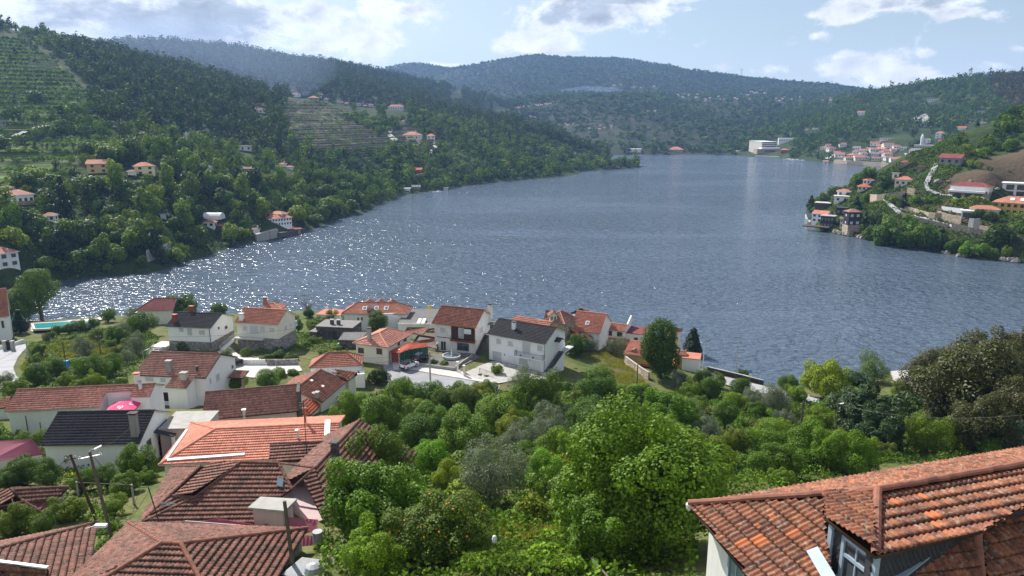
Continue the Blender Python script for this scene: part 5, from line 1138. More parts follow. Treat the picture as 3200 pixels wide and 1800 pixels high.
# yellow house
h = House('yellow_house','yellow house with salmon roof and a little gabled porch over a black doorway',px('k',1025,642),px('k',1390,700),6.6,4.6,px('k',958,452),px('k',1330,500),slope=.4,oh=.3)
h.gable('tile_salmon','tile_cap_salmon').walls('yellow_wall'); a,b = K(1062,628,6.5),K(1262,662,6.5); u = nrm(b-a); n = np.array([-u[1],u[0],0]); n = n if n[1] > 0 else -n; m = (a+b)/2; pw = np.linalg.norm(b-a)/2-.2
mb = MB(); mb.prism([m-u*pw-UP*3,m+u*pw-UP*3,m+u*pw,m+UP*.85,m-u*pw],n*2.0); mb.build('porch',M['yellow_wall'],h.t)
roof_part('porch_roof',[([a-u*.15-n*.3,a-u*.15+n*2.2,m+UP*1.05+n*2.2,m+UP*1.05-n*.3],n),([b+u*.15-n*.3,b+u*.15+n*2.2,m+UP*1.05+n*2.2,m+UP*1.05-n*.3],n)],'tile_salmon',h.t)
opening(h.t,m-u*.1-UP*2.5-n*.01,u,-n,1.15,2.1,'black',bars=0,pane='paint_black')
pl_ = [K(1240,800,4.6),K(1440,832,4.6),K(1450,775,5.3),K(1268,735,5.3)]
roof_house('red_porch_roof','low red tiled porch roof in front of the yellow house by the big tree',[pl_],'tile_orange',pl_,'paint_black',3.5,cat='roof',walldrop=.4)
pl_ = [K(470,505,7.6),K(655,420,7.6),K(640,405,8.2),K(340,335,9.0),K(425,360,9.0)]
roof_house('brown_hip_shed','small shed with a brown hipped roof between the white house and the two olive trees',[[pl_[0],pl_[1],pl_[4]],[K(355,440,7.7),pl_[0],pl_[4],pl_[3]],[pl_[1],pl_[3]+UP*-.1,pl_[4]]],'tile_old_red',[pl_[0],pl_[1],K(355,440,7.7)],'white_wall',5.5,[(pl_[0],pl_[4]),(pl_[3],pl_[4])],'tile_cap_salmon',cat='shed',walldrop=.3)
t,a,u,n = flat_block('white_garage','long low white garage wall with a tiled coping next to the black cypress','k',(1788,700),(2015,722),5.4,3.2,4,'white_wall','tile_salmon')
pl_ = [K(1560,360,7.2),K(1770,352,7.2),K(1800,322,7.9),K(1640,290,8.3)]
roof_house('orange_roof_house','house corner with an orange-brown roof showing past the right side of the big tree',[pl_],'tile_terracotta',pl_,'cream_wall',3,walldrop=.3)
h = House('yellow_annex','sliver of a yellow building with a tiled edge to the right of the big tree',px('k',1700,660),px('k',1855,662),5.8,3.6,px('k',1700,610),px('k',1800,612),slope=.3,oh=.1)
h.gable('tile_salmon','tile_cap_salmon').walls('yellow_wall')
# ------------------------------------------------------------------ the corner roof at the lower right
Fz = lambda x,y,z: P3('f',x,y,z)
K0 = Fz(135,535,42.0); ub = nrm(Fz(2576,122,42.0)-K0); vb = np.array([ub[1],-ub[0],0]); Wd = 7.3; hs = .50
c_l = K0; c_f = K0+vb*Wd; pk = K0+(ub+vb)*Wd/2+UP*hs*Wd/2; Lr = 17.0; r_end = K0+ub*Lr+vb*Wd/2+UP*hs*Wd/2
print('BR apex',proj(pk),'want (2757,1530)',proj(r_end))
th_ = thing('corner_house','close old house with a lichen spotted red tile roof, slate dormer and rough white wall','house',((K0+c_f)/2+ub*4)*[1,1,0]+UP*36)
plL = (K0,nrm(np.cross(vb,pk-K0))); nL = plL[1] if plL[1][2] > 0 else -plL[1]
onL = lambda x,y: at_plane(*px('f',x,y),plL[0],plL[1])
Kc = Fz(1490,905,43.62); Q2 = Fz(1118,622,43.62); Q1 = onL(1118,492)
fr = (c_f,nrm(np.cross(ub,pk-c_f)))
onF = lambda x,y: at_plane(*px('f',x,y),fr[0],fr[1])
d1 = onL(1085,830); d2 = onL(1190,1090); d3 = c_f+(K0-c_f)*.0
ev = Fz(2262,722,43.75); r2_ = K0+ub*13+vb*Wd/2+UP*hs*Wd/2
big = dict(tw=.19,th=.42,amp=.05,lift=.06,sub=8)
F1 = onF(2262,735); F2 = onF(2300,1100)
R_right = K0+ub*Lr+vb*Wd
rf = roof_part('roof',[([c_f+(K0-c_f)*.28,K0,Q1,d2] if False else [K0,onL(640,1150),onL(1165,1054),onL(1118,640),Q1],vb),
 ([K0+ub*Lr,K0,pk,r_end],ub),
 ([Fz(1950,1200,43.0)*0+F2,R_right,r_end,F1],ub)],'tile_corner_house',th_,slabmat='wood_dark',**big)
dr = roof_part('dormer_roof',[([Q2,Kc,pk,Q1+nL*.03],Kc-Q2),([Kc,ev,r2_,pk],ev-Kc)],'tile_corner_house',th_,slab=.10,slabmat='wood_dark',**big)
f3 = Fz(2230,745,43.55); f4 = Fz(2262,1120,42.6); lw = roof_part('lower_roof',[([Fz(1600,1180,42.3),f4,f3,Fz(1985,812,43.2)],f4-Fz(1600,1180,42.3))],'tile_corner_house',th_,slab=.10,slabmat='wood_dark',**big)
ridge_caps('ridge_tiles',[(pk,K0),(pk,r_end),(Q1+nL*.05,pk),(Kc,pk),(f4,f3)],'tile_cap_clay',rf,r=.115,step=.40,lift=.03)
# dormer walls: window to the left, dark slate to the right
wn_ = nrm(np.cross(Kc-Q2,UP)); wn_ = wn_ if np.dot(wn_,EYE-Kc) > 0 else -wn_; wu = nrm((Kc-Q2)*[1,1,0]); ins = -wn_*.22; zf = 41.3
a,b = Q2+ins+wu*.12-UP*.11,Kc+ins-wu*.15-UP*.11
mb = MB(); mb.prism([np.array([a[0],a[1],zf]),np.array([b[0],b[1],zf]),b,a],ins*.8); mb.build('dormer_wall',M['slate_dark'],th_)
Lw = np.linalg.norm((b-a)[:2]); m_ = a+(b-a)*.60; fc = wn_
win = None; mb = MB(); hw = min(.62,Lw*.3); cz = 42.15; hh = m_[2]-.16-cz; c0 = np.array([m_[0],m_[1],cz])+fc*.02
for k in (-1,1): mb.box3(c0+wu*hw*k+UP*hh/2+fc*.03,wu*.05,UP*hh/2,fc*.04)
mb.box3(c0+UP*hh+fc*.03,wu*(hw+.05),UP*.04,fc*.04); mb.box3(c0+UP*hh*.62+fc*.03,wu*(hw-.05),UP*.05,fc*.03); mb.box3(c0+UP*0+fc*.05,wu*(hw+.1),UP*.04,fc*.07); mb.box3(c0+UP*hh/2+fc*.025,wu*.02,UP*hh/2,fc*.02)
win = mb.build('window',M['paint_blue_grey'],th_); mb = MB(); mb.box3(c0+UP*hh/2+fc*.005,wu*(hw-.05),UP*hh/2,fc*.008); mb.build('pane',M['glass'],win)
mb = MB(); q = np.array([a[0],a[1],zf])+fc*.05; mb.box3(q+UP*1.1,wu*.07,UP*1.1,fc*.06); q = np.array([b[0],b[1],zf])+fc*.05; mb.box3(q+UP*1.1,wu*.09,UP*1.1,fc*.06)
p_,q_ = onL(1035,880)+nL*.12,onL(1165,1100)+nL*.12; mb.box3((p_+q_)/2,(q_-p_)/2,nrm(np.cross(q_-p_,nL))*.16,nL*.02); mb.build('lead_flashing',M['paint_blue_grey'],th_)
rn = nrm(np.cross(ev-Kc,UP)); rn = rn if np.dot(rn,EYE-Kc) > 0 else -rn; a2,b2 = Kc-rn*.2-UP*.11+nrm(ev-Kc)*.1,ev-rn*.2-UP*.11
mb = MB(); mb.prism([np.array([a2[0],a2[1],zf]),np.array([b2[0],b2[1],zf]),b2,a2],-rn*.2)
def scales(mb,a,b,z0,z1,n_,s=.13):
 u = nrm((b-a)*[1,1,0]); L = np.linalg.norm((b-a)[:2]); rows = int((z1-z0)/s)
 for r in range(rows):
  for k in range(int(L/(s*1.1))):
   x = (k+.5*(r % 2))*s*1.1; ztop = a[2]+(b[2]-a[2])*x/L
   z = z0+r*s
   if x > L or z+s > ztop: continue
   c = np.array([a[0],a[1],0])+u*x+n_*(.015+.0)
   mb.poly([c+u*(-s*.5)+UP*(z+s),c+u*(-s*.5)+UP*(z+.04)+n_*.02,c+u*(-s*.2)+UP*(z-.03)+n_*.025,c+u*(s*.2)+UP*(z-.03)+n_*.025,c+u*(s*.5)+UP*(z+.04)+n_*.02,c+u*(s*.5)+UP*(z+s)])
scales(mb,a2,b2,zf+.2,43.6,rn); mb.build('slate_wall',M['slate_dark'],th_)
mb = MB(); scales(mb,a,a+(b-a)*.34,zf+.3,43.5,fc); mb.build('slate_cheek',M['slate_dark'],th_)
p_,q_ = Fz(1640,1070,42.75),Fz(1965,812,43.3); mb = MB(); mb.box3((p_+q_)/2,(q_-p_)/2,nrm(np.cross(q_-p_,UP))*.13,UP*.02); mb.build('flashing',M['paint_blue_grey'],th_)
# walls under the left eave
e1 = K0+vb*.45+ub*.45; e2 = K0+vb*Wd-vb*.4+ub*.45; mb = MB(); z0,z1 = 34,42.05
mb.prism([np.array([*e1[:2],z0]),np.array([*e2[:2],z0]),np.array([*e2[:2],z1]),np.array([*e1[:2],z1])],ub*Lr); mb.build('wall',M['white_wall_old'],th_)
opening(th_,np.array([*(e1+vb*1.75)[:2],39.7])-ub*.0,vb,-ub,1.1,2.0,'glass',frame='paint_blue_grey',pane='glass_blue',bars=2)
mb = MB(); mb.lathe(K0-UP*.08-ub*.05,[(.02,-.12),(.09,-.02),(.11,.12),(.03,.2)],8); mb.build('finial',M['pot_white'],th_)
# ------------------------------------------------------------------ roads, walls, posts and small things on the near bank
def drape(name,pix,mat,land=near_land,lo=20,hi=230,lift=0.10,step=1.0,kind='structure',zs=None,label=None):
 """a thin sheet lying on the ground inside a polygon of pixels"""
 W_ = []
 for u,v in pix:
  p = meet(land,u,v,lo,hi); W_.append(p if p is not None else at_z(u,v,2))
 W_ = np.array(W_)[:,:2]; x0,y0 = W_.min(0); x1,y1 = W_.max(0); xs = np.arange(x0-step,x1+step*2,step); ys = np.arange(y0-step,y1+step*2,step)
 X,Y = np.meshgrid(xs,ys); Z = land(X,Y)+lift; cx,cy = (X[:-1,:-1]+X[1:,1:])/2,(Y[:-1,:-1]+Y[1:,1:])/2
 q = in_poly([tuple(w) for w in W_],cx,cy); idx = np.arange(X.size).reshape(X.shape)
 F = np.stack([idx[:-1,:-1],idx[:-1,1:],idx[1:,1:],idx[1:,:-1]],-1)[q]
 if not len(F): print('EMPTY',name); return
 V = np.stack([X,Y,Z],-1).reshape(-1,3); used = np.zeros(len(V),bool); used[F.ravel()] = True; re = np.cumsum(used)-1
 return tag(raw_mesh(name,V[used],re[F],M[mat],smooth=True),kind=kind)
drape('road',[(-80,1100),(30,1085),(85,1075),(82,1090),(55,1120),(42,1150),(50,1175),(75,1190),(60,1215),(-80,1225)],'asphalt_pale',step=.2)
drape('road',[(1195,1135),(1245,1125),(1290,1140),(1430,1165),(1560,1205),(1560,1235),(1500,1225),(1330,1222),(1215,1210)],'asphalt',step=.2)
drape('pavement',[(1225,1135),(1270,1128),(1330,1148),(1430,1165),(1545,1200),(1500,1195),(1400,1178),(1300,1160),(1230,1158)],'concrete_light',lift=.19,step=.2)
drape('driveway',[(1455,1165),(1540,1130),(1730,1165),(1700,1190),(1640,1185),(1560,1200),(1480,1185)],'concrete',lift=.16,step=.2)
drape('terrace_yard',[(1335,1110),(1480,1105),(1500,1120),(1420,1160),(1330,1135)],'gravel_flat',lift=.16,step=.2)
drape('lane',[(725,1145),(930,1135),(945,1160),(840,1185),(770,1180),(735,1175)],'concrete_light',lift=.14,step=.2)
drape('road',[(2170,1150),(2230,1172),(2370,1205),(2500,1232),(2560,1245),(2560,1262),(2450,1245),(2300,1215),(2190,1180)],'asphalt_pale',lift=.25,step=.2)
drape('quay',[(2780,1165),(2900,1158),(2960,1170),(2960,1225),(2870,1235),(2790,1190)],'concrete',lift=.3,step=.2)
drape('pool_terrace',[(95,1010),(300,985),(320,990),(330,1000),(160,1030),(100,1040)],'pool_paving',lift=.3,step=.5)
drape('path',[(680,1100),(720,1085),(745,1110),(790,1120),(850,1118),(850,1128),(760,1128),(700,1118)],'concrete_light',lift=.14,step=.2)
drape('field',[(2010,1115),(2080,1110),(2160,1180),(2190,1230),(2080,1230),(2010,1160)],'near_ground',lift=.06,step=1)
mb = MB()
pool = [at_z(*px('a',325,375),3.0),at_z(*px('a',350,432),3.0),at_z(*px('a',1000,395),3.0),at_z(*px('a',860,345),3.0)]
def flat_water():
 m,g,b = mat_base('pool_water'); b.inputs['Base Color'].default_value = (0.035,0.27,0.27,1); b.inputs['Roughness'].default_value = .06
 pos = g.add('ShaderNodeNewGeometry').outputs['Position']; g.put(b.inputs['Normal'],g.bump(g.noise(pos,2.5,3),.3,.1))
flat_water(); t = thing('swimming_pool','long turquoise swimming pool behind the shrubs near the tall tree','pool',np.mean(pool,axis=0))
mb.poly([p+UP*.45 for p in pool]); mb.build('water',M['pool_water'],t); mb = MB()
for a,b in zip(pool,pool[1:]+pool[:1]): mb.box3((a+b)/2+UP*.3,(b-a)/2,UP*.22,nrm(np.cross(b-a,UP))*.25)
mb.build('rim',M['pool_paving'],t)
def wall_line(name,label,pts,h,th,mat,cat='wall',land=None,cap=None,group=None):
 t = thing(name,label,cat,pts[len(pts)//2],group); mb = MB()
 for a,b in zip(pts[:-1],pts[1:]):
  d = nrm((b-a)*[1,1,0]); s = np.array([-d[1],d[0],0])*th/2; a2,b2 = a-UP*.8,b-UP*.8
  mb.prism([a2-s,b2-s,b+UP*h-s,a+UP*h-s],s*2)
 mb.build('wall',M[mat],t)
 if cap:
  mb = MB()
  for a,b in zip(pts[:-1],pts[1:]):
   d = nrm((b-a)*[1,1,0]); s = np.array([-d[1],d[0],0])*(th/2+.05); mb.prism([a+UP*(h+.003)-s,b+UP*(h+.003)-s,b+UP*(h+.08)-s,a+UP*(h+.08)-s],s*2)
  mb.build('coping',M[cap],t)
 return t
NP = lambda z,x,y: near_at(*px(z,x,y))
wall_line('stone_wall','brown stone boundary wall stepping down beside the grassy field and the yellow house',[NP('k',1050,760),NP('k',1080,790),NP('k',1175,860),NP('k',1255,920),NP('k',1355,985)],1.5,.3,'stone_warm',cap='concrete')
wall_line('river_wall','dark stone parapet wall along the riverside road',[near_at(2210,1160),near_at(2260,1172),near_at(2320,1186),near_at(2385,1203)],1.0,.4,'stone_dark',cap='concrete')
wall_line('street_wall','low grey wall with granite posts around the fountain yard',[NP('c',30,790),NP('c',150,805),NP('c',320,828),NP('c',395,835)],.7,.2,'concrete')
wall_line('ramp_wall','grey sloping side wall of the ramp between the two white houses',[NP('c',395,820),NP('c',480,755),NP('c',565,700)],.6,.22,'concrete')
wall_line('drive_wall','low white wall with two tall square gateposts at the drive',[NP('c',420,850),NP('c',485,895)],.7,.2,'white_wall')
wall_line('lane_wall','white wall with a grey gate along the lane below the clipped hedge',[NP('b',130,770),NP('b',250,780),NP('b',420,775)],1.1,.2,'white_wall_old')
wall_line('lane_wall','stone retaining wall under the ivy hedge of the vegetable garden',[NP('b',430,780),NP('b',600,780),NP('b',750,775)],1.2,.25,'stone_grey')
wall_line('curve_wall','white wall and dark railings on the outside of the road bend',[near_at(-40,1102),near_at(20,1090),near_at(75,1072)],.9,.2,'white_wall')
wall_line('quay_wall','pale quay edge wall in front of the dark rust-coloured tree',[near_at(2800,1190),near_at(2845,1212)],.5,.3,'stone_grey')
for x in (60,145):
 c = NP('o',x,745); mb = MB(); mb.box(c-UP*.3,_R*.3,np.array([0,.3,0]),2.4); mb.box(c+UP*2.102,_R*.38,np.array([0,.38,0]),.12); tag(mb.build('gatepost',M['concrete']),'%s square granite gatepost of the black gate at the road bend' % ('left' if x < 100 else 'right'),'gatepost')
a,b = NP('o',72,745),NP('o',135,735); tg = thing('gate','black sheet metal gate between granite posts at the road bend','gate',(a+b)/2); mb = MB(); mb.box3((a+b)/2+UP*1.0,(b-a)/2*.9,UP*1.0,nrm(np.cross(b-a,UP))*.04); mb.build('gate_panel',M['paint_black'],tg)
for x,y in ((420,850),(484,888)):
 c = NP('c',x,y); mb = MB(); mb.box(c-UP*.3,_R*.18,np.array([0,.18,0]),2.3); mb.box(c+UP*2.002,_R*.23,np.array([0,.23,0]),.1); tag(mb.build('gatepost',M['cream_wall']),'pale square gatepost %s of the drive opening' % ('on the uphill side' if x < 450 else 'on the road side'),'gatepost')
# fountain
c = NP('c',358,705)+UP*.1; t = thing('fountain','round white basin fountain with a thin central jet pipe in the gravel yard','fountain',c); mb = MB()
mb.lathe(c,[(1.55,0),(1.75,.1),(1.8,.55),(1.6,.56),(1.55,.2)],28); mb.build('basin',M['concrete_light'],t); mb = MB(); mb.lathe(c+UP*.15,[(1.5,0),(1.5,.18)],28); mb.build('water',M['glass_blue'],t)
mb = MB(); mb.lathe(c+UP*.2,[(.25,0),(.12,.3),(.06,1.2),(.02,1.9)],8); mb.build('jet_pipe',M['paint_white'],t)
# metal fence of the drive
a,b = NP('c',640,860),NP('c',790,910); t = thing('metal_fence','thin metal fence with green bushes at the corner of the drive','fence',(a+b)/2); railing(t,[a,b],1.0,'iron',.3,r=.025)
for i,(x,y) in enumerate(((915,800),(965,812),(1012,820),(1062,832),(1125,845),(1165,815))):
 c = H1.P(*(lambda w: (np.dot(w-H1.A,H1.u),-.6))(at_plane(*px('c',x,y-6),*H1.plane('front')[:2])),8.15); mb = MB(); mb.lathe(c,[(.14,0),(.2,.05),(.26,.42),(.2,.44)],10); o = mb.build('planter',M['pot_white'],None); tag(o,'white planter in the row against the front wall of the dark roofed house','planter','planters along the white house')
def pole(name,label,foot,top,r=.13,mat='wood_pole',cat='pole',arm=0,lean=(0,0),lamp=None,group=None,taper=.7):
 """foot: world point; top: pixel of the top (gives the height)"""
 hgt = at_plane(top[0],top[1],foot,nrm((foot-EYE)*[1,1,0]))[2]-foot[2]; tp = foot+np.array([lean[0],lean[1],hgt]); t = thing(name,label,cat,foot,group)
 mb = MB(); mb.tube([foot-UP*.5,tp],[r,r*taper],8); mb.build('post',M[mat],t); s = nrm(np.cross((foot-EYE)*[1,1,0],UP))
 if arm:
  mb = MB(); mb.box3(tp-UP*.4,s*arm,UP*.05,np.array([0,.05,0])); mb.build('crossarm',M['steel_pale' if arm > .5 else 'wood_pole'],t)
  mb = MB(); [mb.lathe(tp-UP*.36+s*arm*k,[(.05,0),(.07,.08),(.04,.16)],6) for k in (-.9,0.0,.9)]; mb.build('insulators',M['pot_white'],t)
 if lamp is not None:
  e = tp+s*lamp[0]+UP*lamp[1]; mb = MB(); mb.tube([tp,(tp+e)/2+UP*.12,e],.035,6); mb.build('bracket',M['steel_pale'],t)
  d = nrm(e-tp); mb = MB(); mb.box3(e+d*.25,d*.25,nrm(np.cross(d,UP))*.10,UP*.05); mb.build('lamp_head',M['lamp_cover'],t)
 TOP[name+label[:12]] = tp; return t,tp
TOP = {}
_,t1 = pole('utility_pole','thin dark pole with a bright blue box at its foot among the garden shrubs',NP('a',672,830),px('a',632,535),.11)
t = thing('blue_box','bright blue box fixed low on the thin garden pole','box',NP('a',672,815)); c = NP('a',672,830)+UP*1.3; mb = MB(); mb.box3(c,_R*.5,np.array([0,.25,0]),UP*.65); mb.build('box_body',M['paint_blue'],t)
_,t2 = pole('utility_pole','tall wooden pole rising from the bushes behind the long house',NP('a',1040,862),px('a',1004,470),.14,arm=.4)
_,t3 = pole('utility_pole','grey concrete pole at the edge of the road bend',NP('a',300,785),px('a',275,530),.15,'concrete')
pole('street_lamp','small street lamp with a white head behind the big white house',NP('a',1445,720),px('a',1443,640),.06,'steel_pale','street lamp',lamp=(.6,.25))
_,t4 = pole('street_lamp','tall concrete lamp post with a white head by the parked car',NP('c',145,962),px('c',145,640),.17,'concrete','street lamp',lamp=(1.2,1.3))
_,t5 = pole('utility_pole','wooden pole at the lower end of the grassy field',NP('k',1200,1085),px('k',1175,780),.13)
_,t6 = pole('street_lamp','grey lamp post in front of the black cypress',NP('k',2056,850),px('k',2050,512),.12,'steel_pale','street lamp',lamp=(-.5,.15))
_,t7 = pole('utility_pole','slim grey pole standing against the river beyond the road wall',near_at(2298,1178),(2297,1075),.11,'concrete')
_,t8 = pole('utility_pole','weathered wooden pole in the green gardens left of the big dark bush',near_at(2499,1372),(2498,1255),.17,arm=.3)
_,t9 = pole('street_lamp','thin post with a small white lamp beside the big dark bush',near_at(2607,1385),(2618,1262),.09,'wood_pole','street lamp',lamp=(.15,.05))
_,ta = pole('street_lamp','thin pole with a lamp next to the riverside house wall',NP('b',1738,405),px('b',1735,245),.08,'steel_pale','street lamp',lamp=(.1,.1))
_,tb_ = pole('utility_pole','thin mast by the shore left of the maroon roofed house',NP('a',1150,285),px('a',1130,155),.07)
_,tc_ = pole('utility_pole','dark crooked wooden pole in front of the black roofed house gable',NP('d',1275,395),px('d',1260,35),.13)
f1 = NP('d',1020,1105); _,td = pole('utility_pole','taller leaning wooden pole of the pair, with a white street lamp on top',f1,px('d',915,335),.13,lean=(-.9,.2),arm=.7,lamp=(.3,.1))
f2 = NP('d',915,935)+np.array([-.3,0,0]); _,te = pole('utility_pole','shorter dark pole of the leaning pair, without a lamp',f2,px('d',835,355),.13,'wood_dark',lean=(-1.6,.3),arm=.35)
_,tf = pole('wooden_pole','close brown wooden post rising in front of the wide pink chimney',P3('e',1375,1500,27.0),px('e',1302,858),.13,lean=(-.35,.3),taper=.85)
for k,(x0,y0,x1,y1) in enumerate(((263,195,240,-5),(200,165,190,35),(385,210,380,55),(45,215,5,120))):
 pole('garden_post',['tall crooked','short','slim','leaning'][k]+' wooden post of the vine frame by the long house wall',NP('d',x0,y0),px('d',x1,y1),.09,cat='post')
for k,(x0,y0,x1,y1) in enumerate(((712,725,690,595),(1215,800,1188,620))):
 pole('pergola_post',['left','right'][k]+' concrete post of the wire pergola behind the pair of tall poles',NP('d',x0,y0),px('d',x1,y1),.11,'concrete','post')
a,b = at_d(*px('d',690,600),np.linalg.norm(NP('d',712,725)[:2])),at_d(*px('d',1205,625),np.linalg.norm(NP('d',1215,800)[:2])); mb = MB(); mb.tube([a,b],.04,5); tag(mb.build('pergola_bar',M['wood_pole']),'thin bar resting across the two pergola posts','bar')
def wire(label,a,b,sag=.8,r=.018):
 pts = [a+(b-a)*k/14-UP*sag*4*(k/14)*(1-k/14) for k in range(15)]; mb = MB(); mb.tube(pts,r,4); tag(mb.build('cable',M['cable']),label,'cable','overhead cables in the village')
wire('cable strung from the pair of poles to the post by the black roofed house',td,tc_,.5); wire('cable dropping from the pair of poles towards the old brown roofs',td,P3('d',1385,620,27.5),1.2)
wire('cable running from the pair of poles to the left edge',te,at_d(-60,1560,62),1.0); wire('second cable from the pair of poles to the left edge',te-UP*1.2,at_d(-60,1480,66),1.0)
wire('cable crossing in front of the dark roofed white house and the cream house',t2,P3('b',770,400,13.5),1.0); wire('cable from the garden pole over the road bend',t3,at_d(-80,1145,140),1.0)
wire('cable between the garden pole and the pole behind the long house',t1,t2,.5); wire('long cable from the lamp post across the terrace house',t4,P3('b',770,640,14),1.2); wire('second long cable from the lamp post to the left',t4-UP*.6,P3('b',700,690,14),1.4)
wire('cable over the green gardens between the wooden pole and the small lamp',t8,t9,.4); wire('cable from the small lamp across the dark bush to the right edge',t9,at_d(3260,1290,84),1.2)
wire('cable sloping down over the lane to the bottom roofs',P3('d',1385,620,27.5),P3('d',700,1460,27.2),.5); wire('cable from the mast of the riverside lamp',ta,P3('b',2105,300,12),.4)
mb = MB(); a = NP('d',1448,985); q = P3('d',1448,985,25.6); tt_ = thing('tv_antenna','small roof mast with a white aerial at the left end of the old roof','antenna',q); mb.tube([q,q+UP*3.0+np.array([-.5,0,0])],.04,5); mb.build('mast',M['iron'],tt_)
mb = MB(); c = P3('d',1520,808,26.4); [mb.tube([c+np.array([-.5+.0*k,0,.12*k]),c+np.array([.5,.1,.12*k-.05])],.02,4) for k in range(3)]; mb.tube([c+np.array([-.5,0,0]),q+UP*1.8],.02,4); mb.build('aerial',M['steel_pale'],tt_)
# lamp on the lane
c = at_d(*px('d',915,992),44.0); t = thing('street_lamp','white lamp head fixed to the corner of the bottom left roof','street lamp',c); mb = MB(); mb.box3(c,_R*.33,np.array([0,.12,0]),UP*.08); mb.build('lamp_head',M['lamp_cover'],t); mb = MB(); mb.tube([c-_R*.3,c-_R*.9-UP*.2],.03,5); mb.build('bracket',M['steel_pale'],t)
# signs
q = near_at(2343,1193); t = thing('road_sign','small blue and pink signboard on a post by the river wall','sign',q); mb = MB(); mb.tube([q,q+UP*2.4],.04,6); mb.build('post',M['steel_pale'],t)
for k,m_ in ((0,'paint_blue'),(1,'umbrella_print')):
 mb = MB(); mb.box3(q+UP*(2.2-.7*k)-np.array([0,.06,0]),_R*.3,UP*.32,np.array([0,.02,0])); mb.build('sign_panel',M[m_],t)
q = NP('a',1912,1185); t = thing('yellow_sign','yellow notice hung on the railing beside the big white house','sign',q); mb = MB(); mb.box3(q+UP*1.0,_R*.4,UP*.42,np.array([0,.03,0])); mb.build('sign_panel',M['paint_yellow'],t); mb = MB(); mb.tube([q,q+UP*1.0],.03,5); mb.build('post',M['steel_pale'],t)
q = near_at(*px('b',2065,290)); t = thing('yellow_sign','yellow marker board on a post at the water behind the flat roofed hall','sign',q); mb = MB(); mb.box3(q+UP*2.6,_R*.6,UP*.75,np.array([0,.05,0])); mb.build('sign_panel',M['paint_yellow'],t); mb = MB(); mb.box3(q+UP*3.15-np.array([0,.06,0]),_R*.35,UP*.12,np.array([0,.01,0])); mb.build('sign_mark',M['paint_white'],t); mb = MB(); mb.tube([q,q+UP*2],.05,5); mb.build('post',M['paint_black'],t)
# ------------------------------------------------------------------ vehicles
def car(label,foot,heading,body='car_white',top='car_black',sc=1.0,detail=True):
 """small hatchback; heading: angle of its nose in the ground plane"""
 f = np.array([math.cos(heading),math.sin(heading),0]); s = np.array([-f[1],f[0],0]); t = thing('parked_car',label,'car',foot); P = lambda x,y,z: foot+f*x*sc+s*y*sc+UP*z*sc
 prof = [(-1.80,.35),(-1.85,.62),(-1.78,.95),(-1.1,1.0),(.55,.98),(1.55,.86),(1.88,.66),(1.90,.35)]
 mb = MB(); n = len(prof)
 for y0,y1,k in ((-.80,.80,1.0),):
  i = mb.verts([P(x,y0,z) for x,z in prof]+[P(x,y1,z) for x,z in prof]+[P(x*.985,y0*.94,z+.03 if 1 < j < 6 else z) for j,(x,z) in enumerate(prof)]+[P(x*.985,y1*.94,z+.03 if 1 < j < 6 else z) for j,(x,z) in enumerate(prof)])
  mb.face([i+j for j in range(n)]); mb.face([i+n+j for j in reversed(range(n))])
  for j in range(n):
   j2 = (j+1) % n; mb.face([i+2*n+j,i+2*n+j2,i+3*n+j2,i+3*n+j]); mb.face([i+j,i+j2,i+2*n+j2,i+2*n+j]); mb.face([i+n+j2,i+n+j,i+3*n+j,i+3*n+j2])
 mb.build('body',M[body],t)
 cab = [(-1.72,.98),(-1.45,1.44),(-.2,1.52),(.35,1.47),(1.05,.97)]; mb = MB(); n = len(cab); i = mb.verts([P(x,-.74+(z-.95)*.22,z) for x,z in cab]+[P(x,.74-(z-.95)*.22,z) for x,z in cab])
 mb.face([i+j for j in range(n)]); mb.face([i+n+j for j in reversed(range(n))])
 for j in range(n): j2 = (j+1) % n; mb.face([i+j,i+j2,i+n+j2,i+n+j])
 mb.build('windows',M['glass'],t)
 mb = MB(); rf_ = [P(-1.5,-.62,1.46),P(-1.5,.62,1.46),P(.32,.60,1.50),P(.32,-.60,1.50)]; mb.prism(rf_,UP*.05); mb.build('roof',M[top],t)
 if detail:
  mb = MB()
  for x in (-.35,):
   for y in (-.70,.70): mb.box3(P(x,y,1.2),f*.05,s*.02,UP*.27)
  mb.build('pillar',M[body],t)
  for y in (-.62,.62):
   mb = MB(); mb.box3(P(-1.84,y,.80),f*.03,s*.10,UP*.15); mb.build('tail_light',M['tail_red'],t); mb = MB(); mb.box3(P(1.84,y,.68),f*.05,s*.14,UP*.09); mb.build('headlight',M['lamp_cover'],t)
  mb = MB(); mb.box3(P(-1.87,0,.42),f*.06,s*.74,UP*.1); mb.box3(P(1.91,0,.40),f*.05,s*.74,UP*.1); mb.build('bumper',M['car_black'],t)
  mb = MB(); mb.box3(P(-1.885,0,.72),f*.012,s*.24,UP*.06); mb.build('number_plate',M['lamp_cover'],t)
  for y in (-.9,.9): mb = MB(); mb.box3(P(.62,y,1.0),f*.08,s*.09,UP*.07); mb.build('mirror',M[top],t)
 for x in (-1.18,1.20):
  for y in (-.74,.74):
   mb = MB(); c = P(x,y,.31); r = .31*sc; q = [mb.verts([c+s*k*.1*sc+(f*math.cos(2*PI*j/16)+UP*math.sin(2*PI*j/16))*r for j in range(16)]) for k in (-1,1)]
   mb.face([q[0]+j for j in range(16)]); mb.face([q[1]+j for j in range(16)]); [mb.face([q[0]+j,q[0]+(j+1) % 16,q[1]+(j+1) % 16,q[1]+j]) for j in range(16)]; w = mb.build('wheel',M['rubber'],t)
   if detail:
    mb = MB(); yy = np.sign(y); q = mb.verts([c+s*yy*.115*sc+(f*math.cos(2*PI*j/10)+UP*math.sin(2*PI*j/10))*r*.6 for j in range(10)]); mb.face([q+j for j in range(10)]); mb.build('rim',M['car_silver'],w)
 return t
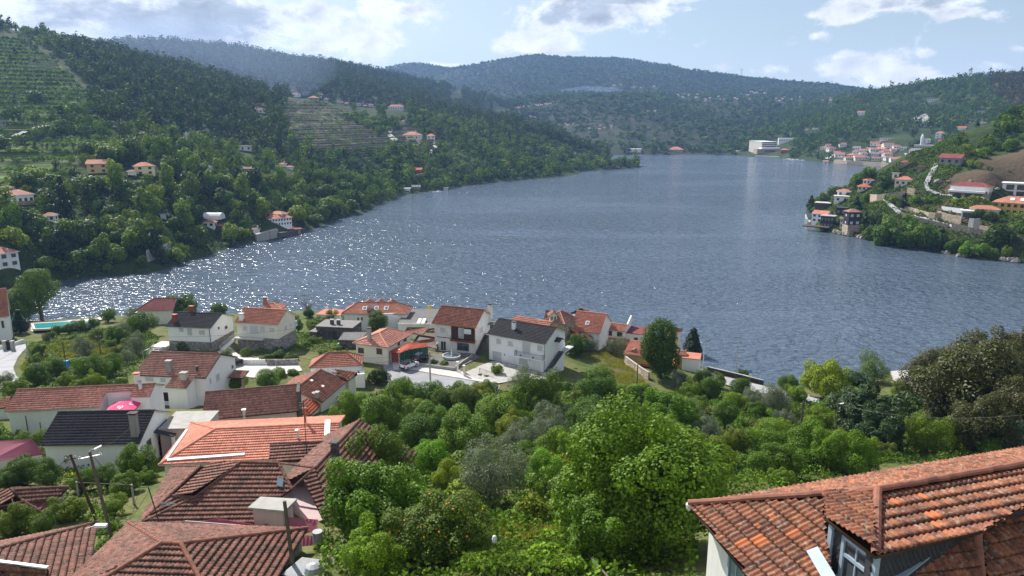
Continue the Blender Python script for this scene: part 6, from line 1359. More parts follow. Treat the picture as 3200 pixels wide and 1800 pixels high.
c0 = NP('b',1862,812)+UP*.22; a,b = NP('b',1815,830),NP('b',1920,790); car('small white hatchback with a black roof parked by the low wall',c0,math.atan2(b[1]-a[1],b[0]-a[0]))
c0 = NP('b',1975,735)+UP*.2; a,b = NP('b',1940,750),NP('b',2030,690); car('dark blue car half hidden behind the netting and the low wall',c0,math.atan2(b[1]-a[1],b[0]-a[0]),'car_black','car_black',.95)
c0 = NP('a',2365,790)+UP*.2; car('black car under the small tiled porch beside the big white house',c0,1.2,'car_black','car_black',.95)
# odds and ends in the garden
mb = MB(); q = NP('b',1162,600); mb.lathe(q,[(.3,0),(.34,.5),(.36,.95),(.3,.97)],12); tag(mb.build('barrel',M['paint_blue_grey']),'pale blue barrel at the end of the vegetable garden','barrel')
t = thing('wood_pile','heap of cut logs and rubble by the vegetable garden','wood pile',NP('b',1215,600)); rng = random.Random(4)
mb = MB()
for i in range(40):
 c = NP('b',1215,600)+np.array([rng.uniform(-1.4,1.4),rng.uniform(-.8,.8),rng.uniform(.0,.6)]); d = nrm([rng.uniform(-1,1),rng.uniform(-1,1),.1]); mb.tube([c-d*.35,c+d*.35],.1,6)
mb.build('logs',M['wood_pole'],t)
t = thing('white_flower_post','white bell shaped bird scarer on a thin stick above the vines','ornament',near_at(1544,1720)); q = near_at(1546,1760); mb = MB(); mb.tube([q,q+UP*1.3],.02,5); mb.build('stick',M['wood_pole'],t); mb = MB(); mb.lathe(q+UP*1.3,[(.05,0),(.13,.05),(.15,.25),(.1,.42),(.02,.48)],10); mb.build('bell',M['paint_white'],t)
a,b = near_at(1800,1690,.8),near_at(1925,1830,.8); mb = MB(); mb.tube([a,b],.05,6); tag(mb.build('fallen_pole',M['wood_pole']),'long rust brown pole slanting over the vines at the bottom','pole')
for k in range(9):
 a = near_at(1020+k*26,1790+(k % 2)*6); b = at_d(1075+k*24+(k % 3)*8,1668+(k % 4)*9,np.linalg.norm(a[:2])+1.2); mb = MB(); mb.tube([a,b],.012,4); tag(mb.build('garden_stake',M['steel_pale']),'thin pale cane leaning with others at the bottom of the orange trees','stake','canes at the foot of the garden')
mb = MB(); q = near_at(1155,1705,.6); mb.lathe(q,[(.24,-.5),(.28,.0),(.28,.3),(.25,.32)],12); tag(mb.build('blue_drum',M['paint_blue']),'blue plastic drum between the fig tree and the orange tree','drum')
mb = MB(); q = P3('e',1530,1420,28.0); mb.lathe(q,[(.5,-.3),(.6,.1),(.45,.45),(.15,.6)],10); tag(mb.build('wrapped_bundle',M['metal_corrugated']),'crumpled plastic wrapped bundle beside the corrugated shed roof','bundle')
# ------------------------------------------------------------------ plants
def unit(rng,n):
 d = rng.normal(size=(n,3)); return d/np.linalg.norm(d,axis=1)[:,None]
def crown_arrays(seed,n,leaf,blobs,shape='round',rb=(.26,.42),inner=.12,aspect=.55,up=.35,ragged=.16):
 """leaf sized faces spread over the surface of many lobes inside a crown of radius about 1"""
 rng = np.random.default_rng(seed); d = unit(rng,blobs)
 if shape == 'round': c = d*rng.uniform(.35,.80,(blobs,1))*[1,1,.88]
 elif shape == 'dome': c = d*rng.uniform(.4,.82,(blobs,1)); c[:,2] = np.where(c[:,2] < 0,c[:,2]*.55,c[:,2]*.78)
 elif shape == 'tall': c = d*rng.uniform(.2,.62,(blobs,1)); c[:,2] *= 1.9
 elif shape == 'cone':
  h = rng.uniform(0,1,blobs)**.8; a = rng.uniform(0,2*PI,blobs); r = (1-h)*.62; c = np.stack([np.cos(a)*r,np.sin(a)*r,h*2.2-1.0],1)
 elif shape == 'cypress':
  h = rng.uniform(0,1,blobs); a = rng.uniform(0,2*PI,blobs); r = .12*np.sin(PI*np.clip(h+.12,0,1)); c = np.stack([np.cos(a)*r,np.sin(a)*r,h*3.4-1.5],1)
 elif shape == 'flat': c = d*rng.uniform(.4,.9,(blobs,1))*[1,1,.3]
 elif shape == 'loose': c = d*rng.uniform(.25,.95,(blobs,1))*[1,1,1.05]
 elif shape == 'bush': c = d*rng.uniform(.3,.9,(blobs,1)); c[:,2] = np.abs(c[:,2])*.6-.25
 if shape in ('round','dome','loose','tall','bush'):
  ph = rng.uniform(0,6.28,4); az_ = np.arctan2(c[:,1],c[:,0]); el_ = np.arctan2(c[:,2],np.hypot(c[:,0],c[:,1])); c = c*(1+.20*np.sin(2*az_+ph[0])+.14*np.sin(3*az_+ph[1])+.16*np.sin(3*el_+ph[2]+az_))[:,None]
 r = rng.uniform(rb[0],rb[1],blobs)
 if shape == 'cone': r = r*(.45+.75*(1-(c[:,2]+1)/2.2))
 if shape == 'cypress': r = r*.55
 P = []; N = []; m = 0
 while m < n:
  k = rng.choice(blobs,size=n,p=r**2/np.sum(r**2)); dd = unit(rng,n); p = c[k]+dd*(r[k]*rng.uniform(.86,1.0+ragged,n))[:,None]
  ins = (np.linalg.norm(p[:,None]-c[None],axis=2) < r[None]*.80).any(1); keep = ~ins | (rng.uniform(size=n) < inner)
  P.append(p[keep]); N.append(dd[keep]); m += keep.sum()
 P = np.concatenate(P)[:n]; N = np.concatenate(N)[:n]; N = N+unit(rng,n)*.75+np.array([0,0,up]); N /= np.linalg.norm(N,axis=1)[:,None]
 T = np.cross(N,unit(rng,n)); T /= np.linalg.norm(T,axis=1)[:,None]; B = np.cross(N,T)
 s = leaf*rng.uniform(.6,1.35,(n,1)); a = T*s; b = B*s*aspect
 V = np.stack([P-a,P-b+N*s*.15,P+a,P+b+N*s*.15],1).reshape(-1,3); F = np.arange(4*n).reshape(n,4); return V,F
def trunk_arrays(seed,h,r,spread,nl,shape='round',bare=False):
 """tapered trunk from the ground (z = 0) into the crown, with limbs"""
 rng = random.Random(seed); mb = MB(); top = np.array([rng.uniform(-.08,.08)*h,rng.uniform(-.08,.08)*h,h])
 mid = top*.5+np.array([rng.uniform(-.05,.05)*h,rng.uniform(-.05,.05)*h,0]); mb.tube([np.array([0,0,-.6]),mid*.3,mid,top],[r*1.35,r*1.05,r*.8,r*.45],7)
 for i in range(nl):
  a = rng.uniform(0,2*PI); s = mid+(top-mid)*rng.uniform(-.3,.95); e = s+np.array([math.cos(a)*spread*rng.uniform(.5,.95),math.sin(a)*spread*rng.uniform(.5,.95),spread*rng.uniform(.35,1.0)])
  m_ = (s+e)/2+np.array([0,0,spread*.12]); mb.tube([s,m_,e],[r*.4,r*.25,r*.08],5)
  if bare:
   for j in range(7):
    q = s+(e-s)*rng.uniform(.3,1); f = q+np.array([rng.uniform(-1,1),rng.uniform(-1,1),rng.uniform(.1,1.2)])*spread*.32; mb.tube([q,(q+f)/2+UP*.05,f],[r*.14,r*.09,r*.03],4)
    for j2 in range(3): g_ = f+np.array([rng.uniform(-1,1),rng.uniform(-1,1),rng.uniform(0,1)])*spread*.16; mb.tube([f,g_],[r*.05,r*.02],3)
 return mb
PROTO = {}
def proto(kind):
 """one crown mesh and one trunk mesh of each kind and variant, shared by all its copies; crown radius 1 at the origin"""
 if kind in PROTO: return PROTO[kind]
 base,var = kind.split('#'); s = abs(hash_s(kind)) % 9973
 spec = {'citrus': dict(n=25000,leaf=.027,blobs=60,shape='dome',rb=(.14,.30),ragged=.22,mat='leaf_green'),'fig': dict(n=26000,leaf=.030,blobs=80,shape='round',rb=(.13,.27),aspect=.75,mat='leaf_green',ragged=.34),
   'broad': dict(n=23000,leaf=.027,blobs=64,shape='round',rb=(.13,.30),mat='leaf_green',ragged=.34),'olive': dict(n=17000,leaf=.034,blobs=60,shape='loose',rb=(.12,.28),aspect=.28,mat='leaf_olive',ragged=.42),
   'tall': dict(n=16000,leaf=.034,blobs=60,shape='tall',rb=(.20,.36),mat='leaf_green',ragged=.3),'cypress': dict(n=3500,leaf=.05,blobs=40,shape='cypress',rb=(.3,.5),mat='leaf_dark'),
   'cone': dict(n=7000,leaf=.06,blobs=44,shape='cone',rb=(.22,.4),mat='leaf_dark',ragged=.3),'rust': dict(n=30000,leaf=.026,blobs=110,shape='round',rb=(.12,.26),mat='leaf_rust',ragged=.25),
   'loquat': dict(n=9000,leaf=.07,blobs=46,shape='loose',rb=(.14,.28),aspect=.28,mat='leaf_dark',ragged=.3),'bush': dict(n=4200,leaf=.065,blobs=26,shape='bush',rb=(.2,.36),mat='leaf_green',ragged=.25),
   'clipped': dict(n=6500,leaf=.045,blobs=60,shape='dome',rb=(.28,.34),mat='leaf_green',ragged=.03),'willow': dict(n=9000,leaf=.05,blobs=44,shape='loose',rb=(.14,.30),aspect=.22,mat='leaf_green',ragged=.5),
   'sparse': dict(n=1500,leaf=.06,blobs=24,shape='loose',rb=(.1,.2),mat='leaf_green',ragged=.3),'bare': dict(n=160,leaf=.03,blobs=20,shape='loose',rb=(.1,.2),mat='leaf_olive'),
   'mid': dict(n=1500,leaf=.11,blobs=26,shape='round',rb=(.22,.42),mat='leaf_green',ragged=.22),'midtall': dict(n=1500,leaf=.11,blobs=26,shape='tall',rb=(.22,.40),mat='leaf_green',ragged=.25),
   'midcone': dict(n=1200,leaf=.12,blobs=24,shape='cone',rb=(.25,.42),mat='leaf_dark'),'midpine': dict(n=1100,leaf=.12,blobs=20,shape='loose',rb=(.18,.36),mat='leaf_dark',ragged=.3),'midcyp': dict(n=500,leaf=.09,blobs=20,shape='cypress',rb=(.3,.5),mat='leaf_dark')}[base]
 spec = dict(spec); mt = spec.pop('mat'); spec.update(dict(n=46000,leaf=.021,blobs=130) if kind == 'fig#2' else {}); V,F = crown_arrays(s,**spec)
 zlo = {'tall': 1.7,'cone': 1.15,'cypress': 1.7,'bush': .35,'dome': .5}.get(spec['shape'],.85)
 cr = raw_mesh('crown',V,F,M[mt]); me = cr.data; bpy.data.objects.remove(cr)
 lift = {'cone': 1.35,'cypress': 1.75,'bush': .45,'tall': 1.95}.get(spec['shape'],1.0)
 if base == 'clipped': lift = .40
 if base in ('citrus',): lift = .72
 if base == 'fig': lift = .95
 if base.startswith('mid') and base != 'midpine': lift *= .9
 if base == 'midpine': lift = 2.6
 tb = trunk_arrays(s,lift*(.95 if base != 'bare' else 1.0),.085 if base not in ('bush','clipped') else .05,.75,6 if base != 'bare' else 9,bare=base in ('bare','sparse')); to = tb.build('trunk',M['bark_grey' if base in ('fig','olive','bare','rust') else 'bark']); tm = to.data; bpy.data.objects.remove(to)
 PROTO[kind] = (me,tm,lift); return PROTO[kind]
def hash_s(t):
 h = 7
 for ch in t: h = (h*131+ord(ch)) & 0x7fffffff
 return h
TREES = []
def put_tree(kind,foot,R,label,cat='tree',group=None,tint=(1,1,1),sz=1.0,name=None,rng=random.Random(77)):
 me,tm,lift = proto(kind); base = kind.split('#')[0]
 nm = name or {'citrus': 'citrus_tree','fig': 'fig_tree','olive': 'olive_tree','cypress': 'cypress_tree','cone': 'conifer_tree','bush': 'bush','clipped': 'clipped_bush','bare': 'bare_tree','loquat': 'loquat_tree','midpine': 'pine_tree','midcone': 'conifer_tree','midcyp': 'cypress_tree'}.get(base,'leafy_tree')
 t = thing(nm,label,cat,foot,group); t.rotation_euler = (0,0,rng.uniform(0,6.28)); t.scale = (R*rng.uniform(.9,1.12),R*rng.uniform(.9,1.12),R*sz*rng.uniform(.92,1.1))
 c = bpy.data.objects.new('crown' if cat == 'tree' else 'foliage',me); C.objects.link(c); c.parent = t; c.location = (0,0,lift); c.color = (*tint,1)
 k = bpy.data.objects.new('trunk' if cat == 'tree' else 'stem',tm); C.objects.link(k); k.parent = t; TREES.append((foot[0],foot[1],R)); return t
def tree_px(kind,u,v,rpx,label,cat='tree',sz=1.0,land=near_land,lo=20,hi=230,**kw):
 """crown centred on a pixel with a given radius in pixels: finds the distance at which it stands on the ground"""
 me,tm,lift = proto(kind); d = ray(u,v); dn = np.linalg.norm(d); h = math.hypot(d[0],d[1]); ts = np.geomspace(lo,hi,400)/h; p = EYE[None]+d[None]*ts[:,None]
 depth = ts; R = rpx*.9*depth/FPX; gz = land(p[:,0],p[:,1]); f = p[:,2]-gz-lift*R*sz; k = np.nonzero(f < 0)[0]; k = k[0] if len(k) else len(ts)-1
 foot = np.array([p[k,0],p[k,1],gz[k]-.05]); return put_tree(kind,foot,R[k],label,cat,sz=sz,**kw)
LIME,WARM,DEEP,PALE,BLUEG,GREEN = (1.7,1.55,.75),(1.35,1.15,.7),(.55,.62,.6),(1.25,1.4,1.25),(.6,.8,.9),(1,1,1)
T = tree_px
# foreground garden
T('citrus#1',1180,1448,135,'dense round dark green citrus tree behind the big fig tree, beside the old roof peak',tint=(.85,1.0,.6))
T('fig#1',1160,1575,168,'large glossy fig tree with bright broad leaves right of the old brown roofs',tint=(.95,1.25,.8))
T('citrus#2',1385,1660,175,'wide orange tree full of small orange fruit in the foreground garden',tint=(.8,.85,.7),sz=.85)
T('fig#2',2010,1525,285,'huge spreading fig tree with pale shining leaves left of the corner roof',tint=(1.12,1.32,.95),sz=.92)
T('fig#3',1880,1650,150,'lower left part of the fig thicket, a separate broad leaved tree over the vines',tint=(.95,1.2,.85))
T('olive#1',1530,1480,112,'silver grey olive tree standing between the orange tree and the round citrus tree',sz=1.15)
T('olive#2',1620,1375,85,'second silver olive tree just uphill behind the first')
T('citrus#3',1745,1420,95,'round bright green citrus tree with a bare forked trunk beneath it',tint=(1.2,1.4,.6))
T('sparse#1',1715,1520,80,'half bare fruit tree with a bent trunk in front of the round bright citrus',tint=PALE)
T('citrus#1',1395,1500,75,'small lime green citrus tree between the fig tree and the olive tree',tint=LIME)
T('citrus#2',1300,1545,62,'low lime green tree tucked behind the large fig tree',tint=(1.4,1.5,.7))
T('broad#1',1440,1345,110,'leafy walnut-like tree in the middle of the green gardens',tint=(1.0,1.2,.65))
T('citrus#3',1215,1300,100,'dark rounded citrus tree right of the orange roofed shed',tint=(.85,1.05,.5))
T('citrus#1',1095,1290,78,'bright citrus tree against the orange roofed shed',tint=(1.2,1.35,.55))
T('broad#2',1310,1345,85,'ivy covered tree with dull green leaves between two citrus trees',tint=(.65,.85,.7))
T('broad#3',1690,1248,84,'dark broad tree in front of the white house stairs',tint=(.7,.85,.6),sz=1.1)
T('broad#1',1560,1290,82,'pale flowering elder-like tree left of the dark broad tree',tint=(1.25,1.4,1.1))
T('citrus#2',1520,1215,45,'small citrus tree by the road beneath the drive',tint=(.8,1.0,.5))
T('broad#2',1250,1225,60,'pale green tree at the roadside above the citrus trees',tint=(1.1,1.2,.8))
T('broad#3',1350,1230,62,'bushy tree under the tall lamp post by the road',tint=(.8,1.05,.7))
T('citrus#3',1440,1230,55,'row of dense green citrus crowns along the road edge, middle one',tint=(.85,1.05,.5))
T('olive#3',1630,1190,52,'grey olive tree at the corner of the drive')
T('broad#1',1860,1200,78,'feathery green tree below the grassy field',tint=(.75,1.0,.7))
T('broad#2',1840,1300,100,'broad green tree uphill of the grassy field',tint=(.7,.95,.7))
T('fig#1',2080,1290,85,'light green fig tree right of the field post',tint=(1.0,1.35,.75))
T('citrus#1',1830,1395,78,'very dark green citrus tree behind the huge fig tree',tint=(.65,.9,.4))
T('olive#1',1720,1330,70,'silver olive tree above the bright round citrus',sz=1.1)
T('olive#2',1790,1300,48,'small grey olive tree behind the silver one')
T('fig#2',2060,1365,92,'pale leaved fig tree crowning behind the huge one',tint=(1.15,1.45,.95))
T('citrus#2',2215,1420,88,'yellow green shrubby tree right of the huge fig tree',tint=(1.25,1.2,.6))
T('broad#2',2068,1085,92,'tall dense ash tree by the yellow house',tint=(.55,.72,.4),sz=1.25)
T('cone#1',2165,1075,44,'black-green cypress-like conifer at the river beside the ash tree',tint=(.6,.7,.7))
T('olive#3',1845,1078,24,'little olive tree on the lawn, nearer the stone house')
T('olive#1',1925,1085,30,'little olive tree on the lawn, nearer the yellow house')
T('citrus#3',1800,1085,45,'dark laurel bush tight against the white house gable',tint=(.6,.8,.5))
T('olive#2',2130,1185,38,'grey olive tree below the ash tree')
T('citrus#1',2200,1180,35,'dark green citrus beside the white garage',tint=(.7,.9,.5))
T('citrus#2',2195,1212,26,'lime coloured low shrub under the dark green citrus',cat='bush',tint=LIME,name='bush')
T('broad#3',2250,1190,28,'climber covered bush beside the river road wall',cat='bush',tint=GREEN,name='bush')
T('citrus#3',2322,1168,24,'compact dark round tree beyond the river road',tint=(.7,.85,.5))
T('broad#1',2320,1215,45,'dark green tree along the river road',tint=(.6,.8,.5))
T('sparse#2',2400,1145,36,'slim sparse young tree with yellowish leaves by the river',tint=(1.3,1.3,.7),sz=1.1)
T('citrus#1',2470,1200,42,'green rounded tree left of the bright lime one at the shore',tint=(.9,1.1,.5))
T('citrus#2',2590,1192,92,'striking lime green round tree near the shore',tint=(1.9,1.75,.5))
T('willow#1',2735,1150,58,'soft grey green willow at the water behind the dark loquat tree',tint=(1.0,1.1,1.0))
T('loquat#1',2705,1270,118,'dark long leaved loquat tree in front of the lime green tree',tint=(1.4,1.3,1.2))
T('loquat#2',2760,1340,85,'lower dark loquat branches merging with the rust tree',tint=(1.3,1.25,1.1))
T('broad#2',2895,1080,60,'green tree peeping out left of the big rust coloured tree',tint=(.6,.95,.6))
T('rust#3',3190,1120,130,'rust coloured tree crown at the right edge, topmost of the grove',tint=(.9,.95,.8))
T('rust#2',2925,1180,105,'rust and green tree at the left front of the dark grove',tint=(.85,.95,.8))
T('rust#3',3080,1330,120,'dark rust tree low in the grove behind the corner roof',tint=(.7,.8,.7))
T('rust#1',3060,1190,200,'very large rust and olive coloured oak-like tree at the right',tint=(.75,.88,.65))
T('rust#2',2960,1260,110,'left shoulder of the rust coloured grove, a tree lower down',tint=(.7,.85,.65))
T('rust#1',3180,1300,130,'rust coloured tree at the right edge below the giant one',tint=(.8,.85,.8))
T('citrus#3',2540,1395,105,'dense glossy citrus tree in the middle right gardens',tint=(.95,1.2,.45))
T('citrus#1',2660,1430,95,'second glossy citrus tree above the corner roof ridge',tint=(1.0,1.25,.5))
T('broad#1',2395,1370,80,'tall pale green pittosporum-like tree left of the glossy citrus',tint=(1.3,1.5,1.0))
T('citrus#2',2430,1440,85,'wide dark citrus bush touching the corner roof',tint=(.75,.95,.4))
T('broad#3',2900,1360,75,'yellow green climbing shrub over the corner roof ridge',tint=(1.2,1.25,.6))
T('broad#2',3010,1370,60,'young bright tree right of the yellow green shrub',tint=(1.3,1.3,.65))
T('olive#3',3160,1370,70,'grey leaved shrub by the right edge behind the ridge',tint=(.8,.95,.8))
T('broad#1',3090,1400,50,'dull green sapling just behind the far eave of the corner roof',tint=(.8,1.0,.7))
T('tall#2',2270,1290,52,'bushy upright green tree in the middle of the right gardens',tint=(.75,.95,.65),sz=.7)
T('olive#1',2150,1300,50,'silver wattle-like tree left of the upright green tree',tint=(1.1,1.1,1.1))
T('olive#2',2215,1345,48,'silver shrub in front of the upright green tree')
T('olive#3',2420,1255,50,'grey olive tree above the wooden pole')
T('olive#1',2350,1245,38,'small grey olive near the river road')
T('olive#2',2450,1300,36,'low silver olive left of the wooden pole')
T('citrus#2',2360,1280,34,'small dark citrus between grey olives',tint=(.7,.95,.45))
T('bare#1',2548,1300,32,'leafless twiggy tree right of the wooden pole',tint=GREEN)
T('broad#3',2010,1240,52,'dark shrub tree at the foot of the ash',tint=(.5,.7,.4))
# left village
T('tall#3',110,850,62,'tall airy tree with two trunks on the left beside the pool',tint=(.95,1.1,.6),sz=1.0)
T('broad#2',45,880,75,'wide crown at the left edge overlapping the tall airy tree',tint=(.85,1.0,.6))
T('cone#2',58,1005,34,'dark conifer beneath the tall airy tree beside the white gable',tint=(.8,.9,.8))
T('citrus#3',568,965,62,'big dark green round tree behind the house with red chimneys',tint=(.75,.95,.45))
T('citrus#1',685,972,38,'dark green tree left of the cream house roof',tint=(.7,.9,.4))
T('bare#2',850,955,45,'leafless bushy tree at the shore behind the cream house')
T('bare#1',960,955,38,'bare branched tree on the shore right of the cream house')
T('bare#3',900,940,30,'smaller bare tree between the two on the shore')
T('olive#2',262,1080,36,'silver olive tree alone in the dry grass, left one')
T('olive#1',390,1030,32,'silver olive tree uphill right of the lone one')
T('olive#3',425,1078,38,'silver olive tree near the white steps')
T('olive#1',415,985,26,'round grey olive against the sparkling water')
T('broad#1',335,985,28,'light green feathery tree at the shore',tint=(1.0,1.2,.7))
T('broad#3',440,1015,45,'green tree between grey olives and the round dark tree',tint=(.8,1.0,.5))
T('broad#2',365,1040,38,'mid green tree above the lone olive',tint=(.85,1.05,.55))
T('clipped#1',578,1078,36,'dark clipped dome of laurel before the house with red chimneys',cat='bush',tint=(.6,.75,.4))
T('clipped#1',690,1060,16,'round clipped dark shrub at the wall between the two houses',cat='bush',tint=(.5,.65,.4))
T('clipped#1',808,1072,24,'round clipped dark bush before the cream house garage',cat='bush',tint=(.5,.7,.35))
T('clipped#1',706,1110,22,'flat clipped bright cushion left of the garden path',cat='bush',tint=(.9,.95,.35))
T('clipped#1',768,1108,25,'flat clipped bush at the gate wall below the cream house',cat='bush',tint=(.8,.85,.35))
T('clipped#1',660,1085,18,'small clipped dome near the white flowers',cat='bush',tint=(.7,.8,.35))
T('bush#1',870,1108,30,'ivy mound on the left part of the garden wall',cat='bush',tint=(.6,.8,.35))
T('bush#2',905,1118,28,'ivy mound in the middle of the garden wall',cat='bush',tint=(.65,.85,.4))
T('bush#1',835,1118,26,'ivy mound beside the gate',cat='bush',tint=(.6,.8,.35))
T('clipped#1',870,1090,20,'dark dome shrub above the ivy mounds',cat='bush',tint=(.5,.7,.35))
T('citrus#2',1085,985,30,'small shaped tree on the riverside green strip',tint=(.8,1.0,.5))
T('citrus#3',965,980,22,'dark laurel column on the riverside strip',tint=(.5,.7,.4))
T('bush#2',1000,1000,30,'vine covered mound on the riverside strip, left',cat='bush',tint=(.9,1.1,.5))
T('bush#1',1040,1008,28,'vine covered mound on the riverside strip, right',cat='bush',tint=(.9,1.1,.5))
T('citrus#1',1035,992,28,'light green tree standing on the riverside strip',tint=(1.0,1.2,.6))
T('citrus#3',1090,1010,32,'bright rounded tree left of the satellite dish pole',tint=(1.1,1.3,.45))
T('broad#1',1175,1005,42,'dark brownish green tree by the riverside house wall',tint=(.7,.8,.5))
T('citrus#1',1188,1180,38,'very dark purple tinged bush at the road corner',cat='bush',tint=(.35,.42,.35),name='bush')
T('bush#2',875,1165,28,'flowering pale bush on the lane edge',cat='bush',tint=(1.2,1.3,1.1))
T('broad#2',835,1180,45,'pale shrubby tree left of the long red roof',tint=(.95,1.1,.8))
T('bush#1',915,1165,22,'green bush above the red roof corner',cat='bush',tint=(.9,1.2,.6))
T('citrus#2',745,1195,34,'lime green citrus tree right of the big white gable',tint=(1.4,1.5,.5))
T('citrus#3',295,1190,40,'bright lime round citrus tree above the long roof',tint=(1.5,1.45,.45))
T('citrus#1',202,1192,32,'smaller lime round citrus tree left of the bright one',tint=(1.3,1.3,.5))
T('citrus#2',240,1205,24,'low lime shrub between the two round citrus trees',cat='bush',tint=(1.4,1.4,.5),name='bush')
T('citrus#3',50,1215,42,'dome shaped lime tree at the left end of the long roof',tint=(1.3,1.3,.45))
T('broad#3',290,1150,55,'dense orchard tree left of the pole',tint=(.75,1.0,.45))
T('broad#1',345,1140,42,'dense orchard tree around the tall pole',tint=(.8,1.05,.45))
T('broad#2',115,1165,45,'orchard tree at the road bend corner',tint=(.7,.9,.45))
T('broad#3',175,1150,42,'orchard tree next to the blue box',tint=(.7,.9,.45))
T('citrus#1',250,1160,30,'dark citrus right of the blue box',tint=(.7,.95,.4))
T('fig#3',120,1095,26,'light fig bush at the bend of the road',tint=(1.2,1.3,.7))
T('fig#1',110,1125,22,'second light fig bush at the bend',tint=(1.2,1.35,.7))
T('olive#3',395,1118,24,'silver shrub by the grey lean-to shed')
T('bush#1',380,1190,24,'whitish flowering bush below the grey shed',cat='bush',tint=(1.4,1.5,1.2))
T('olive#2',12,1190,32,'grey willow-like shrub at the left edge',tint=(.8,.95,.8))
T('bush#2',130,1215,22,'pale feathery bush between lime trees',cat='bush',tint=(1.4,1.6,1.0))
T('citrus#2',250,1400,88,'leafy tree in front of the black tiled roof',tint=(1.0,1.1,.45),name='leafy_tree')
T('citrus#3',385,1390,52,'dense citrus tree by the dark pole',tint=(.9,1.1,.4))
T('citrus#1',420,1450,72,'broad citrus tree left of the salmon roof corner',tint=(.95,1.15,.5))
T('citrus#2',330,1420,45,'dark tree behind the pair of poles',tint=(.6,.8,.4))
T('broad#2',60,1470,60,'dark green shrub tree below the wine red roof',tint=(.6,.8,.45))
T('broad#3',140,1480,58,'green tree between the wine red roof and the small hipped house',tint=(.65,.85,.5))
T('broad#1',20,1500,42,'dark tree at the left edge over the small hipped house',tint=(.55,.75,.4))
T('citrus#3',205,1590,62,'leafy young green tree in front of the small hipped house',tint=(1.2,1.2,.5),name='leafy_tree')
T('citrus#1',45,1630,70,'orange tinged citrus shrub in the lower left garden',tint=(1.0,1.0,.5))
T('broad#2',130,1640,55,'dark shrub right of the orange tinged citrus',tint=(.7,.85,.5))
T('broad#3',355,1575,45,'pale flowering shrub among the poles',tint=(1.3,1.4,1.0))
T('citrus#2',392,1512,52,'rounded citrus tree under the dark pole by the lane',tint=(.9,1.1,.5))
T('broad#3',330,1490,50,'leafy tree right behind the leaning pair of poles',tint=(.75,.95,.5))
T('citrus#3',462,1490,34,'small citrus tree pressed against the salmon roof corner',tint=(1.0,1.2,.5))
T('broad#1',250,1500,46,'leafy tree left of the leaning pair of poles',tint=(.8,1.0,.5))
T('bush#1',330,1650,42,'green bush at the lane below the tall poles',cat='bush',tint=(.9,1.15,.5))
T('bush#2',345,1700,36,'shrub between the two bottom roofs',cat='bush',tint=(.7,.95,.4))
T('bush#1',395,1540,35,'tangled shrub beside the old brown roofs',cat='bush',tint=(.7,.8,.45))
T('bush#2',290,1360,26,'bush at the foot of the green grass patch',cat='bush',tint=(.7,.9,.4)) if False else None
T('bush#1',20,1370,36,'vine foliage on the frame by the long house, left',cat='bush',tint=(1.0,1.2,.45))
T('bush#2',75,1350,30,'vine foliage on the frame by the long house, middle',cat='bush',tint=(.95,1.15,.45))
for k_,(x_,y_,r_) in enumerate(((180,1030,20),(215,1024,22),(252,1016,24),(292,1010,24),(160,1046,14),(300,1040,20))): T('broad#%d' % (k_ % 3+1),x_,y_,r_,'screening shrub beside the turquoise pool, '+['second from the road','third from the road','fourth from the road','last one by the shore','the one nearest the road','lower one in the dry grass'][k_],cat='bush',tint=(.95,1.1,.6),name='bush')
T('bush#1',158,1345,22,'round bush in front of the pale green wall',cat='bush',tint=(.8,1.05,.45))
T('citrus#3',1552,1158,23,'small bright tree with a thin trunk by the white house drive',tint=(1.3,1.45,.4))
T('bush#1',1500,1175,9,'little dark bush at the drive fence, left',cat='bush',tint=(.8,1,.4)); T('bush#2',1520,1178,9,'little dark bush at the drive fence, right',cat='bush',tint=(.9,1,.4))
T('bush#1',1355,1130,16,'leafy strip behind the fountain yard wall, left',cat='bush',tint=(1.2,1.3,.5)); T('bush#2',1390,1138,15,'leafy strip behind the fountain yard wall, right',cat='bush',tint=(1.2,1.3,.5))
T('clipped#1',1202,1125,12,'dark round shrub by the beige house door',cat='bush',tint=(.4,.5,.3))
T('bush#1',450,1280,16,'small shrub by the annex',cat='bush',tint=(.8,1,.6)) if False else None
T('bush#2',725,1445,20,'plant sprouting between the salmon roof and the old brown roof',cat='bush',tint=(1,1.3,.7)) if False else None
# oranges on the orange tree
ot = [o for o in bpy.data.objects if o.name.startswith('citrus_tree') and 'orange fruit' in o['label']][0]
mb = MB(); rng_ = np.random.default_rng(8); me = proto('citrus#2')[0]; co = np.zeros(len(me.vertices)*3,np.float32); me.vertices.foreach_get('co',co); co = co.reshape(-1,3)
for k in rng_.choice(len(co),100): p = co[k]*1.01; mb.lathe(p+np.array([0,0,-.02]),[(.006,0),(.018,.006),(.021,.018),(.016,.032),(.004,.038)],6)
fo = mb.build('oranges',M['fruit_orange']); fo.parent = ot; fo.location = (0,0,proto('citrus#2')[2]); fo['kind'] = 'stuff'
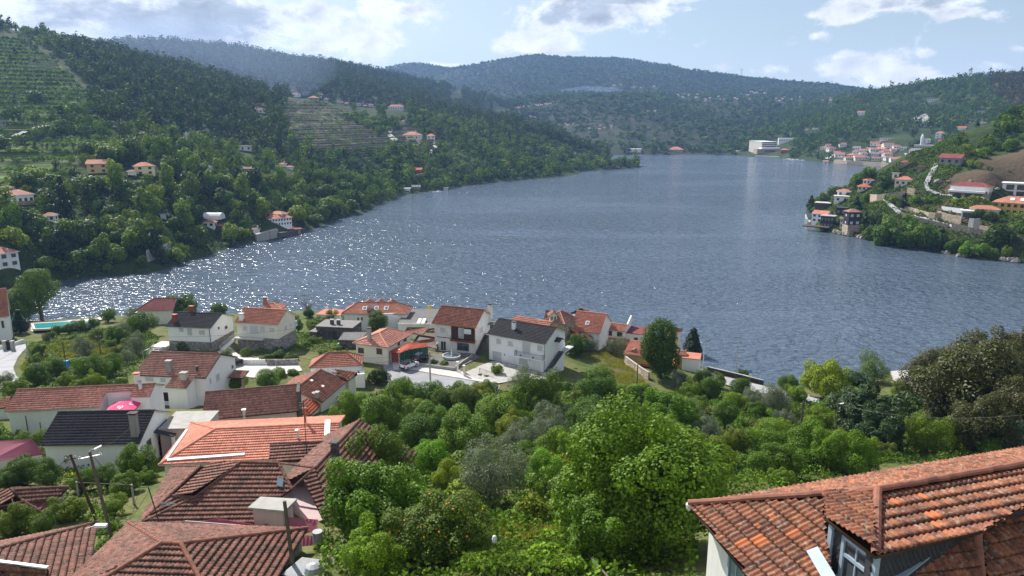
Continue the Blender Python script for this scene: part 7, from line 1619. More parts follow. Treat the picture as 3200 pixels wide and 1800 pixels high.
# vine canopy at the bottom and rough growth between the trees
def leaf_bed(name,polys,mat,n,leaf,hgt,tints,label,cat=None,land=near_land,lo=20,hi=230,seed=1,kind='stuff',base=.0,clump=1.5,upw=1.2,aspect=.9):
 rng = np.random.default_rng(seed); VV = []; TT = []
 for P in polys:
  W_ = world_poly(P,land,lo,hi); a = np.array(W_); x0,y0 = a.min(0); x1,y1 = a.max(0); area = (x1-x0)*(y1-y0)
  k = int(n*area); x = rng.uniform(x0,x1,k); y = rng.uniform(y0,y1,k); q = in_poly(W_,x,y); x,y = x[q],y[q]
  if not len(x): continue
  d = np.clip(fbm(x/clump,y/clump,seed)*1.3+.55,.05,1.3); z = land(x,y)+base+d*hgt*rng.uniform(.2,1,len(x)); k = len(x)
  N = unit(rng,k)+np.array([0,0,upw]); N /= np.linalg.norm(N,axis=1)[:,None]; Tt = np.cross(N,unit(rng,k)); Tt /= np.linalg.norm(Tt,axis=1)[:,None]; B = np.cross(N,Tt); s = leaf*rng.uniform(.6,1.4,(k,1)); c = np.stack([x,y,z],1)
  VV.append(np.stack([c-Tt*s,c-B*s*aspect,c+Tt*s,c+B*s*aspect],1).reshape(-1,3)); t = np.array(tints)[rng.integers(0,len(tints),k)]*(.6+.7*d[:,None]); TT.append(np.repeat(t,4,0))
 V = np.concatenate(VV); o = raw_mesh(name,V,np.arange(len(V)).reshape(-1,4),M[mat],attr={'tint': np.concatenate(TT)}); return tag(o,label,cat,kind=kind)
leaf_bed('vine_leaves',[[(1440,1830),(1450,1760),(1530,1720),(1640,1735),(1720,1700),(1770,1720),(1800,1760),(1830,1830)]],'leaf_far',150,.10,.35,[(1.3,1.4,.8),(1.6,1.6,.9),(1.0,1.2,.6)],'bright vine leaves carpeting the low trellis at the bottom of the picture',seed=4,base=.9)
leaf_bed('undergrowth',[[(1000,1830),(980,1700),(1150,1500),(1100,1350),(1050,1260),(1240,1215),(1400,1215),(1560,1225),(1800,1200),(2050,1250),(2170,1210),(2450,1255),(2750,1250),(3260,1290),(3260,1420),(2750,1460),(2170,1570),(2180,1830)]],'leaf_far',26,.12,1.1,[(.8,1.0,.6),(1.0,1.2,.6),(1.2,1.2,.7),(.7,.85,.6)],'rough weeds and brambles between the garden trees',seed=5,clump=3.5,upw=.8)
leaf_bed('undergrowth',[[(-60,1230),(-60,1560),(330,1560),(440,1440),(110,1400),(20,1350)],[(-60,1640),(-60,1600),(300,1570),(400,1600),(380,1720),(300,1830),(310,1640)],[(90,1075),(200,1045),(440,1010),(500,1060),(440,1140),(380,1210),(30,1235),(75,1160)],[(800,1060),(960,1040),(1080,1070),(1090,1100),(960,1100),(800,1110)],[(960,1000),(1150,1000),(1150,1030),(960,1030)]],'leaf_far',16,.12,.7,[(.9,1.1,.6),(1.1,1.2,.6),(.7,.9,.5)],'weeds, vegetables and shrubs between the village houses',seed=6,clump=2.5,upw=.8)
def grass_bed(name,polys,n,h,tints,label,seed,land=near_land,lo=20,hi=230,w=.03):
 rng = np.random.default_rng(seed); VV = []; TT = []
 for P in polys:
  W_ = world_poly(P,land,lo,hi); a = np.array(W_); x0,y0 = a.min(0); x1,y1 = a.max(0); k = int(n*(x1-x0)*(y1-y0)); x = rng.uniform(x0,x1,k); y = rng.uniform(y0,y1,k); q = in_poly(W_,x,y); x,y = x[q],y[q]; k = len(x)
  d = np.clip(fbm(x/2.2,y/2.2,seed)*1.4+.6,.15,1.4)[:,None]; c = np.stack([x,y,land(x,y)],1); u = unit(rng,k)*[1,1,0]; tip = c+unit(rng,k)*[.5,.5,0]*h+np.array([0,0,1])*h*d*rng.uniform(.6,1.2,(k,1))
  VV.append(np.stack([c-u*w,c+u*w,tip+u*w*.3,tip-u*w*.3],1).reshape(-1,3)); t = np.array(tints)[rng.integers(0,len(tints),k)]*(.7+.4*d); TT.append(np.repeat(t,4,0))
 V = np.concatenate(VV); o = raw_mesh(name,V,np.arange(len(V)).reshape(-1,4),M['grass_blade'],attr={'tint': np.concatenate(TT)}); return tag(o,label,kind='stuff')
grass_bed('dry_grass',[[(1840,1110),(1905,1085),(1950,1125),(2010,1180),(2030,1230),(1960,1215),(1900,1180)],[(130,1080),(240,1050),(420,1060),(440,1110),(300,1170),(180,1150),(90,1180),(60,1150)],[(1420,1720),(1560,1640),(1800,1660),(1800,1740),(1600,1770)]],55,.45,[(1.3,1.15,.8),(1.5,1.2,.9),(1.0,1.1,.6)],'long dry yellowish grass on the open patches of the near bank',9,w=.05)
leaf_bed('yellow_flowers',[[(165,1478),(235,1470),(245,1495),(190,1500)]],'petal_yellow',22,.07,.5,[(1,1,1)],'yellow flowers spilling between the trees at the left',seed=12,base=.2)
# the ordinary shrubs of the gardens, each one a plant of its own
KEEP = []
def avoid_fill(polys,count,kinds,labels,cat,group,rr,tints,seed,land=near_land,lo=20,hi=230,mind=.75):
 rng = random.Random(seed); W_ = [world_poly(P,land,lo,hi) for P in polys]; made = 0; tries = 0
 while made < count and tries < count*60:
  tries += 1; k = rng.randrange(len(polys)); a = np.array(W_[k]); x,y = rng.uniform(a[:,0].min(),a[:,0].max()),rng.uniform(a[:,1].min(),a[:,1].max())
  if not in_poly(W_[k],np.array([x]),np.array([y]))[0]: continue
  R = rng.uniform(*rr)
  if any((x-t[0])**2+(y-t[1])**2 < ((R+t[2])*mind)**2 for t in TREES): continue
  j = rng.randrange(len(kinds)); put_tree(kinds[j],np.array([x,y,float(land(x,y))-.05]),R,labels[j],cat,group,tint=tuple(c*rng.uniform(.8,1.2) for c in tints[rng.randrange(len(tints))]),rng=rng); made += 1
G1 = [(1060,1830),(1000,1700),(1180,1480),(1120,1340),(1060,1250),(1250,1218),(1400,1218),(1560,1228),(1780,1210),(2050,1255),(2170,1215),(2450,1260),(2800,1240),(3260,1300),(3260,1420),(2750,1450),(2150,1560),(2140,1600),(1800,1600),(1500,1700)]
avoid_fill([G1],125,['bush#1','bush#2','citrus#2','citrus#3','broad#1'],['green bush in the wild growth of the gardens between larger trees','rounded green bush in the wild growth of the gardens','young citrus bush filling a gap between garden trees','small dense bush filling a gap between garden trees','loose leafy bush filling a gap between garden trees'],'bush','shrubs filling the gardens',(1.0,2.5),[GREEN,(1.2,1.3,.6),(.8,1.0,.6),(1.45,1.5,.6)],3,mind=.55)
avoid_fill([[(-60,1240),(-60,1480),(300,1500),(420,1440),(120,1420),(20,1345)],[(90,1080),(240,1040),(450,1010),(490,1060),(440,1140),(380,1205),(60,1230),(80,1160)],[(800,1040),(960,1000),(1080,1030),(1100,1100),(960,1110),(800,1115)],[(960,985),(1180,1000),(1160,1035),(960,1030)]],58,['bush#1','bush#2','broad#3'],['green shrub among the houses on the left','rounded shrub among the houses on the left','leafy shrub among the houses on the left'],'bush','shrubs among the left houses',(.8,1.7),[GREEN,(1.1,1.2,.6),(.7,.9,.6)],4,mind=.6)
# ------------------------------------------------------------------ the far banks: houses first, then the woods around them
SPOTS = []
def mini(name,label,u,v,wpx,hpx,land=hill_land,lo=225,hi=1700,rot=0,roof='hip',wall='white_wall',rm='tile_terracotta',rise=None,win=(0,0),depth=.75,group=None,cat='house',door=False,base=None,chim=False,winm='glass',over=.5,rp=None):
 p = meet(land,u,v,lo,hi,0)
 if p is None: p = at_d(u,v,rp or hi*.8)
 d = ray(u,v); k = np.linalg.norm(p-EYE)/np.linalg.norm(d); W = wpx*k/FPX; H = max(hpx*k/FPX,1.8); Dp = W*depth; a = math.atan2(p[0],p[1]); ang = -a+math.radians(rot)
 ux = np.array([math.cos(ang),math.sin(ang),0]); uy = np.array([-ux[1],ux[0],0]); c = p+uy*Dp/2; SPOTS.append((c[0],c[1],max(W,Dp)*.62+1,p[2]+H*.25)); t = thing(name,label,cat,p,group)
 Pq = lambda x,y,z: p+ux*x*W/2+uy*Dp*y+UP*z
 mb = MB(); mb.box(c-UP*4,ux*W/2,uy*Dp/2,H+4); mb.build('wall',M[wall],t)
 if base: mb = MB(); mb.box(c-UP*4,ux*(W/2+.1),uy*(Dp/2+.1),4+H*base); mb.build('base',M['stone_warm'],t)
 o = over; rs = rise if rise is not None else min(W,Dp)*.26; A,B,C2,D2 = (p+ux*x*(W/2+o)+uy*(y*(Dp+2*o)-o)+UP*H for x,y in ((-1,0),(1,0),(1,1),(-1,1)))
 mb = MB(); n0 = 0
 if roof == 'flat': mb.prism([A,B,C2,D2],UP*.35)
 else:
  e = min(Dp/2+o,W/2) if roof == 'hip' else 0; R1 = (A+D2)/2+ux*e+UP*rs; R2 = (B+C2)/2-ux*e+UP*rs
  def f(*q): q0 = q[0]; uu = nrm(q[1]-q[0]); mb.poly(q,0,[(float(np.dot(x-q0,uu))/.5,float(np.linalg.norm((x-q0)-uu*np.dot(x-q0,uu)))/.6) for x in q])
  f(A,B,R2,R1); f(C2,D2,R1,R2)
  if e: f(B,C2,R2); f(D2,A,R1)
  else: mb.poly([Pq(-1,0,H),Pq(-1,1,H),(A+D2)/2+ux*o+UP*(rs-.05)],1); mb.poly([Pq(1,0,H),Pq(1,1,H),(B+C2)/2-ux*o+UP*(rs-.05)],1)
  mb.prism([A,B,C2,D2],-UP*.15,1)
 ro = mb.build('roof',[M[rm],M[wall]],t)
 if chim: mb = MB(); mb.box(c+ux*W*.22+UP*(H+rs*.4),ux*.35,uy*.35,rs*.6+1.0); mb.build('chimney',M['white_wall_old'],ro)
 nx,nz = win
 for j in range(nz):
  for i in range(nx):
   ww = min(1.3,W/nx*.5); hh = min(1.3,H/nz*.5); q = p+ux*W*((i+.5)/nx-.5)+UP*(H*(j+.5)/nz-hh*.45)-uy*.03; mb = MB(); mb.box(q,ux*ww/2,uy*.06,hh); mb.build('window',M[winm],t)
  if nx:
   for i in range(max(1,nx//2)):
    q = p+ux*(W/2+.03)*(1 if rot < 0 else -1)+uy*Dp*((i+.5)/max(1,nx//2))+UP*(H*(j+.5)/nz-.5); mb = MB(); mb.box(q,ux*.06,uy*.5,1.0); mb.build('window',M[winm],t)
 return t,p,ux,uy,W,Dp,H
mini('house','ochre two storey house with a pale orange gabled roof on the left hillside',308,541,62,29,rot=-14,roof='gable',wall='ochre_wall',rm='tile_terracotta',win=(2,2))
mini('house','pale yellow two storey house with a bright orange hipped roof beside the ochre one',455,547,56,28,rot=8,wall='pale_yellow_wall',rm='tile_salmon',win=(2,2))
mini('house','white house with a row of dark windows under a dusky red roof, left edge',66,642,76,33,rot=16,rm='tile_pinkish',win=(5,1),base=.4)
mini('house','low house with a brown roof above the white one at the left edge',22,604,44,10,wall='cream_wall',rm='tile_mid_brown',win=(2,1))
mini('house','narrow tall white house with a brown pyramid roof among dark trees at the left',155,708,34,34,rot=-18,rm='tile_mid_brown',win=(2,2),depth=1)
mini('house','big pale house with a long stone terrace at the left edge above the shore',18,838,80,48,rot=20,wall='white_wall_old',rm='tile_pinkish',win=(3,2))
mini('house','long white riverside manor with many small windows and a bright red roof',878,706,72,25,rot=22,rm='tile_salmon',win=(8,2),depth=.5,chim=True)
mini('house','rear wing of the white manor with its own red gable',862,690,46,22,rot=-40,rm='tile_salmon',win=(2,1),depth=.6)
mini('house','small white house with an orange roof below the greenhouse',652,710,34,15,rot=-20,rm='tile_terracotta',win=(2,1)); mini('shed','open shed with a dull red roof beside the small white house',686,718,27,8,roof='gable',wall='brown_clad',rm='tile_old_red',cat='shed')
mini('hut','little white hut nearly hidden by a dark conifer',511,684,16,15,roof='gable',rm='tile_mid_brown',cat='hut')
mini('house','pale mansion with a red roof and centre gable high above the terraces',1238,344,50,11,rm='tile_salmon',win=(7,1),depth=.45,chim=True)
mini('house','cream villa with a red hipped roof above the brown terraces',1283,437,52,15,rot=-18,wall='cream_wall',rm='tile_salmon',win=(4,1),chim=True)
mini('house','small square house with a red pyramid roof right of the cream villa',1347,440,25,15,wall='cream_wall',rm='tile_salmon',win=(2,2),depth=1)
mini('house','tiny orange roofed house between the mansion and the villa',1261,384,13,6,wall='cream_wall')
t,p,ux,uy,W,Dp,H = mini('cabin','dark red timber cabin with a bright orange roof on a stone platform above the shore',1303,541,32,10,roof='gable',wall='paint_red_brown',rm='tile_orange',rise=1.6,cat='cabin'); wall_line('platform_wall','long grey stone platform wall under the red cabin',[meet(hill_land,u,v,225,900) for u,v in ((1228,545),(1300,556),(1345,545))],2.5,.8,'stone_grey')
mini('house','white house under a brown roof at the edge of the dark pinewood',815,353,30,10,rm='tile_mid_brown',win=(3,1),roof='gable'); mini('house','white box house with a pale flat roof in the wooded slope',768,471,36,14,roof='flat',rm='concrete_light',win=(2,1))
mini('house','house among trees showing only a red roof and chimney',885,521,20,5,rm='tile_salmon',chim=True); mini('shed','low red roof right below the chimneyed one',906,530,20,3,rm='tile_salmon',cat='shed'); mini('shed','faded brown barn roof in the wooded slope',778,537,28,5,roof='gable',wall='grey_render',rm='tile_mid_brown',cat='barn')
mini('house','grey unfinished house at the left edge by the field road',6,394,24,17,wall='grey_render',rm='concrete',roof='flat',win=(2,1)); mini('shed','brown roofed shed below the pale yellow house',413,548,24,5,rm='tile_mid_brown',cat='shed')
HV = 'houses of the hilltop village'
for i,(u,v,w,h,wl,rm) in enumerate([(873,280,14,9,'white_wall','tile_mid_brown'),(913,286,15,6,'cream_wall','tile_salmon'),(927,303,24,9,'white_wall','tile_terracotta'),(958,299,22,13,'grey_render','concrete'),(982,314,30,8,'stone_warm','tile_pinkish'),(1003,306,14,11,'white_wall','tile_salmon'),(1022,313,17,5,'cream_wall','tile_salmon'),(1055,320,14,5,'white_wall','tile_mid_brown'),(1085,329,18,6,'stone_warm','tile_salmon'),(1120,331,14,7,'cream_wall','tile_salmon'),(1158,333,14,6,'white_wall','tile_salmon'),(1140,335,15,4,'grey_render','tile_mid_brown'),(847,284,10,6,'cream_wall','tile_terracotta'),(1066,322,9,4,'white_wall','tile_salmon'),(1172,336,8,4,'white_wall','tile_salmon')]):
 places = ['behind the pines at the village start','left of the centre of the village','front row centre','tall grey block with a flat roof','wide one with a stone wall','tall white one','next to the tall white one','in the straggling middle','reddish one past the middle','square one with a dormer','last but one to the right','grey one near the end','first of the village half hidden','small one in the straggling middle','last one at the right end']
 mini('house','hilltop village house, %s' % places[i],u,v,w,h,wall=wl,rm=rm,group=HV,roof='flat' if rm == 'concrete' else 'hip',rot=(i*37) % 40-20,win=(2,1) if w > 13 else (0,0))
mini('boathouse','low white boathouse at the water below the red cabin',1273,597,18,5,roof='flat',rm='paint_white',cat='boathouse'); mini('shed','tumbledown grey riverside shed next to the white boathouse',1300,592,26,8,roof='gable',wall='grey_render',rm='sheet_grey',cat='shed'); mini('hut','small pale hut on the shore right of the boathouse',1393,595,14,5,roof='flat',rm='concrete',cat='hut')
mini('shed','white garden shed with a chimney above the stone landing',802,729,20,13,roof='gable',rm='tile_mid_brown',chim=True,cat='shed'); mini('boathouse','flat brown roofed boathouse right of the landing',920,730,38,5,roof='flat',wall='stone_warm',rm='tile_wine',cat='boathouse')
mini('kiosk','tiny red roofed hut on the wooded point',1797,483,9,8,rm='tile_wine',cat='hut'); mini('kiosk','reddish hut near the tip of the wooded point',1918,482,12,4,rm='tile_wine',cat='hut')
hp = lambda u,v: meet(hill_land,u,v,215,1200)
wall_line('retaining_wall','pale concrete retaining wall slanting up from the left shore',[hp(462,818),hp(500,806),hp(535,790)],4.2,.5,'concrete_light'); wall_line('landing_wall','pale stone landing wall at the water below the white manor',[hp(800,752),hp(840,742),hp(865,735)],3.0,2.5,'concrete'); wall_line('landing_wall','darker river wall right of the landing',[hp(865,741),hp(905,736),hp(952,726)],2.0,2.0,'stone_dark')
drape('track',[(-60,453),(0,437),(80,411),(170,389),(178,391),(150,397),(76,419),(0,444),(-60,459)],'concrete',hill_land,230,900,.6,1.0); drape('track',[(1215,405),(1228,405),(1222,420),(1245,440),(1232,446),(1212,430)],'concrete_light',hill_land,230,950,.7,1.0); drape('track',[(1358,440),(1378,440),(1372,455),(1350,487),(1338,487),(1352,460)],'concrete_light',hill_land,230,950,.7,1.0)
# greenhouse
p = hp(669,684); d = np.linalg.norm(p-EYE); L_ = 50*d/FPX; t = thing('greenhouse','white arched plastic greenhouse tunnel on the left bank','greenhouse',p); mb = MB(); R_ = 3.2; q = [mb.verts([p+_R*x+np.array([0,math.cos(PI*j/10)*R_,math.sin(PI*j/10)*R_*.9]) for j in range(11)]) for x in (-L_/2,L_/2)]
for j in range(10): mb.face([q[0]+j,q[0]+j+1,q[1]+j+1,q[1]+j])
mb.face([q[0]+j for j in range(11)]); mb.face([q[1]+j for j in range(11)]); mb.build('cover',M['cloth_white'],t,smooth=False); SPOTS.append((p[0],p[1],6))
# pylons
def pylon(label,u,v,vtop,land,lo=230,hi=4000,w=2.6,mat='steel_pale'):
 p = meet(land,u,v,lo,hi); top = at_plane(u,vtop,p,nrm((p-EYE)*[1,1,0])); h = top[2]-p[2]; t = thing('pylon',label,'pylon',p); mb = MB(); r = max(.12,h*.006)
 for sx in (-1,1):
  for sy in (-1,1): mb.tube([p+np.array([sx*w/2,sy*w/2,-1]),p+np.array([sx*.3,sy*.3,h])],r,4)
 for k in range(9):
  z0,z1 = h*k/9,h*(k+1)/9; w0,w1 = w/2*(1-k/9)+.3*k/9,w/2*(1-(k+1)/9)+.3*(k+1)/9; mb.tube([p+np.array([-w0,-w0,z0]),p+np.array([w1,-w1,z1])],r*.6,3); mb.tube([p+np.array([w0,-w0,z0]),p+np.array([-w1,-w1,z1])],r*.6,3)
 mb.build('lattice',M[mat],t); mb = MB()
 for z in (.82,.92): mb.tube([p+np.array([-w*.9,0,h*z]),p+np.array([w*.9,0,h*z])],r*.9,4)
 mb.build('crossarm',M[mat],t); return p+UP*h*.9
pa_ = pylon('slim white lattice pylon standing in the trees right of the yellow houses',658,562,517,hill_land,w=1.6); pb_ = pylon('white lattice pylon higher up against the pinewood',586,460,412,hill_land,w=1.8)
for k in (-1,1): wire('power line %s descending between the two white pylons' % ('on the near side' if k < 0 else 'on the far side'),pb_+_R*k*1.2,pa_+_R*k*1.2,2.0,r=.09)
pylon('lattice mast standing on the skyline of the far mountain',2316,243,214,far_land,1200,4200,9,'grey_render'); pylon('small mast on the right shoulder of the far mountain',2598,268,252,far_land,1200,4200,6,'grey_render')
# hotel and village on the right
RL = dict(land=right_land,lo=700,hi=1780)
t,p,ux,uy,W,Dp,H = mini('hotel','large pale five storey hotel with bands of windows stepping up from the water',2402,474,48,30,rot=22,roof='flat',wall='concrete_light',rm='paint_white',depth=2.2,cat='hotel',**RL)
for j in range(5): mb = MB(); mb.box(p-uy*.05+UP*(H*(j+.45)/5),ux*W*.46,uy*.2,H*.07); mb.build('window',M['glass'],t)
mb = MB(); q = p-uy*7-ux*6; mb.box(q-UP*3,ux*17,uy*7,7.5); mb.build('podium',M['stone_warm'],t); mb = MB(); mb.box(q+UP*4.502+ux*4,ux*14,uy*6,1.6); mb.build('podium_roof',M['paint_white'],t); mb = MB(); mb.box(q-uy*7.05+UP*.8+ux*2,ux*8,uy*.3,1.8); mb.build('window',M['glass'],t)
mini('hotel_wing','upper white wing of the hotel higher on the slope',2455,446,42,13,rot=5,roof='flat',rm='paint_white',win=(6,1),depth=.6,cat='hotel',**RL)
pal = {'r': 'tile_salmon','o': 'tile_terracotta','b': 'tile_mid_brown','g': 'sheet_grey','w': 'paint_white','n': 'tile_wine'}
VG = 'houses of the riverside village'
vil = [(1175,505,88,'b'),(1435,472,70,'b'),(1862,455,95,'r'),(1912,482,60,'r'),(1985,472,80,'b'),(2052,484,108,'b'),(1605,566,60,'r'),(1695,548,72,'o'),(1935,522,88,'r'),(1850,540,78,'o'),(1390,606,100,'o'),(1345,575,70,'b'),(1530,604,74,'r'),(1510,655,66,'o'),(1575,645,50,'w'),(1436,642,44,'w'),(1392,640,52,'g'),(1665,650,112,'r'),(1712,588,76,'g'),(1862,594,76,'g'),(1950,575,76,'b'),(2045,606,88,'r'),(2022,565,72,'b'),(1872,654,80,'b'),(1965,645,74,'g'),(2055,650,78,'g'),(2140,668,100,'r'),(2132,716,76,'r'),(2000,545,60,'b'),(2118,545,66,'r'),(2165,497,80,'b'),(2245,515,56,'g'),(1610,508,76,'g'),(1292,524,80,'b'),(1240,478,48,'b'),(1975,712,40,'w'),(1782,516,56,'w'),(2380,560,110,'g'),(2320,600,60,'w'),(1760,640,44,'g'),(2215,640,60,'b'),(1640,610,50,'w')]
spots_txt = ['front','second','third','upper','middle']
for i,(x,y,w,c) in enumerate(vil):
 u,v = px('m',x,y); desc = {'r': 'red roofed','o': 'orange roofed','b': 'brown roofed','g': 'grey roofed','w': 'all white','n': 'wine roofed'}[c]
 near_,far_ = ('left end','left part','middle','right part','right end')[min(4,max(0,int((u-2560)/65)))],('upper edge','upper rows','middle rows','lower rows','waterfront row')[min(4,max(0,int((v-455)/12)))]
 mini('house','%s village house, %s, %s of the riverside village' % (desc,far_,near_),u,v,w/3.5,7+(i*7 % 4),group=VG,rm=pal[c],wall=['white_wall','cream_wall','white_wall','white_wall_old'][i % 4],rot=(i*53) % 70-35,roof='flat' if c == 'w' else ('gable' if i % 3 else 'hip'),win=(3,1) if w > 60 else (2,1),**RL)
for a_ in [('house','dark red brick house with a red roof right of the hotel',2451,478,22,9,'paint_red_brown','tile_salmon','hip',(0,0)),('house','small orange roofed house above the hotel',2521,408,10,4,'white_wall','tile_salmon','hip',(0,0)),('house','long low white roofed house above the hotel',2548,405,19,4,'white_wall','paint_white','flat',(0,0)),('boathouse','white boathouse with a red roof at the water between two dark trees',2580,510,15,6,'white_wall','tile_salmon','gable',(1,1)),('hut','small white hut at the water left of the hotel',2306,479,14,5,'white_wall','paint_white','gable',(0,0)),
   ('building','long white single storey building above the village',2777,438,50,5,'white_wall','concrete','flat',(7,1)),('house','white ridge house with an orange roof above the village slope',2690,360,21,9,'white_wall','tile_terracotta','gable',(2,1)),('ruin','long pale ruined building high on the right slope',2917,317,34,8,'white_wall_old','concrete','flat',(6,1)),
   ('house','tall white house with a red pyramid roof above the church',2936,432,24,16,'white_wall','tile_salmon','hip',(2,2)),('house','lower white house in front of the tall red roofed one',2944,448,22,10,'white_wall','tile_wine','hip',(2,1)),('building','long grey institutional building below the church',2888,468,56,13,'concrete_light','concrete','flat',(8,1)),
   ('house','house with a vivid red roof on the upper right slope',3005,406,23,7,'white_wall','tile_orange','gable',(0,0)),('hut','small white hut on the upper right slope',3034,383,12,6,'white_wall','concrete','flat',(0,0)),('house','low orange roofed house on the upper right slope',3072,387,20,4,'white_wall','tile_terracotta','hip',(0,0)),('shed','flat white roof shed under the burnt wood',3064,351,18,2,'white_wall','paint_white','flat',(0,0)),('house','wine roofed house right of the village green',2886,486,24,5,'cream_wall','tile_wine','hip',(0,0))]:
 mini(a_[0],a_[1],a_[2],a_[3],a_[4],a_[5],wall=a_[6],rm=a_[7],roof=a_[8],win=a_[9],cat='house' if a_[0] == 'house' else a_[0],**RL)
t,p,ux,uy,W,Dp,H = mini('church','white church with a slender bell tower above the village',2895,449,20,12,rot=10,roof='gable',rm='sheet_grey',win=(2,1),cat='church',**RL)
mb = MB(); q = p-ux*(W/2+1.2); mb.box(q-UP*3,ux*1.5,uy*1.5,3+H*1.9); mb.lathe(q+UP*H*1.9,[(1.6,0),(1.2,1),(.3,3)],8); mb.build('bell_tower',M['white_wall'],t)
rp_ = lambda u,v: meet(right_land,u,v,700,1780)
wall_line('embankment_wall','long tan stone embankment wall along the village waterfront',[rp_(u,v)*[1,1,0]+UP*.8 for u,v in ((2608,510),(2650,513),(2700,516),(2755,520),(2805,525))],3.6,2.5,'stone_warm'); wall_line('jetty','low pale landing stage in front of the hotel',[rp_(2360,488)*[1,1,0]+UP*.1,rp_(2400,490)*[1,1,0]+UP*.1,rp_(2436,491)*[1,1,0]+UP*.1],1.0,5,'concrete_light')
drape('ramp',[(2576,498),(2604,484),(2606,486),(2590,499)],'concrete_light',right_land,700,1700,1.2,1.5)
def cliff(label,pix,back,land):
 base = [meet(land,u,v,700,1780) for u,v in pix]; rng = np.random.default_rng(len(pix)); cols = 40; rows = 9; a = np.array(base); t_ = np.linspace(0,len(base)-1,cols); g_ = np.array([a[int(min(k,len(base)-2))]*(1-(k-int(min(k,len(base)-2))))+a[int(min(k,len(base)-2))+1]*(k-int(min(k,len(base)-2))) for k in t_])
 hh = back(np.linspace(0,1,cols)); P = np.zeros((rows,cols,3))
 for r in range(rows): f = r/(rows-1); P[r] = g_+np.array([0,1,0])*(f*hh*.45)[:,None]+UP*(f*hh)[:,None]+rng.normal(size=(cols,3))*[.4,1.2,.3]-UP*1.5*(r == 0)
 mb = MB(); mb.sheet(P); o = mb.build('cliff',M['quarry_rock']); tag(o,label,'cliff',kind='structure')
cliff('pale quarry cut, small',[(2752,394),(2770,392),(2790,393)],lambda s: 10*np.sin(PI*s)**.5+1,right_land); cliff('pale quarry cut, large',[(2822,397),(2860,397),(2908,397)],lambda s: 6+13*s**.7*np.clip((1.02-s)*12,0,1),right_land)
# small places on the far mountain
far_groups = [(270,500,515,558,9,'the lowest hamlet on the left'),(530,830,445,492,15,'the bright hamlet on the left spur'),(570,720,540,575,4,'the hamlet under the left spur'),(900,1040,600,645,4,'the scattered houses above the wooded point'),(1120,1440,620,660,7,'the small hamlet above the bay'),(1590,1680,505,525,2,'the terrace on the middle hill'),(2060,2240,390,438,9,'the white village on the right shoulder'),(1800,2020,348,405,7,'the upper hamlet'),(2300,2570,355,420,12,'the long straggling village at the far right'),(1255,1420,298,335,4,'the high hamlet by the smoke'),(30,110,398,410,3,'the high hamlet at the far left'),(1470,1700,308,325,4,'the middle of its high slope'),(2650,3300,262,300,10,'the village below the right ridge')]
rg = random.Random(21)
for (x0,x1,y0,y1,n_,where) in far_groups:
 for i in range(n_):
  x,y = rg.uniform(x0,x1),rg.uniform(y0,y1)
  if x0 < 1000 and n_ > 6: y = y1-(y1-y0)*(x-x0)/(x1-x0)*.8-rg.uniform(0,8)
  u,v = px('q',x,y) if x0 < 2600 else px('h',x-2200,y)
  mini('house','tiny pale house in %s on the far mountain' % where,u,v,rg.uniform(4,8.5),rg.uniform(2,3.4),far_land,1000,4200,rot=rg.uniform(-30,30),roof='gable',rm=rg.choice(['tile_terracotta','tile_salmon','tile_mid_brown','tile_pinkish']),wall=rg.choice(['white_wall','white_wall','cream_wall']),group='houses in '+where)
mini('pavilion','modern white pavilion with dark glass at the far shore',1987,476,32,10,far_land,1000,2000,roof='flat',rm='paint_white',win=(5,1),cat='building'); mini('house','long reddish stone house on the far shore',2112,474,46,6,far_land,1000,2000,wall='stone_warm',rm='tile_pinkish',cat='house')
# the headland on the right
CL = dict(land=cape_land,lo=215,hi=630); G = lambda x,y: px('g',x,y)
def gm(name,label,x,y,w,h,**kw): a = dict(CL); a.update(kw); u,v = G(x,y); return mini(name,label,u,v,w/3.1,h/3.0,**a)
gm('house','white waterside house with a salmon gabled roof at the tip of the headland',375,740,145,82,rot=-22,roof='gable',rm='tile_salmon',win=(3,2),over=.3)
t,p,ux,uy,W,Dp,H = gm('house','black clad modern house with tall glass windows over the water',455,800,118,110,rot=-12,roof='flat',wall='black_clad',rm='concrete',win=(4,2),winm='glass_blue'); mb = MB(); mb.box(p-uy*3-ux*4+UP*.6,ux*6,uy*2.6,.5); mb.build('deck',M['brown_clad'],t)
t,p,ux,uy,W,Dp,H = gm('house','narrow dark and ochre tower house with white windows on a rough stone base',742,862,118,205,rot=28,wall='black_clad',rm='tile_mid_brown',win=(2,3),winm='shutter_white',base=.40,depth=.9)
gm('house','white boarded wing with a brown roof beside the tower house',640,800,70,90,roof='gable',wall='white_wall_old',rm='tile_mid_brown',win=(3,2))
gm('house','black cube house with a pale window band and roof terrace',605,672,92,75,rot=-20,roof='flat',wall='black_clad',rm='slate_dark',win=(2,1),winm='glass_blue'); gm('house','long brown timber house with a white flat roof near the tip',405,600,130,58,rot=-10,roof='flat',wall='brown_clad',rm='concrete_light',win=(2,1))
gm('house','low white house with a grey flat roof behind the timber house',615,520,130,50,roof='flat',rm='concrete_light',win=(2,1)); gm('house','pale house with a faded pink hipped roof above the low white one',640,455,120,42,rm='tile_pinkish',win=(2,1))
gm('house','cream house with a glowing orange roof on the headland slope',858,398,112,38,wall='cream_wall',rm='tile_orange',win=(3,1)); gm('house','white house with a salmon roof and balcony above the orange roofed one',905,332,92,42,rm='tile_salmon',win=(3,1))
gm('house','beige house with a wide orange hipped roof in the middle of the headland',1275,350,150,62,rot=-14,wall='cream_wall',rm='tile_terracotta',win=(3,1)); gm('house','small white cube beside the tall cypress',1195,266,58,44,roof='flat',rm='concrete',win=(1,1)); gm('house','house with a dusky brown roof peeking over bushes at the water side',1308,130,104,20,wall='stone_warm',rm='tile_old_red')
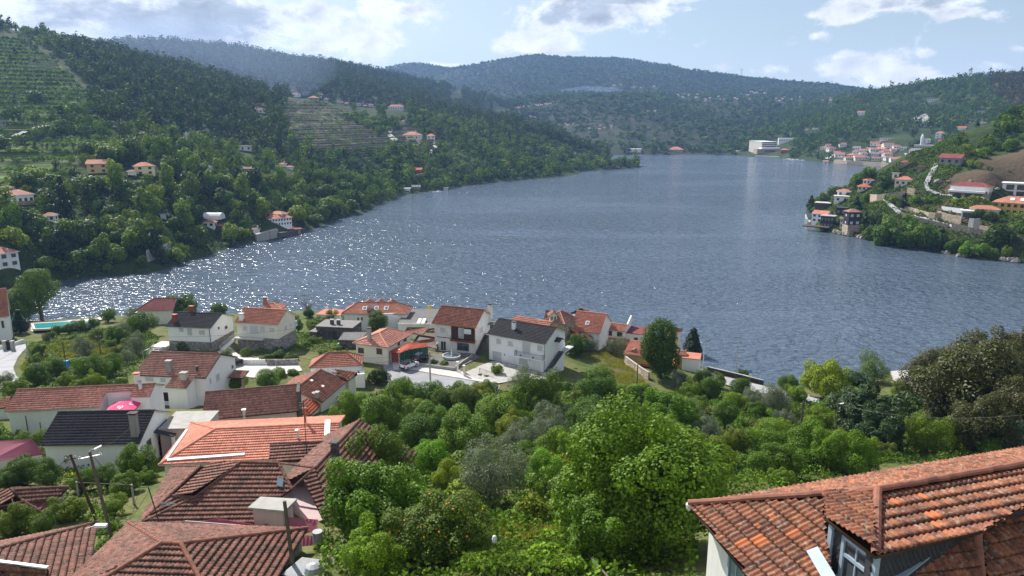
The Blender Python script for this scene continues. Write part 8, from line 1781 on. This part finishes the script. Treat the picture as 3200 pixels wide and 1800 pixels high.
gm('house','big grey house with a purple brown roof at the top of the headland road',1772,118,190,62,rot=-20,roof='gable',wall='grey_render',rm='tile_wine',win=(3,1)); gm('shed','flat red roofed shed in the bushes left of the upper road',1490,180,82,14,roof='flat',wall='stone_warm',rm='tile_old_red',cat='shed')
t,p,ux,uy,W,Dp,H = gm('house','long two storey house with a crimson roof, white upper floor and bare concrete ground floor',1975,482,330,112,rot=-12,wall='white_wall',rm='tile_wine',win=(7,1),base=.48,depth=.45)
mb = MB(); mb.box(p-uy*1.0+UP*H*.5-ux*W*.05,ux*W*.47,uy*1.0,.9); mb.build('balcony',M['white_wall'],t); mb = MB(); [mb.box(p-uy*.15+ux*W*k+UP*.3,ux*W*.09,uy*.1,H*.34) for k in (-.28,.0,.25)]; mb.build('garage_opening',M['glass'],t)
t,p,ux,uy,W,Dp,H = gm('house','modern white house with large dark glass panes at the right edge',2520,470,290,125,roof='flat',wall='white_wall',rm='paint_white',win=(0,0),depth=.5)
for k in (-.28,.02,.3):
 for z in (.06,.54): mb = MB(); mb.box(p-uy*.06+ux*W*k+UP*H*z,ux*W*.11,uy*.1,H*.38); mb.build('window',M['glass'],t)
t,p,ux,uy,W,Dp,H = gm('house','large yellow house with dark shutters and a red hipped roof at the right edge',2470,660,370,112,rot=-6,wall='yellow_wall',rm='tile_terracotta',win=(7,2),winm='wood_dark',depth=.6)
for k in (-.1,.12): mb = MB(); q = p+uy*Dp*.22+ux*W*k+UP*(H+Dp*.11+.35); mb.box3(q,ux*.8,nrm(uy+UP*.5)*1.0,nrm(UP-uy*.5)*.08); mb.build('skylight',M['paint_white'],t)
gm('house','low house with a bright orange roof and solar panel left of the yellow house',2150,640,240,28,wall='cream_wall',rm='tile_terracotta',depth=.5)
t,p,ux,uy,W,Dp,H = gm('pool_house','white flat roofed pool house with a dark opening',1965,690,105,62,roof='flat',rm='paint_white',cat='building',win=(0,0)); mb = MB(); mb.box(p-uy*.05+UP*.2,ux*W*.38,uy*.15,H*.75); mb.build('window',M['glass'],t)
cp_ = lambda x,y: meet(cape_land,*G(x,y),215,630)
mb = MB(); P_ = [cp_(1700,605)+UP*1.2,cp_(1900,640)+UP*1.2,cp_(1895,618)+UP*1.2,cp_(1760,598)+UP*1.2]; zz = max(q[2] for q in P_); P_ = [np.array([q[0],q[1],zz]) for q in P_]; tp_ = thing('swimming_pool','narrow turquoise pool beside the white pool house','pool',P_[0]); mb.poly(P_); mb.build('water',M['pool_water'],tp_); mb = MB(); mb.prism([q+(q-sum(P_)/4)*.12-UP*.05 for q in P_],-UP*3.5); mb.build('rim',M['paint_white'],tp_)
drape('road',[px('g',*q) for q in [(930,512),(975,512),(1230,610),(1450,690),(1760,765),(2240,862),(2620,940),(2620,962),(2200,885),(1740,795),(1440,715),(1200,645)]],'asphalt_pale',cape_land,215,600,.5,.35)
drape('road',[px('g',*q) for q in [(1610,112),(1655,115),(1648,150),(1590,270),(1545,340),(1560,390),(1640,425),(1700,440),(1620,445),(1530,410),(1495,345),(1545,240),(1590,160)]],'asphalt',cape_land,215,640,.6,.35)
drape('yard',[px('g',*q) for q in [(1600,455),(1800,452),(2120,490),(2150,500),(1850,480)]],'concrete',cape_land,215,640,.5,.7)
for (lb,pts,h_,m_) in [('rough warm stone retaining wall above the bend of the headland road',[(915,505),(1000,515),(1120,500),(1290,485)],3.6,'stone_warm'),('grey stone wall holding up the river road on the headland',[(1250,665),(1450,722),(1600,760),(1760,800)],1.6,'stone_dark'),('continuing grey stone wall under the river road to the right edge',[(1800,812),(2000,858),(2230,905),(2560,975)],2.6,'stone_dark'),
      ('warm stone garden wall left of the terraced gardens',[(1250,600),(1400,640),(1560,690)],2.2,'stone_warm'),('short end wall of warm stone blocks by the road',[(1560,700),(1620,712),(1680,705)],3.0,'stone_warm'),('pale stone wall under the pool garden',[(1640,690),(1760,730),(1900,755)],3.2,'stone_warm'),('square pale stone bastion beside the ravine',[(1975,810),(2030,815),(2090,812)],4.6,'concrete'),('low stone wall right of the bastion',[(2095,820),(2180,835),(2290,850)],2.0,'stone_warm'),('rugged stone wall below the small white cube',[(1320,430),(1400,445)],3.0,'stone_warm'),('white quay wall round the tip of the headland',[(228,620),(232,700),(255,745),(320,780)],1.8,'concrete_light')]:
 wall_line('stone_wall',lb,[cp_(*q) for q in pts],h_,.6,m_)
rk = random.Random(9)
for i,(x,y) in enumerate([(560,840),(600,850),(650,862),(700,872),(780,880),(820,895),(860,905),(1720,1060),(1745,1072),(1890,1095),(1930,1100),(2420,1140),(2480,1150),(2350,1135),(1650,300),(1760,300),(2000,300),(2290,380)]):
 q = cp_(x,y); mb = MB(); r0 = rk.uniform(1.0,2.2); rngk = np.random.default_rng(i)
 mb.lathe(q-UP*r0*.5,[(r0*.8,0),(r0*1.05,r0*.4),(r0*.8,r0*.9),(r0*.35,r0*1.15)],7); mb.v = [tuple(np.array(a)+rngk.normal(size=3)*r0*.12) for a in mb.v]; tag(mb.build('rock',M['rock']),'grey boulder %s' % ('at the water line of the headland' if y > 700 else 'in the rocky cut behind the crimson roofed house'),'rock','boulders of the headland shore' if y > 700 else 'boulders of the rocky cut')
def boat(label,u,v,L,mat,z=.0,head=.3):
 p = at_z(u,v,0); f = np.array([math.cos(head),math.sin(head),0]); s = np.array([-f[1],f[0],0]); mb = MB(); t = thing('boat',label,'boat',p)
 a = [p-f*L*.5-s*L*.14,p+f*L*.2-s*L*.16,p+f*L*.5,p+f*L*.2+s*L*.16,p-f*L*.5+s*L*.14]; b = [q+(q-p)*.12+UP*L*.14 for q in a]; i = mb.verts([q-UP*.1 for q in a]+b)
 for k in range(5): mb.face([i+k,i+(k+1) % 5,i+5+(k+1) % 5,i+5+k])
 mb.face([i+k for k in reversed(range(5))]); mb.build('hull',M[mat],t); mb = MB(); mb.poly([q-UP*L*.04 for q in b]); mb.box(p+f*L*.05+UP*L*.1,f*L*.12,s*L*.09,L*.12); mb.build('deck',M[mat],t)
boat('small white boat moored by the shore right of the boathouse',1368,603,7,'boat_white'); boat('pinkish red boat moored off the headland',2552,625,6,'umbrella_pink'); boat('dark boat moored off the headland',2571,620,7,'paint_black')
for k,(x,y) in enumerate(((690,640),(715,638),(760,645),(820,648),(890,655))): u,v = px('m',x,y+6); boat('white boat %s off the village' % ['first at the jetty','second at the jetty','third from the jetty','fourth from the jetty','last and lone one'][k],u,v,9,'boat_white',head=.1*k)
# ---- woods
def visible_grid(land,az0,az1,r0,r1,extra=2.0):
 az = np.radians(np.linspace(az0,az1,400)); r = np.geomspace(r0,r1,260); A,Rr = np.meshgrid(az,r); Z = land(np.sin(A)*Rr,np.cos(A)*Rr); el = np.arctan2(Z+extra-CAMZ,Rr); mx = np.maximum.accumulate(el,0)
 return lambda x,y,z: el_test(x,y,z,mx,az,r)
def el_test(x,y,z,mx,az,r):
 a = np.arctan2(x,y); d = np.hypot(x,y); i = np.clip(((a-az[0])/(az[-1]-az[0])*(len(az)-1)).astype(int),0,len(az)-1); j = np.clip((np.log(d/r[0])/np.log(r[-1]/r[0])*(len(r)-1)).astype(int)-3,0,len(r)-1); return np.arctan2(z-CAMZ,d) > mx[j,i]
def cover(land,az0,az1,r0,r1,s,seed,zmin=.8):
 rng = np.random.default_rng(seed); X0,X1 = -r1*math.sin(math.radians(max(abs(az0),1)))*(1 if az0 < 0 else -1),r1*math.sin(math.radians(az1)); xs = np.arange(min(X0,r0*math.sin(math.radians(az0))),max(X1,r0*math.sin(math.radians(az1))),s); ys = np.arange(0,r1,s); X,Y = np.meshgrid(xs,ys)
 X = (X+rng.uniform(-.48,.48,X.shape)*s).ravel(); Y = (Y+rng.uniform(-.48,.48,Y.shape)*s).ravel(); a = np.degrees(np.arctan2(X,Y)); d = np.hypot(X,Y); q = (a > az0) & (a < az1) & (d > r0) & (d < r1); X,Y = X[q],Y[q]; Z = land(X,Y); q = Z > zmin; X,Y,Z = X[q],Y[q],Z[q]
 vis = visible_grid(land,az0-1,az1+1,r0*.95,r1*1.02)(X,Y,Z+11); P = proj(np.stack([X,Y,Z],1)); q = vis & (P[:,0] > -120) & (P[:,0] < 3320) & (P[:,1] < 1000); keep = np.ones(len(X),bool)
 for sx,sy,sr,*_ in SPOTS: keep &= (X-sx)**2+(Y-sy)**2 > sr**2
 # keep the view of each small house open: no tree just in front of it
 for sx,sy,sr,*sz in SPOTS:
  dd = math.hypot(sx,sy); f = np.array([sx,sy])/dd; al = (X*f[0]+Y*f[1]); ac = np.abs(X*f[1]-Y*f[0]); keep &= ~((ac < sr*.95) & (al < dd) & (al > dd-sr*1.2-(4 if sz else 10)));
  if sz: keep &= ~((ac < sr*.8+1) & (al < dd) & (al > 200) & ((Z+np.where(al > 600,12,7)-CAMZ)/np.maximum(al,1) > (sz[0]-CAMZ)/dd))
 q &= keep; return X[q],Y[q],Z[q],P[q],rng
LOW = {}
def low(kind,n,leaf,v):
 k = (kind,n,v)
 if k not in LOW: LOW[k] = crown_arrays(900+v*13+len(kind)*7,n,leaf,7 if n < 30 else 12,{'round': 'round','pine': 'loose','cone': 'cone','tall': 'tall'}[kind],rb=(.3,.5),aspect=.7,up=.5,ragged=.15)[0]
 return LOW[k]
def forest(name,label,X,Y,Z,R,H,kind,tint,n,leaf,rng):
 VV,TT = [],[]
 for kd in set(kind):
  for v in range(4):
   q = np.nonzero((kind == kd) & (np.arange(len(X)) % 4 == v))[0]
   if not len(q): continue
   B = low(kd,n,leaf,v); a = rng.uniform(0,2*PI,len(q)); c,s = np.cos(a)[:,None],np.sin(a)[:,None]; lf = {'round': 1.0,'pine': 1.9,'cone': 1.2,'tall': 1.7}[kd]
   x = (B[None,:,0]*c-B[None,:,1]*s)*R[q][:,None]+X[q][:,None]; y = (B[None,:,0]*s+B[None,:,1]*c)*R[q][:,None]+Y[q][:,None]; z = (B[None,:,2]+lf)*R[q][:,None]*H[q][:,None]+Z[q][:,None]
   VV.append(np.stack([x,y,z],-1).reshape(-1,3)); TT.append(np.repeat(tint[q],B.shape[0],0))
 V = np.concatenate(VV); o = raw_mesh(name,V,np.arange(len(V)).reshape(-1,4),M['leaf_far'],attr={'tint': np.concatenate(TT)}); print('FOREST',name,len(X),len(V)//4); return tag(o,label,kind='stuff')
PINE = [(215,150),(420,140),(700,235),(870,262),(905,300),(880,330),(905,470),(870,500),(700,440),(560,425),(300,395),(270,300),(245,215)]
TERR = [[(-130,80),(70,100),(215,205),(300,300),(225,370),(100,380),(-130,390)],[(-130,470),(215,480),(230,560),(60,575),(-130,590)],[(0,445),(430,430),(450,470),(0,475)],[(-130,395),(175,385),(170,400),(0,445),(-130,460)]]
BRN = [[(880,325),(990,325),(1130,395),(1180,420),(1290,400),(1330,440),(1250,470),(1130,480),(1020,480),(940,450),(885,400)]]
def pick(rng,n,pal_): return np.array(pal_)[rng.integers(0,len(pal_),n)]*rng.uniform(.75,1.25,(n,1))
X,Y,Z,P,rng = cover(hill_land,-41,11,215,1680,5.6,2)
u,v = P[:,0],P[:,1]; d = np.hypot(X,Y); n = len(X); rnd = rng.uniform(size=n); cl = fbm(X/45,Y/45,60)+.3*vnoise(X/12,Y/12,4)
pine = in_poly(PINE,u,v) | (d > 930); terr = np.any([in_poly(p,u,v) for p in TERR],axis=0); brn = np.any([in_poly(p,u,v) for p in BRN],axis=0)
keep = rnd < np.where(brn,.035,np.where(terr,.17,np.where(pine,.66,np.where(cl > -.3,.9,.5)))); keep &= (d < 950) | (rnd < .45)
X,Y,Z,u,v,d,pine,terr,brn,cl = (q[keep] for q in (X,Y,Z,u,v,d,pine,terr,brn,cl)); n = len(X)
R = np.where(pine,rng.uniform(2.5,4.3,n),rng.uniform(1.6,4.6,n)**1.0); R = np.where(terr | brn,rng.uniform(1,2.6,n),R); R = np.where(d > 930,rng.uniform(3.2,5.0,n),R)
kind = np.where(pine,'pine',np.where(rng.uniform(size=n) < .80,'round',np.where(rng.uniform(size=n) < .5,'tall','cone'))); H = np.where(pine,rng.uniform(.85,1.35,n),rng.uniform(.8,1.25,n)); ridge = (d > 900) & (d < 1000)
dec = pick(rng,n,[(.9,1.05,.7),(1.2,1.3,.7),(.6,.8,.6),(.4,.52,.45),(1.6,1.5,.7),(.85,1.1,.9),(.5,.68,.48),(1.2,1.3,1.1),(1.4,1.45,.7)]); pin = pick(rng,n,[(.42,.52,.40),(.5,.6,.45),(.62,.66,.42),(.36,.46,.38)]); tint = np.where(pine[:,None],pin,dec)
tint = np.where((kind == 'cone')[:,None],tint*.55,tint)
appr = R/d; order = np.argsort(-appr*(Z < 60)); ind = np.zeros(n,bool)
near_sel = [k for k in order if -20 < u[k] < 3220 and not (u[k] < 230 and v[k] > 900)][:120]; ind[near_sel] = True
names_ = {'round': ('mid#%d','rounded leafy tree on the wooded far bank above the water','leafy trees of the far bank'),'tall': ('midtall#%d','tall leafy tree on the wooded far bank above the water','tall trees of the far bank'),'cone': ('midcone#%d','dark pointed conifer on the wooded far bank above the water','conifers of the far bank'),'pine': ('midpine#%d','dark pine on the wooded far bank above the water','pines of the far bank')}
def single(k,group_sfx='',lab=None):
 a = names_[kind[k]]; put_tree(a[0] % (k % 4),np.array([X[k],Y[k],Z[k]-.2]),R[k],lab or a[1],'tree',a[2]+group_sfx,tint=tuple(tint[k]),sz=float(H[k]))
for k in near_sel: single(k)
q = ~ind & (d < 520); forest('woods','woods covering the nearer part of the left bank',X[q],Y[q],Z[q],R[q],H[q],kind[q],tint[q],240,.14,rng)
q = ~ind & (d >= 520) & (d < 930); forest('woods','pinewoods and groves on the upper left hillside',X[q],Y[q],Z[q],R[q],H[q],kind[q],tint[q],76,.23,rng)
q = ~ind & (d >= 930); forest('woods','dark forest on the ridge behind the left hillside',X[q],Y[q],Z[q],R[q],H[q],kind[q],tint[q],30,.34,rng)
# hand placed marks on the far bank
HL = dict(land=hill_land,lo=215,hi=900)
T('midcone#1',507,600,22,'large blue grey cedar in the middle of the left bank',tint=(1.3,1.7,1.9),**HL); T('mid#1',590,605,34,'big pale crowned tree right of the blue grey cedar',tint=(1.0,1.2,.8),**HL); T('mid#2',825,565,22,'tree with rusty yellow leaves on the left bank',tint=(1.9,1.35,.5),**HL)
T('midcone#2',720,755,16,'pointed green conifer by the shore',tint=(1.2,1.6,.8),**HL); T('mid#3',290,790,30,'pale silvery tree close to the left shore',tint=(1.4,1.6,1.4),**HL); T('mid#0',535,760,14,'small bright tree above the slanting retaining wall',tint=(1.4,1.8,.7),**HL); T('mid#2',1020,640,28,'bright green round tree close to the water',tint=(1.0,1.5,.5),**HL)
T('midcone#3',635,620-30,20,'dark cone shaped tree above the big pale crown',tint=(.7,.9,.7),**HL); T('mid#1',110,300,26,'tall rounded oak on the edge of the upper terraces',tint=(.6,.75,.45),**HL); T('mid#3',233,345,30,'bright crowned tree below the upper pinewood',tint=(1.0,1.3,.8),**HL)
# hedges of the terraces, in rows along the contours
rng = np.random.default_rng(5); VV,TT = [],[]
for Pz,dens in [(p,.9) for p in Z_VINE]+[(p,.35) for p in Z_BROWN]:
 a = np.array(Pz); x0,y0 = a.min(0); x1,y1 = a.max(0); k = int((x1-x0)*(y1-y0)*dens*.9); x = rng.uniform(x0,x1,k); y = rng.uniform(y0,y1,k); q = in_poly(Pz,x,y); x,y = x[q],y[q]; z = hill_land(x,y); w = fbm(x/60,y/60,77)*1.6; fr = ((z+w)/3.4) % 1.0; q = (fr > .60) & (fr < .85) & (fbm(x/20,y/20,8) > -.35)
 x,y,z,fr = x[q],y[q],z[q],fr[q]; q2 = (np.floor((z+fbm(x/60,y/60,77)*1.6)/3.4)+1)*3.4-fbm(x/60,y/60,77)*1.6-.5; c = np.stack([x,y,q2],1)
 for j in range(3):
  k = len(c); N = unit(rng,k)+[0,0,.8]; N /= np.linalg.norm(N,axis=1)[:,None]; Tt = np.cross(N,unit(rng,k)); Tt /= np.linalg.norm(Tt,axis=1)[:,None]; B = np.cross(N,Tt); cc = c+unit(rng,k)*.7+[0,0,.6]; s = rng.uniform(.4,.95,(k,1)); VV.append(np.stack([cc-Tt*s,cc-B*s,cc+Tt*s,cc+B*s],1).reshape(-1,3)); TT.append(np.repeat(pick(rng,k,[(1.5,1.8,.8),(1.2,1.4,.7),(1.7,1.8,.9)]),4,0))
V = np.concatenate(VV); tag(raw_mesh('vine_rows',V,np.arange(len(V)).reshape(-1,4),M['leaf_far'],attr={'tint': np.concatenate(TT)}),'rows of vines along the terraces of the left hillside',kind='stuff')
# headland
SP0 = len(SPOTS)
for l_ in ([(950,512),(1230,625),(1450,702),(1750,780),(2000,828),(2230,873),(2560,945)],[(1650,110),(1620,180),(1550,280),(1510,345),(1545,405),(1620,435)]):
 for a_,b_ in zip(l_,l_[1:]):
  for k in range(8): w_ = cp_(a_[0]+(b_[0]-a_[0])*k/8,a_[1]+(b_[1]-a_[1])*k/8); SPOTS.append((w_[0],w_[1],3.6,w_[2]+.6))
X,Y,Z,P,rng = cover(cape_land,20,44,215,640,4.6,7,.5); u,v = P[:,0],P[:,1]; n = len(X); dry = np.any([in_poly(p,X,Y) for p in Z_DRY_C],axis=0); rnd = rng.uniform(size=n); cl = fbm(X/22,Y/22,61); keep = rnd < np.where(dry,.15,np.where(cl > -.2,.85,.5)); X,Y,Z,u,v,dry,cl = (q[keep] for q in (X,Y,Z,u,v,dry,cl)); n = len(X); d = np.hypot(X,Y)
R = rng.uniform(1.2,3.4,n)*np.where(dry,.55,1); kind = np.where(rng.uniform(size=n) < .9,'round','cone'); H = rng.uniform(.8,1.2,n); tint = pick(rng,n,[(.8,1.0,.6),(1.1,1.25,.6),(.55,.75,.5),(.45,.6,.4),(1.3,1.3,.6)]); sel = [k for k in np.argsort(-R/d) if u[k] < 3200][:60]; ind = np.zeros(n,bool); ind[sel] = True
for k in sel: put_tree(('mid#%d' if kind[k] == 'round' else 'midcone#%d') % (k % 4),np.array([X[k],Y[k],Z[k]-.2]),R[k],'rounded bushy tree on the headland slope' if kind[k] == 'round' else 'dark pointed tree on the headland slope','tree','bushy trees of the headland' if kind[k] == 'round' else 'conifers of the headland',tint=tuple(tint[k]),sz=float(H[k]))
q = ~ind; forest('woods','smaller trees and scrub over the headland',X[q],Y[q],Z[q],R[q],H[q],kind[q],tint[q],90,.22,rng)
KL = dict(land=cape_land,lo=215,hi=640)
T('midcyp#1',*G(1237,400),9,'slender black cypress in the middle of the headland',**KL); T('midcyp#2',*G(1237,165),9,'slender black cypress above the small white cube',**KL); T('mid#1',*G(880,230),22,'airy blue green poplar rising above the headland houses',tint=(.8,1.1,1.0),sz=1.3,**KL); T('mid#2',*G(770,310),14,'smaller airy poplar left of the tall one',tint=(.8,1.1,1.0),**KL)
for k,(x,y,r_,l_,t_) in enumerate([(1100,860,44,'very big dark rounded tree at the headland shore',(.55,.75,.5)),(1040,920,26,'blue grey rounded bush at the water on the headland',(.7,.95,.9)),(1350,930,30,'dark bush tree at the water right of the big one',(.6,.8,.5)),(1560,900,46,'large dark tree mass at the headland shore, middle',(.5,.72,.45)),(1400,790,26,'bright cane thicket below the headland road',(.9,1.3,.7)),(920,860,24,'reedy bush right of the tower house',(1.0,1.1,.7)),(2300,900,44,'tall dark tree at the right edge by the river road',(.45,.62,.4)),(2130,1040,26,'bright low bush near the right shore',(1.0,1.4,.5)),(1960,1040,26,'bright green bush near the water at the right',(1.0,1.4,.5)),(1800,1000,24,'dull bush at the water right of the large dark tree',(.7,.9,.7)),(2090,660,18,'dark orchard tree in front of the pool house',(.5,.7,.4)),(2240,680,20,'dark orchard tree below the yellow house',(.5,.7,.4)),(1430,500,15,'round garden tree on the lawn of the headland, left',(.7,1.0,.45)),(1540,505,13,'round garden tree on the lawn of the headland, middle',(.7,1.0,.45)),(1635,510,15,'round garden tree on the lawn of the headland, right',(.7,1.0,.45)),(1340,700,18,'lime green tree below the headland road',(1.3,1.4,.5))]): T('mid#%d' % (k % 4),*G(x,y),r_,l_,tint=t_,**KL)
leaf_bed('scrub',[[(2530,700),(2560,650),(2640,600),(2760,540),(2830,490),(2980,425),(3040,500),(2950,590),(3060,640),(3260,625),(3260,800),(3000,785),(2850,765),(2700,738),(2600,722)]],'leaf_far',2.6,.42,1.3,[(.7,.85,.5),(1.0,1.1,.6),(.5,.65,.4),(1.0,.9,.6)],'low scrub covering the open ground of the headland',land=cape_land,lo=215,hi=640,seed=33,clump=5)
leaf_bed('scrub',[[(-100,880),(-100,600),(200,560),(500,540),(900,560),(1300,540),(1600,530),(1560,560),(1250,600),(1000,700),(760,755),(600,805),(300,855)]],'leaf_far',1.1,.5,1.3,[(.7,.9,.5),(1.1,1.2,.6),(.5,.65,.4)],'low scrub and brambles on the open ground of the left bank',land=hill_land,lo=215,hi=900,seed=34,clump=6)
leaf_bed('ivy_bank',[[G(1790,500),G(2290,545),G(2290,600),G(2000,600),G(1790,575)],[G(1310,460),G(1420,460),G(1420,545),G(1310,545)]],'leaf_far',6,.35,1.4,[(1.7,1.7,1.0),(1.4,1.5,.9)],'pale green ivy covering the tall bank below the crimson roofed house',land=cape_land,lo=215,hi=640,seed=31,clump=4)
# right hillside
X,Y,Z,P,rng = cover(right_land,15,41,760,1780,7.6,8,.8); u,v = P[:,0],P[:,1]; n = len(X); rnd = rng.uniform(size=n); cl = fbm(X/60,Y/60,62); town = in_poly([(2590,452),(2700,440),(2860,430),(2960,460),(2960,530),(2780,530),(2590,510)],u,v); open_ = in_poly([(2740,400),(2960,400),(2980,440),(2740,445)],u,v); burn = in_poly([(3080,230),(3330,200),(3330,330),(3180,350),(3100,300)],u,v)
keep = rnd < np.where(town,.16,np.where(open_,.2,np.where(cl > -.25,.85,.4))); X,Y,Z,u,v,burn = (q[keep] for q in (X,Y,Z,u,v,burn)); n = len(X); R = rng.uniform(2.6,5.6,n); kind = np.where(rng.uniform(size=n) < .85,'round','pine'); H = rng.uniform(.8,1.3,n); tint = pick(rng,n,[(.6,.8,.55),(.75,.95,.6),(.45,.62,.5),(.95,1.05,.6)]); tint = np.where(burn[:,None],pick(rng,n,[(.75,.5,.5),(.6,.45,.42)]),tint); forest('woods','woods on the hillside behind the riverside village',X,Y,Z,R,H,kind,tint,40,.30,rng)
for k in range(34):
 u_ = 2590+k*18+rk.uniform(-6,6); sk_ = [(px('h',a,b)) for a,b in ((1000,440),(1500,265),(1800,195),(2050,170),(2300,130),(2576,95))]; v_ = np.interp(u_,[s[0] for s in sk_],[s[1] for s in sk_])
# far mountain
X,Y,Z,P,rng = cover(far_land,-30,42,1050,3300,14,9,.8); n = len(X); d = np.hypot(X,Y); cl = fbm(X/260,Y/260,63)+.5*fbm(X/70,Y/70,64); keep = rng.uniform(size=n) < np.where(cl > -.3,.95,.45); X,Y,Z,d = (q[keep] for q in (X,Y,Z,d)); n = len(X); R = rng.uniform(4.5,8.5,n); kind = np.full(n,'round'); H = rng.uniform(.5,.85,n); tint = pick(rng,n,[(.5,.66,.5),(.6,.75,.5),(.42,.55,.45),(.75,.85,.55)]); forest('woods','woods scattered over the far mountain',X,Y,Z,R,H,kind,tint,12,.46,rng)
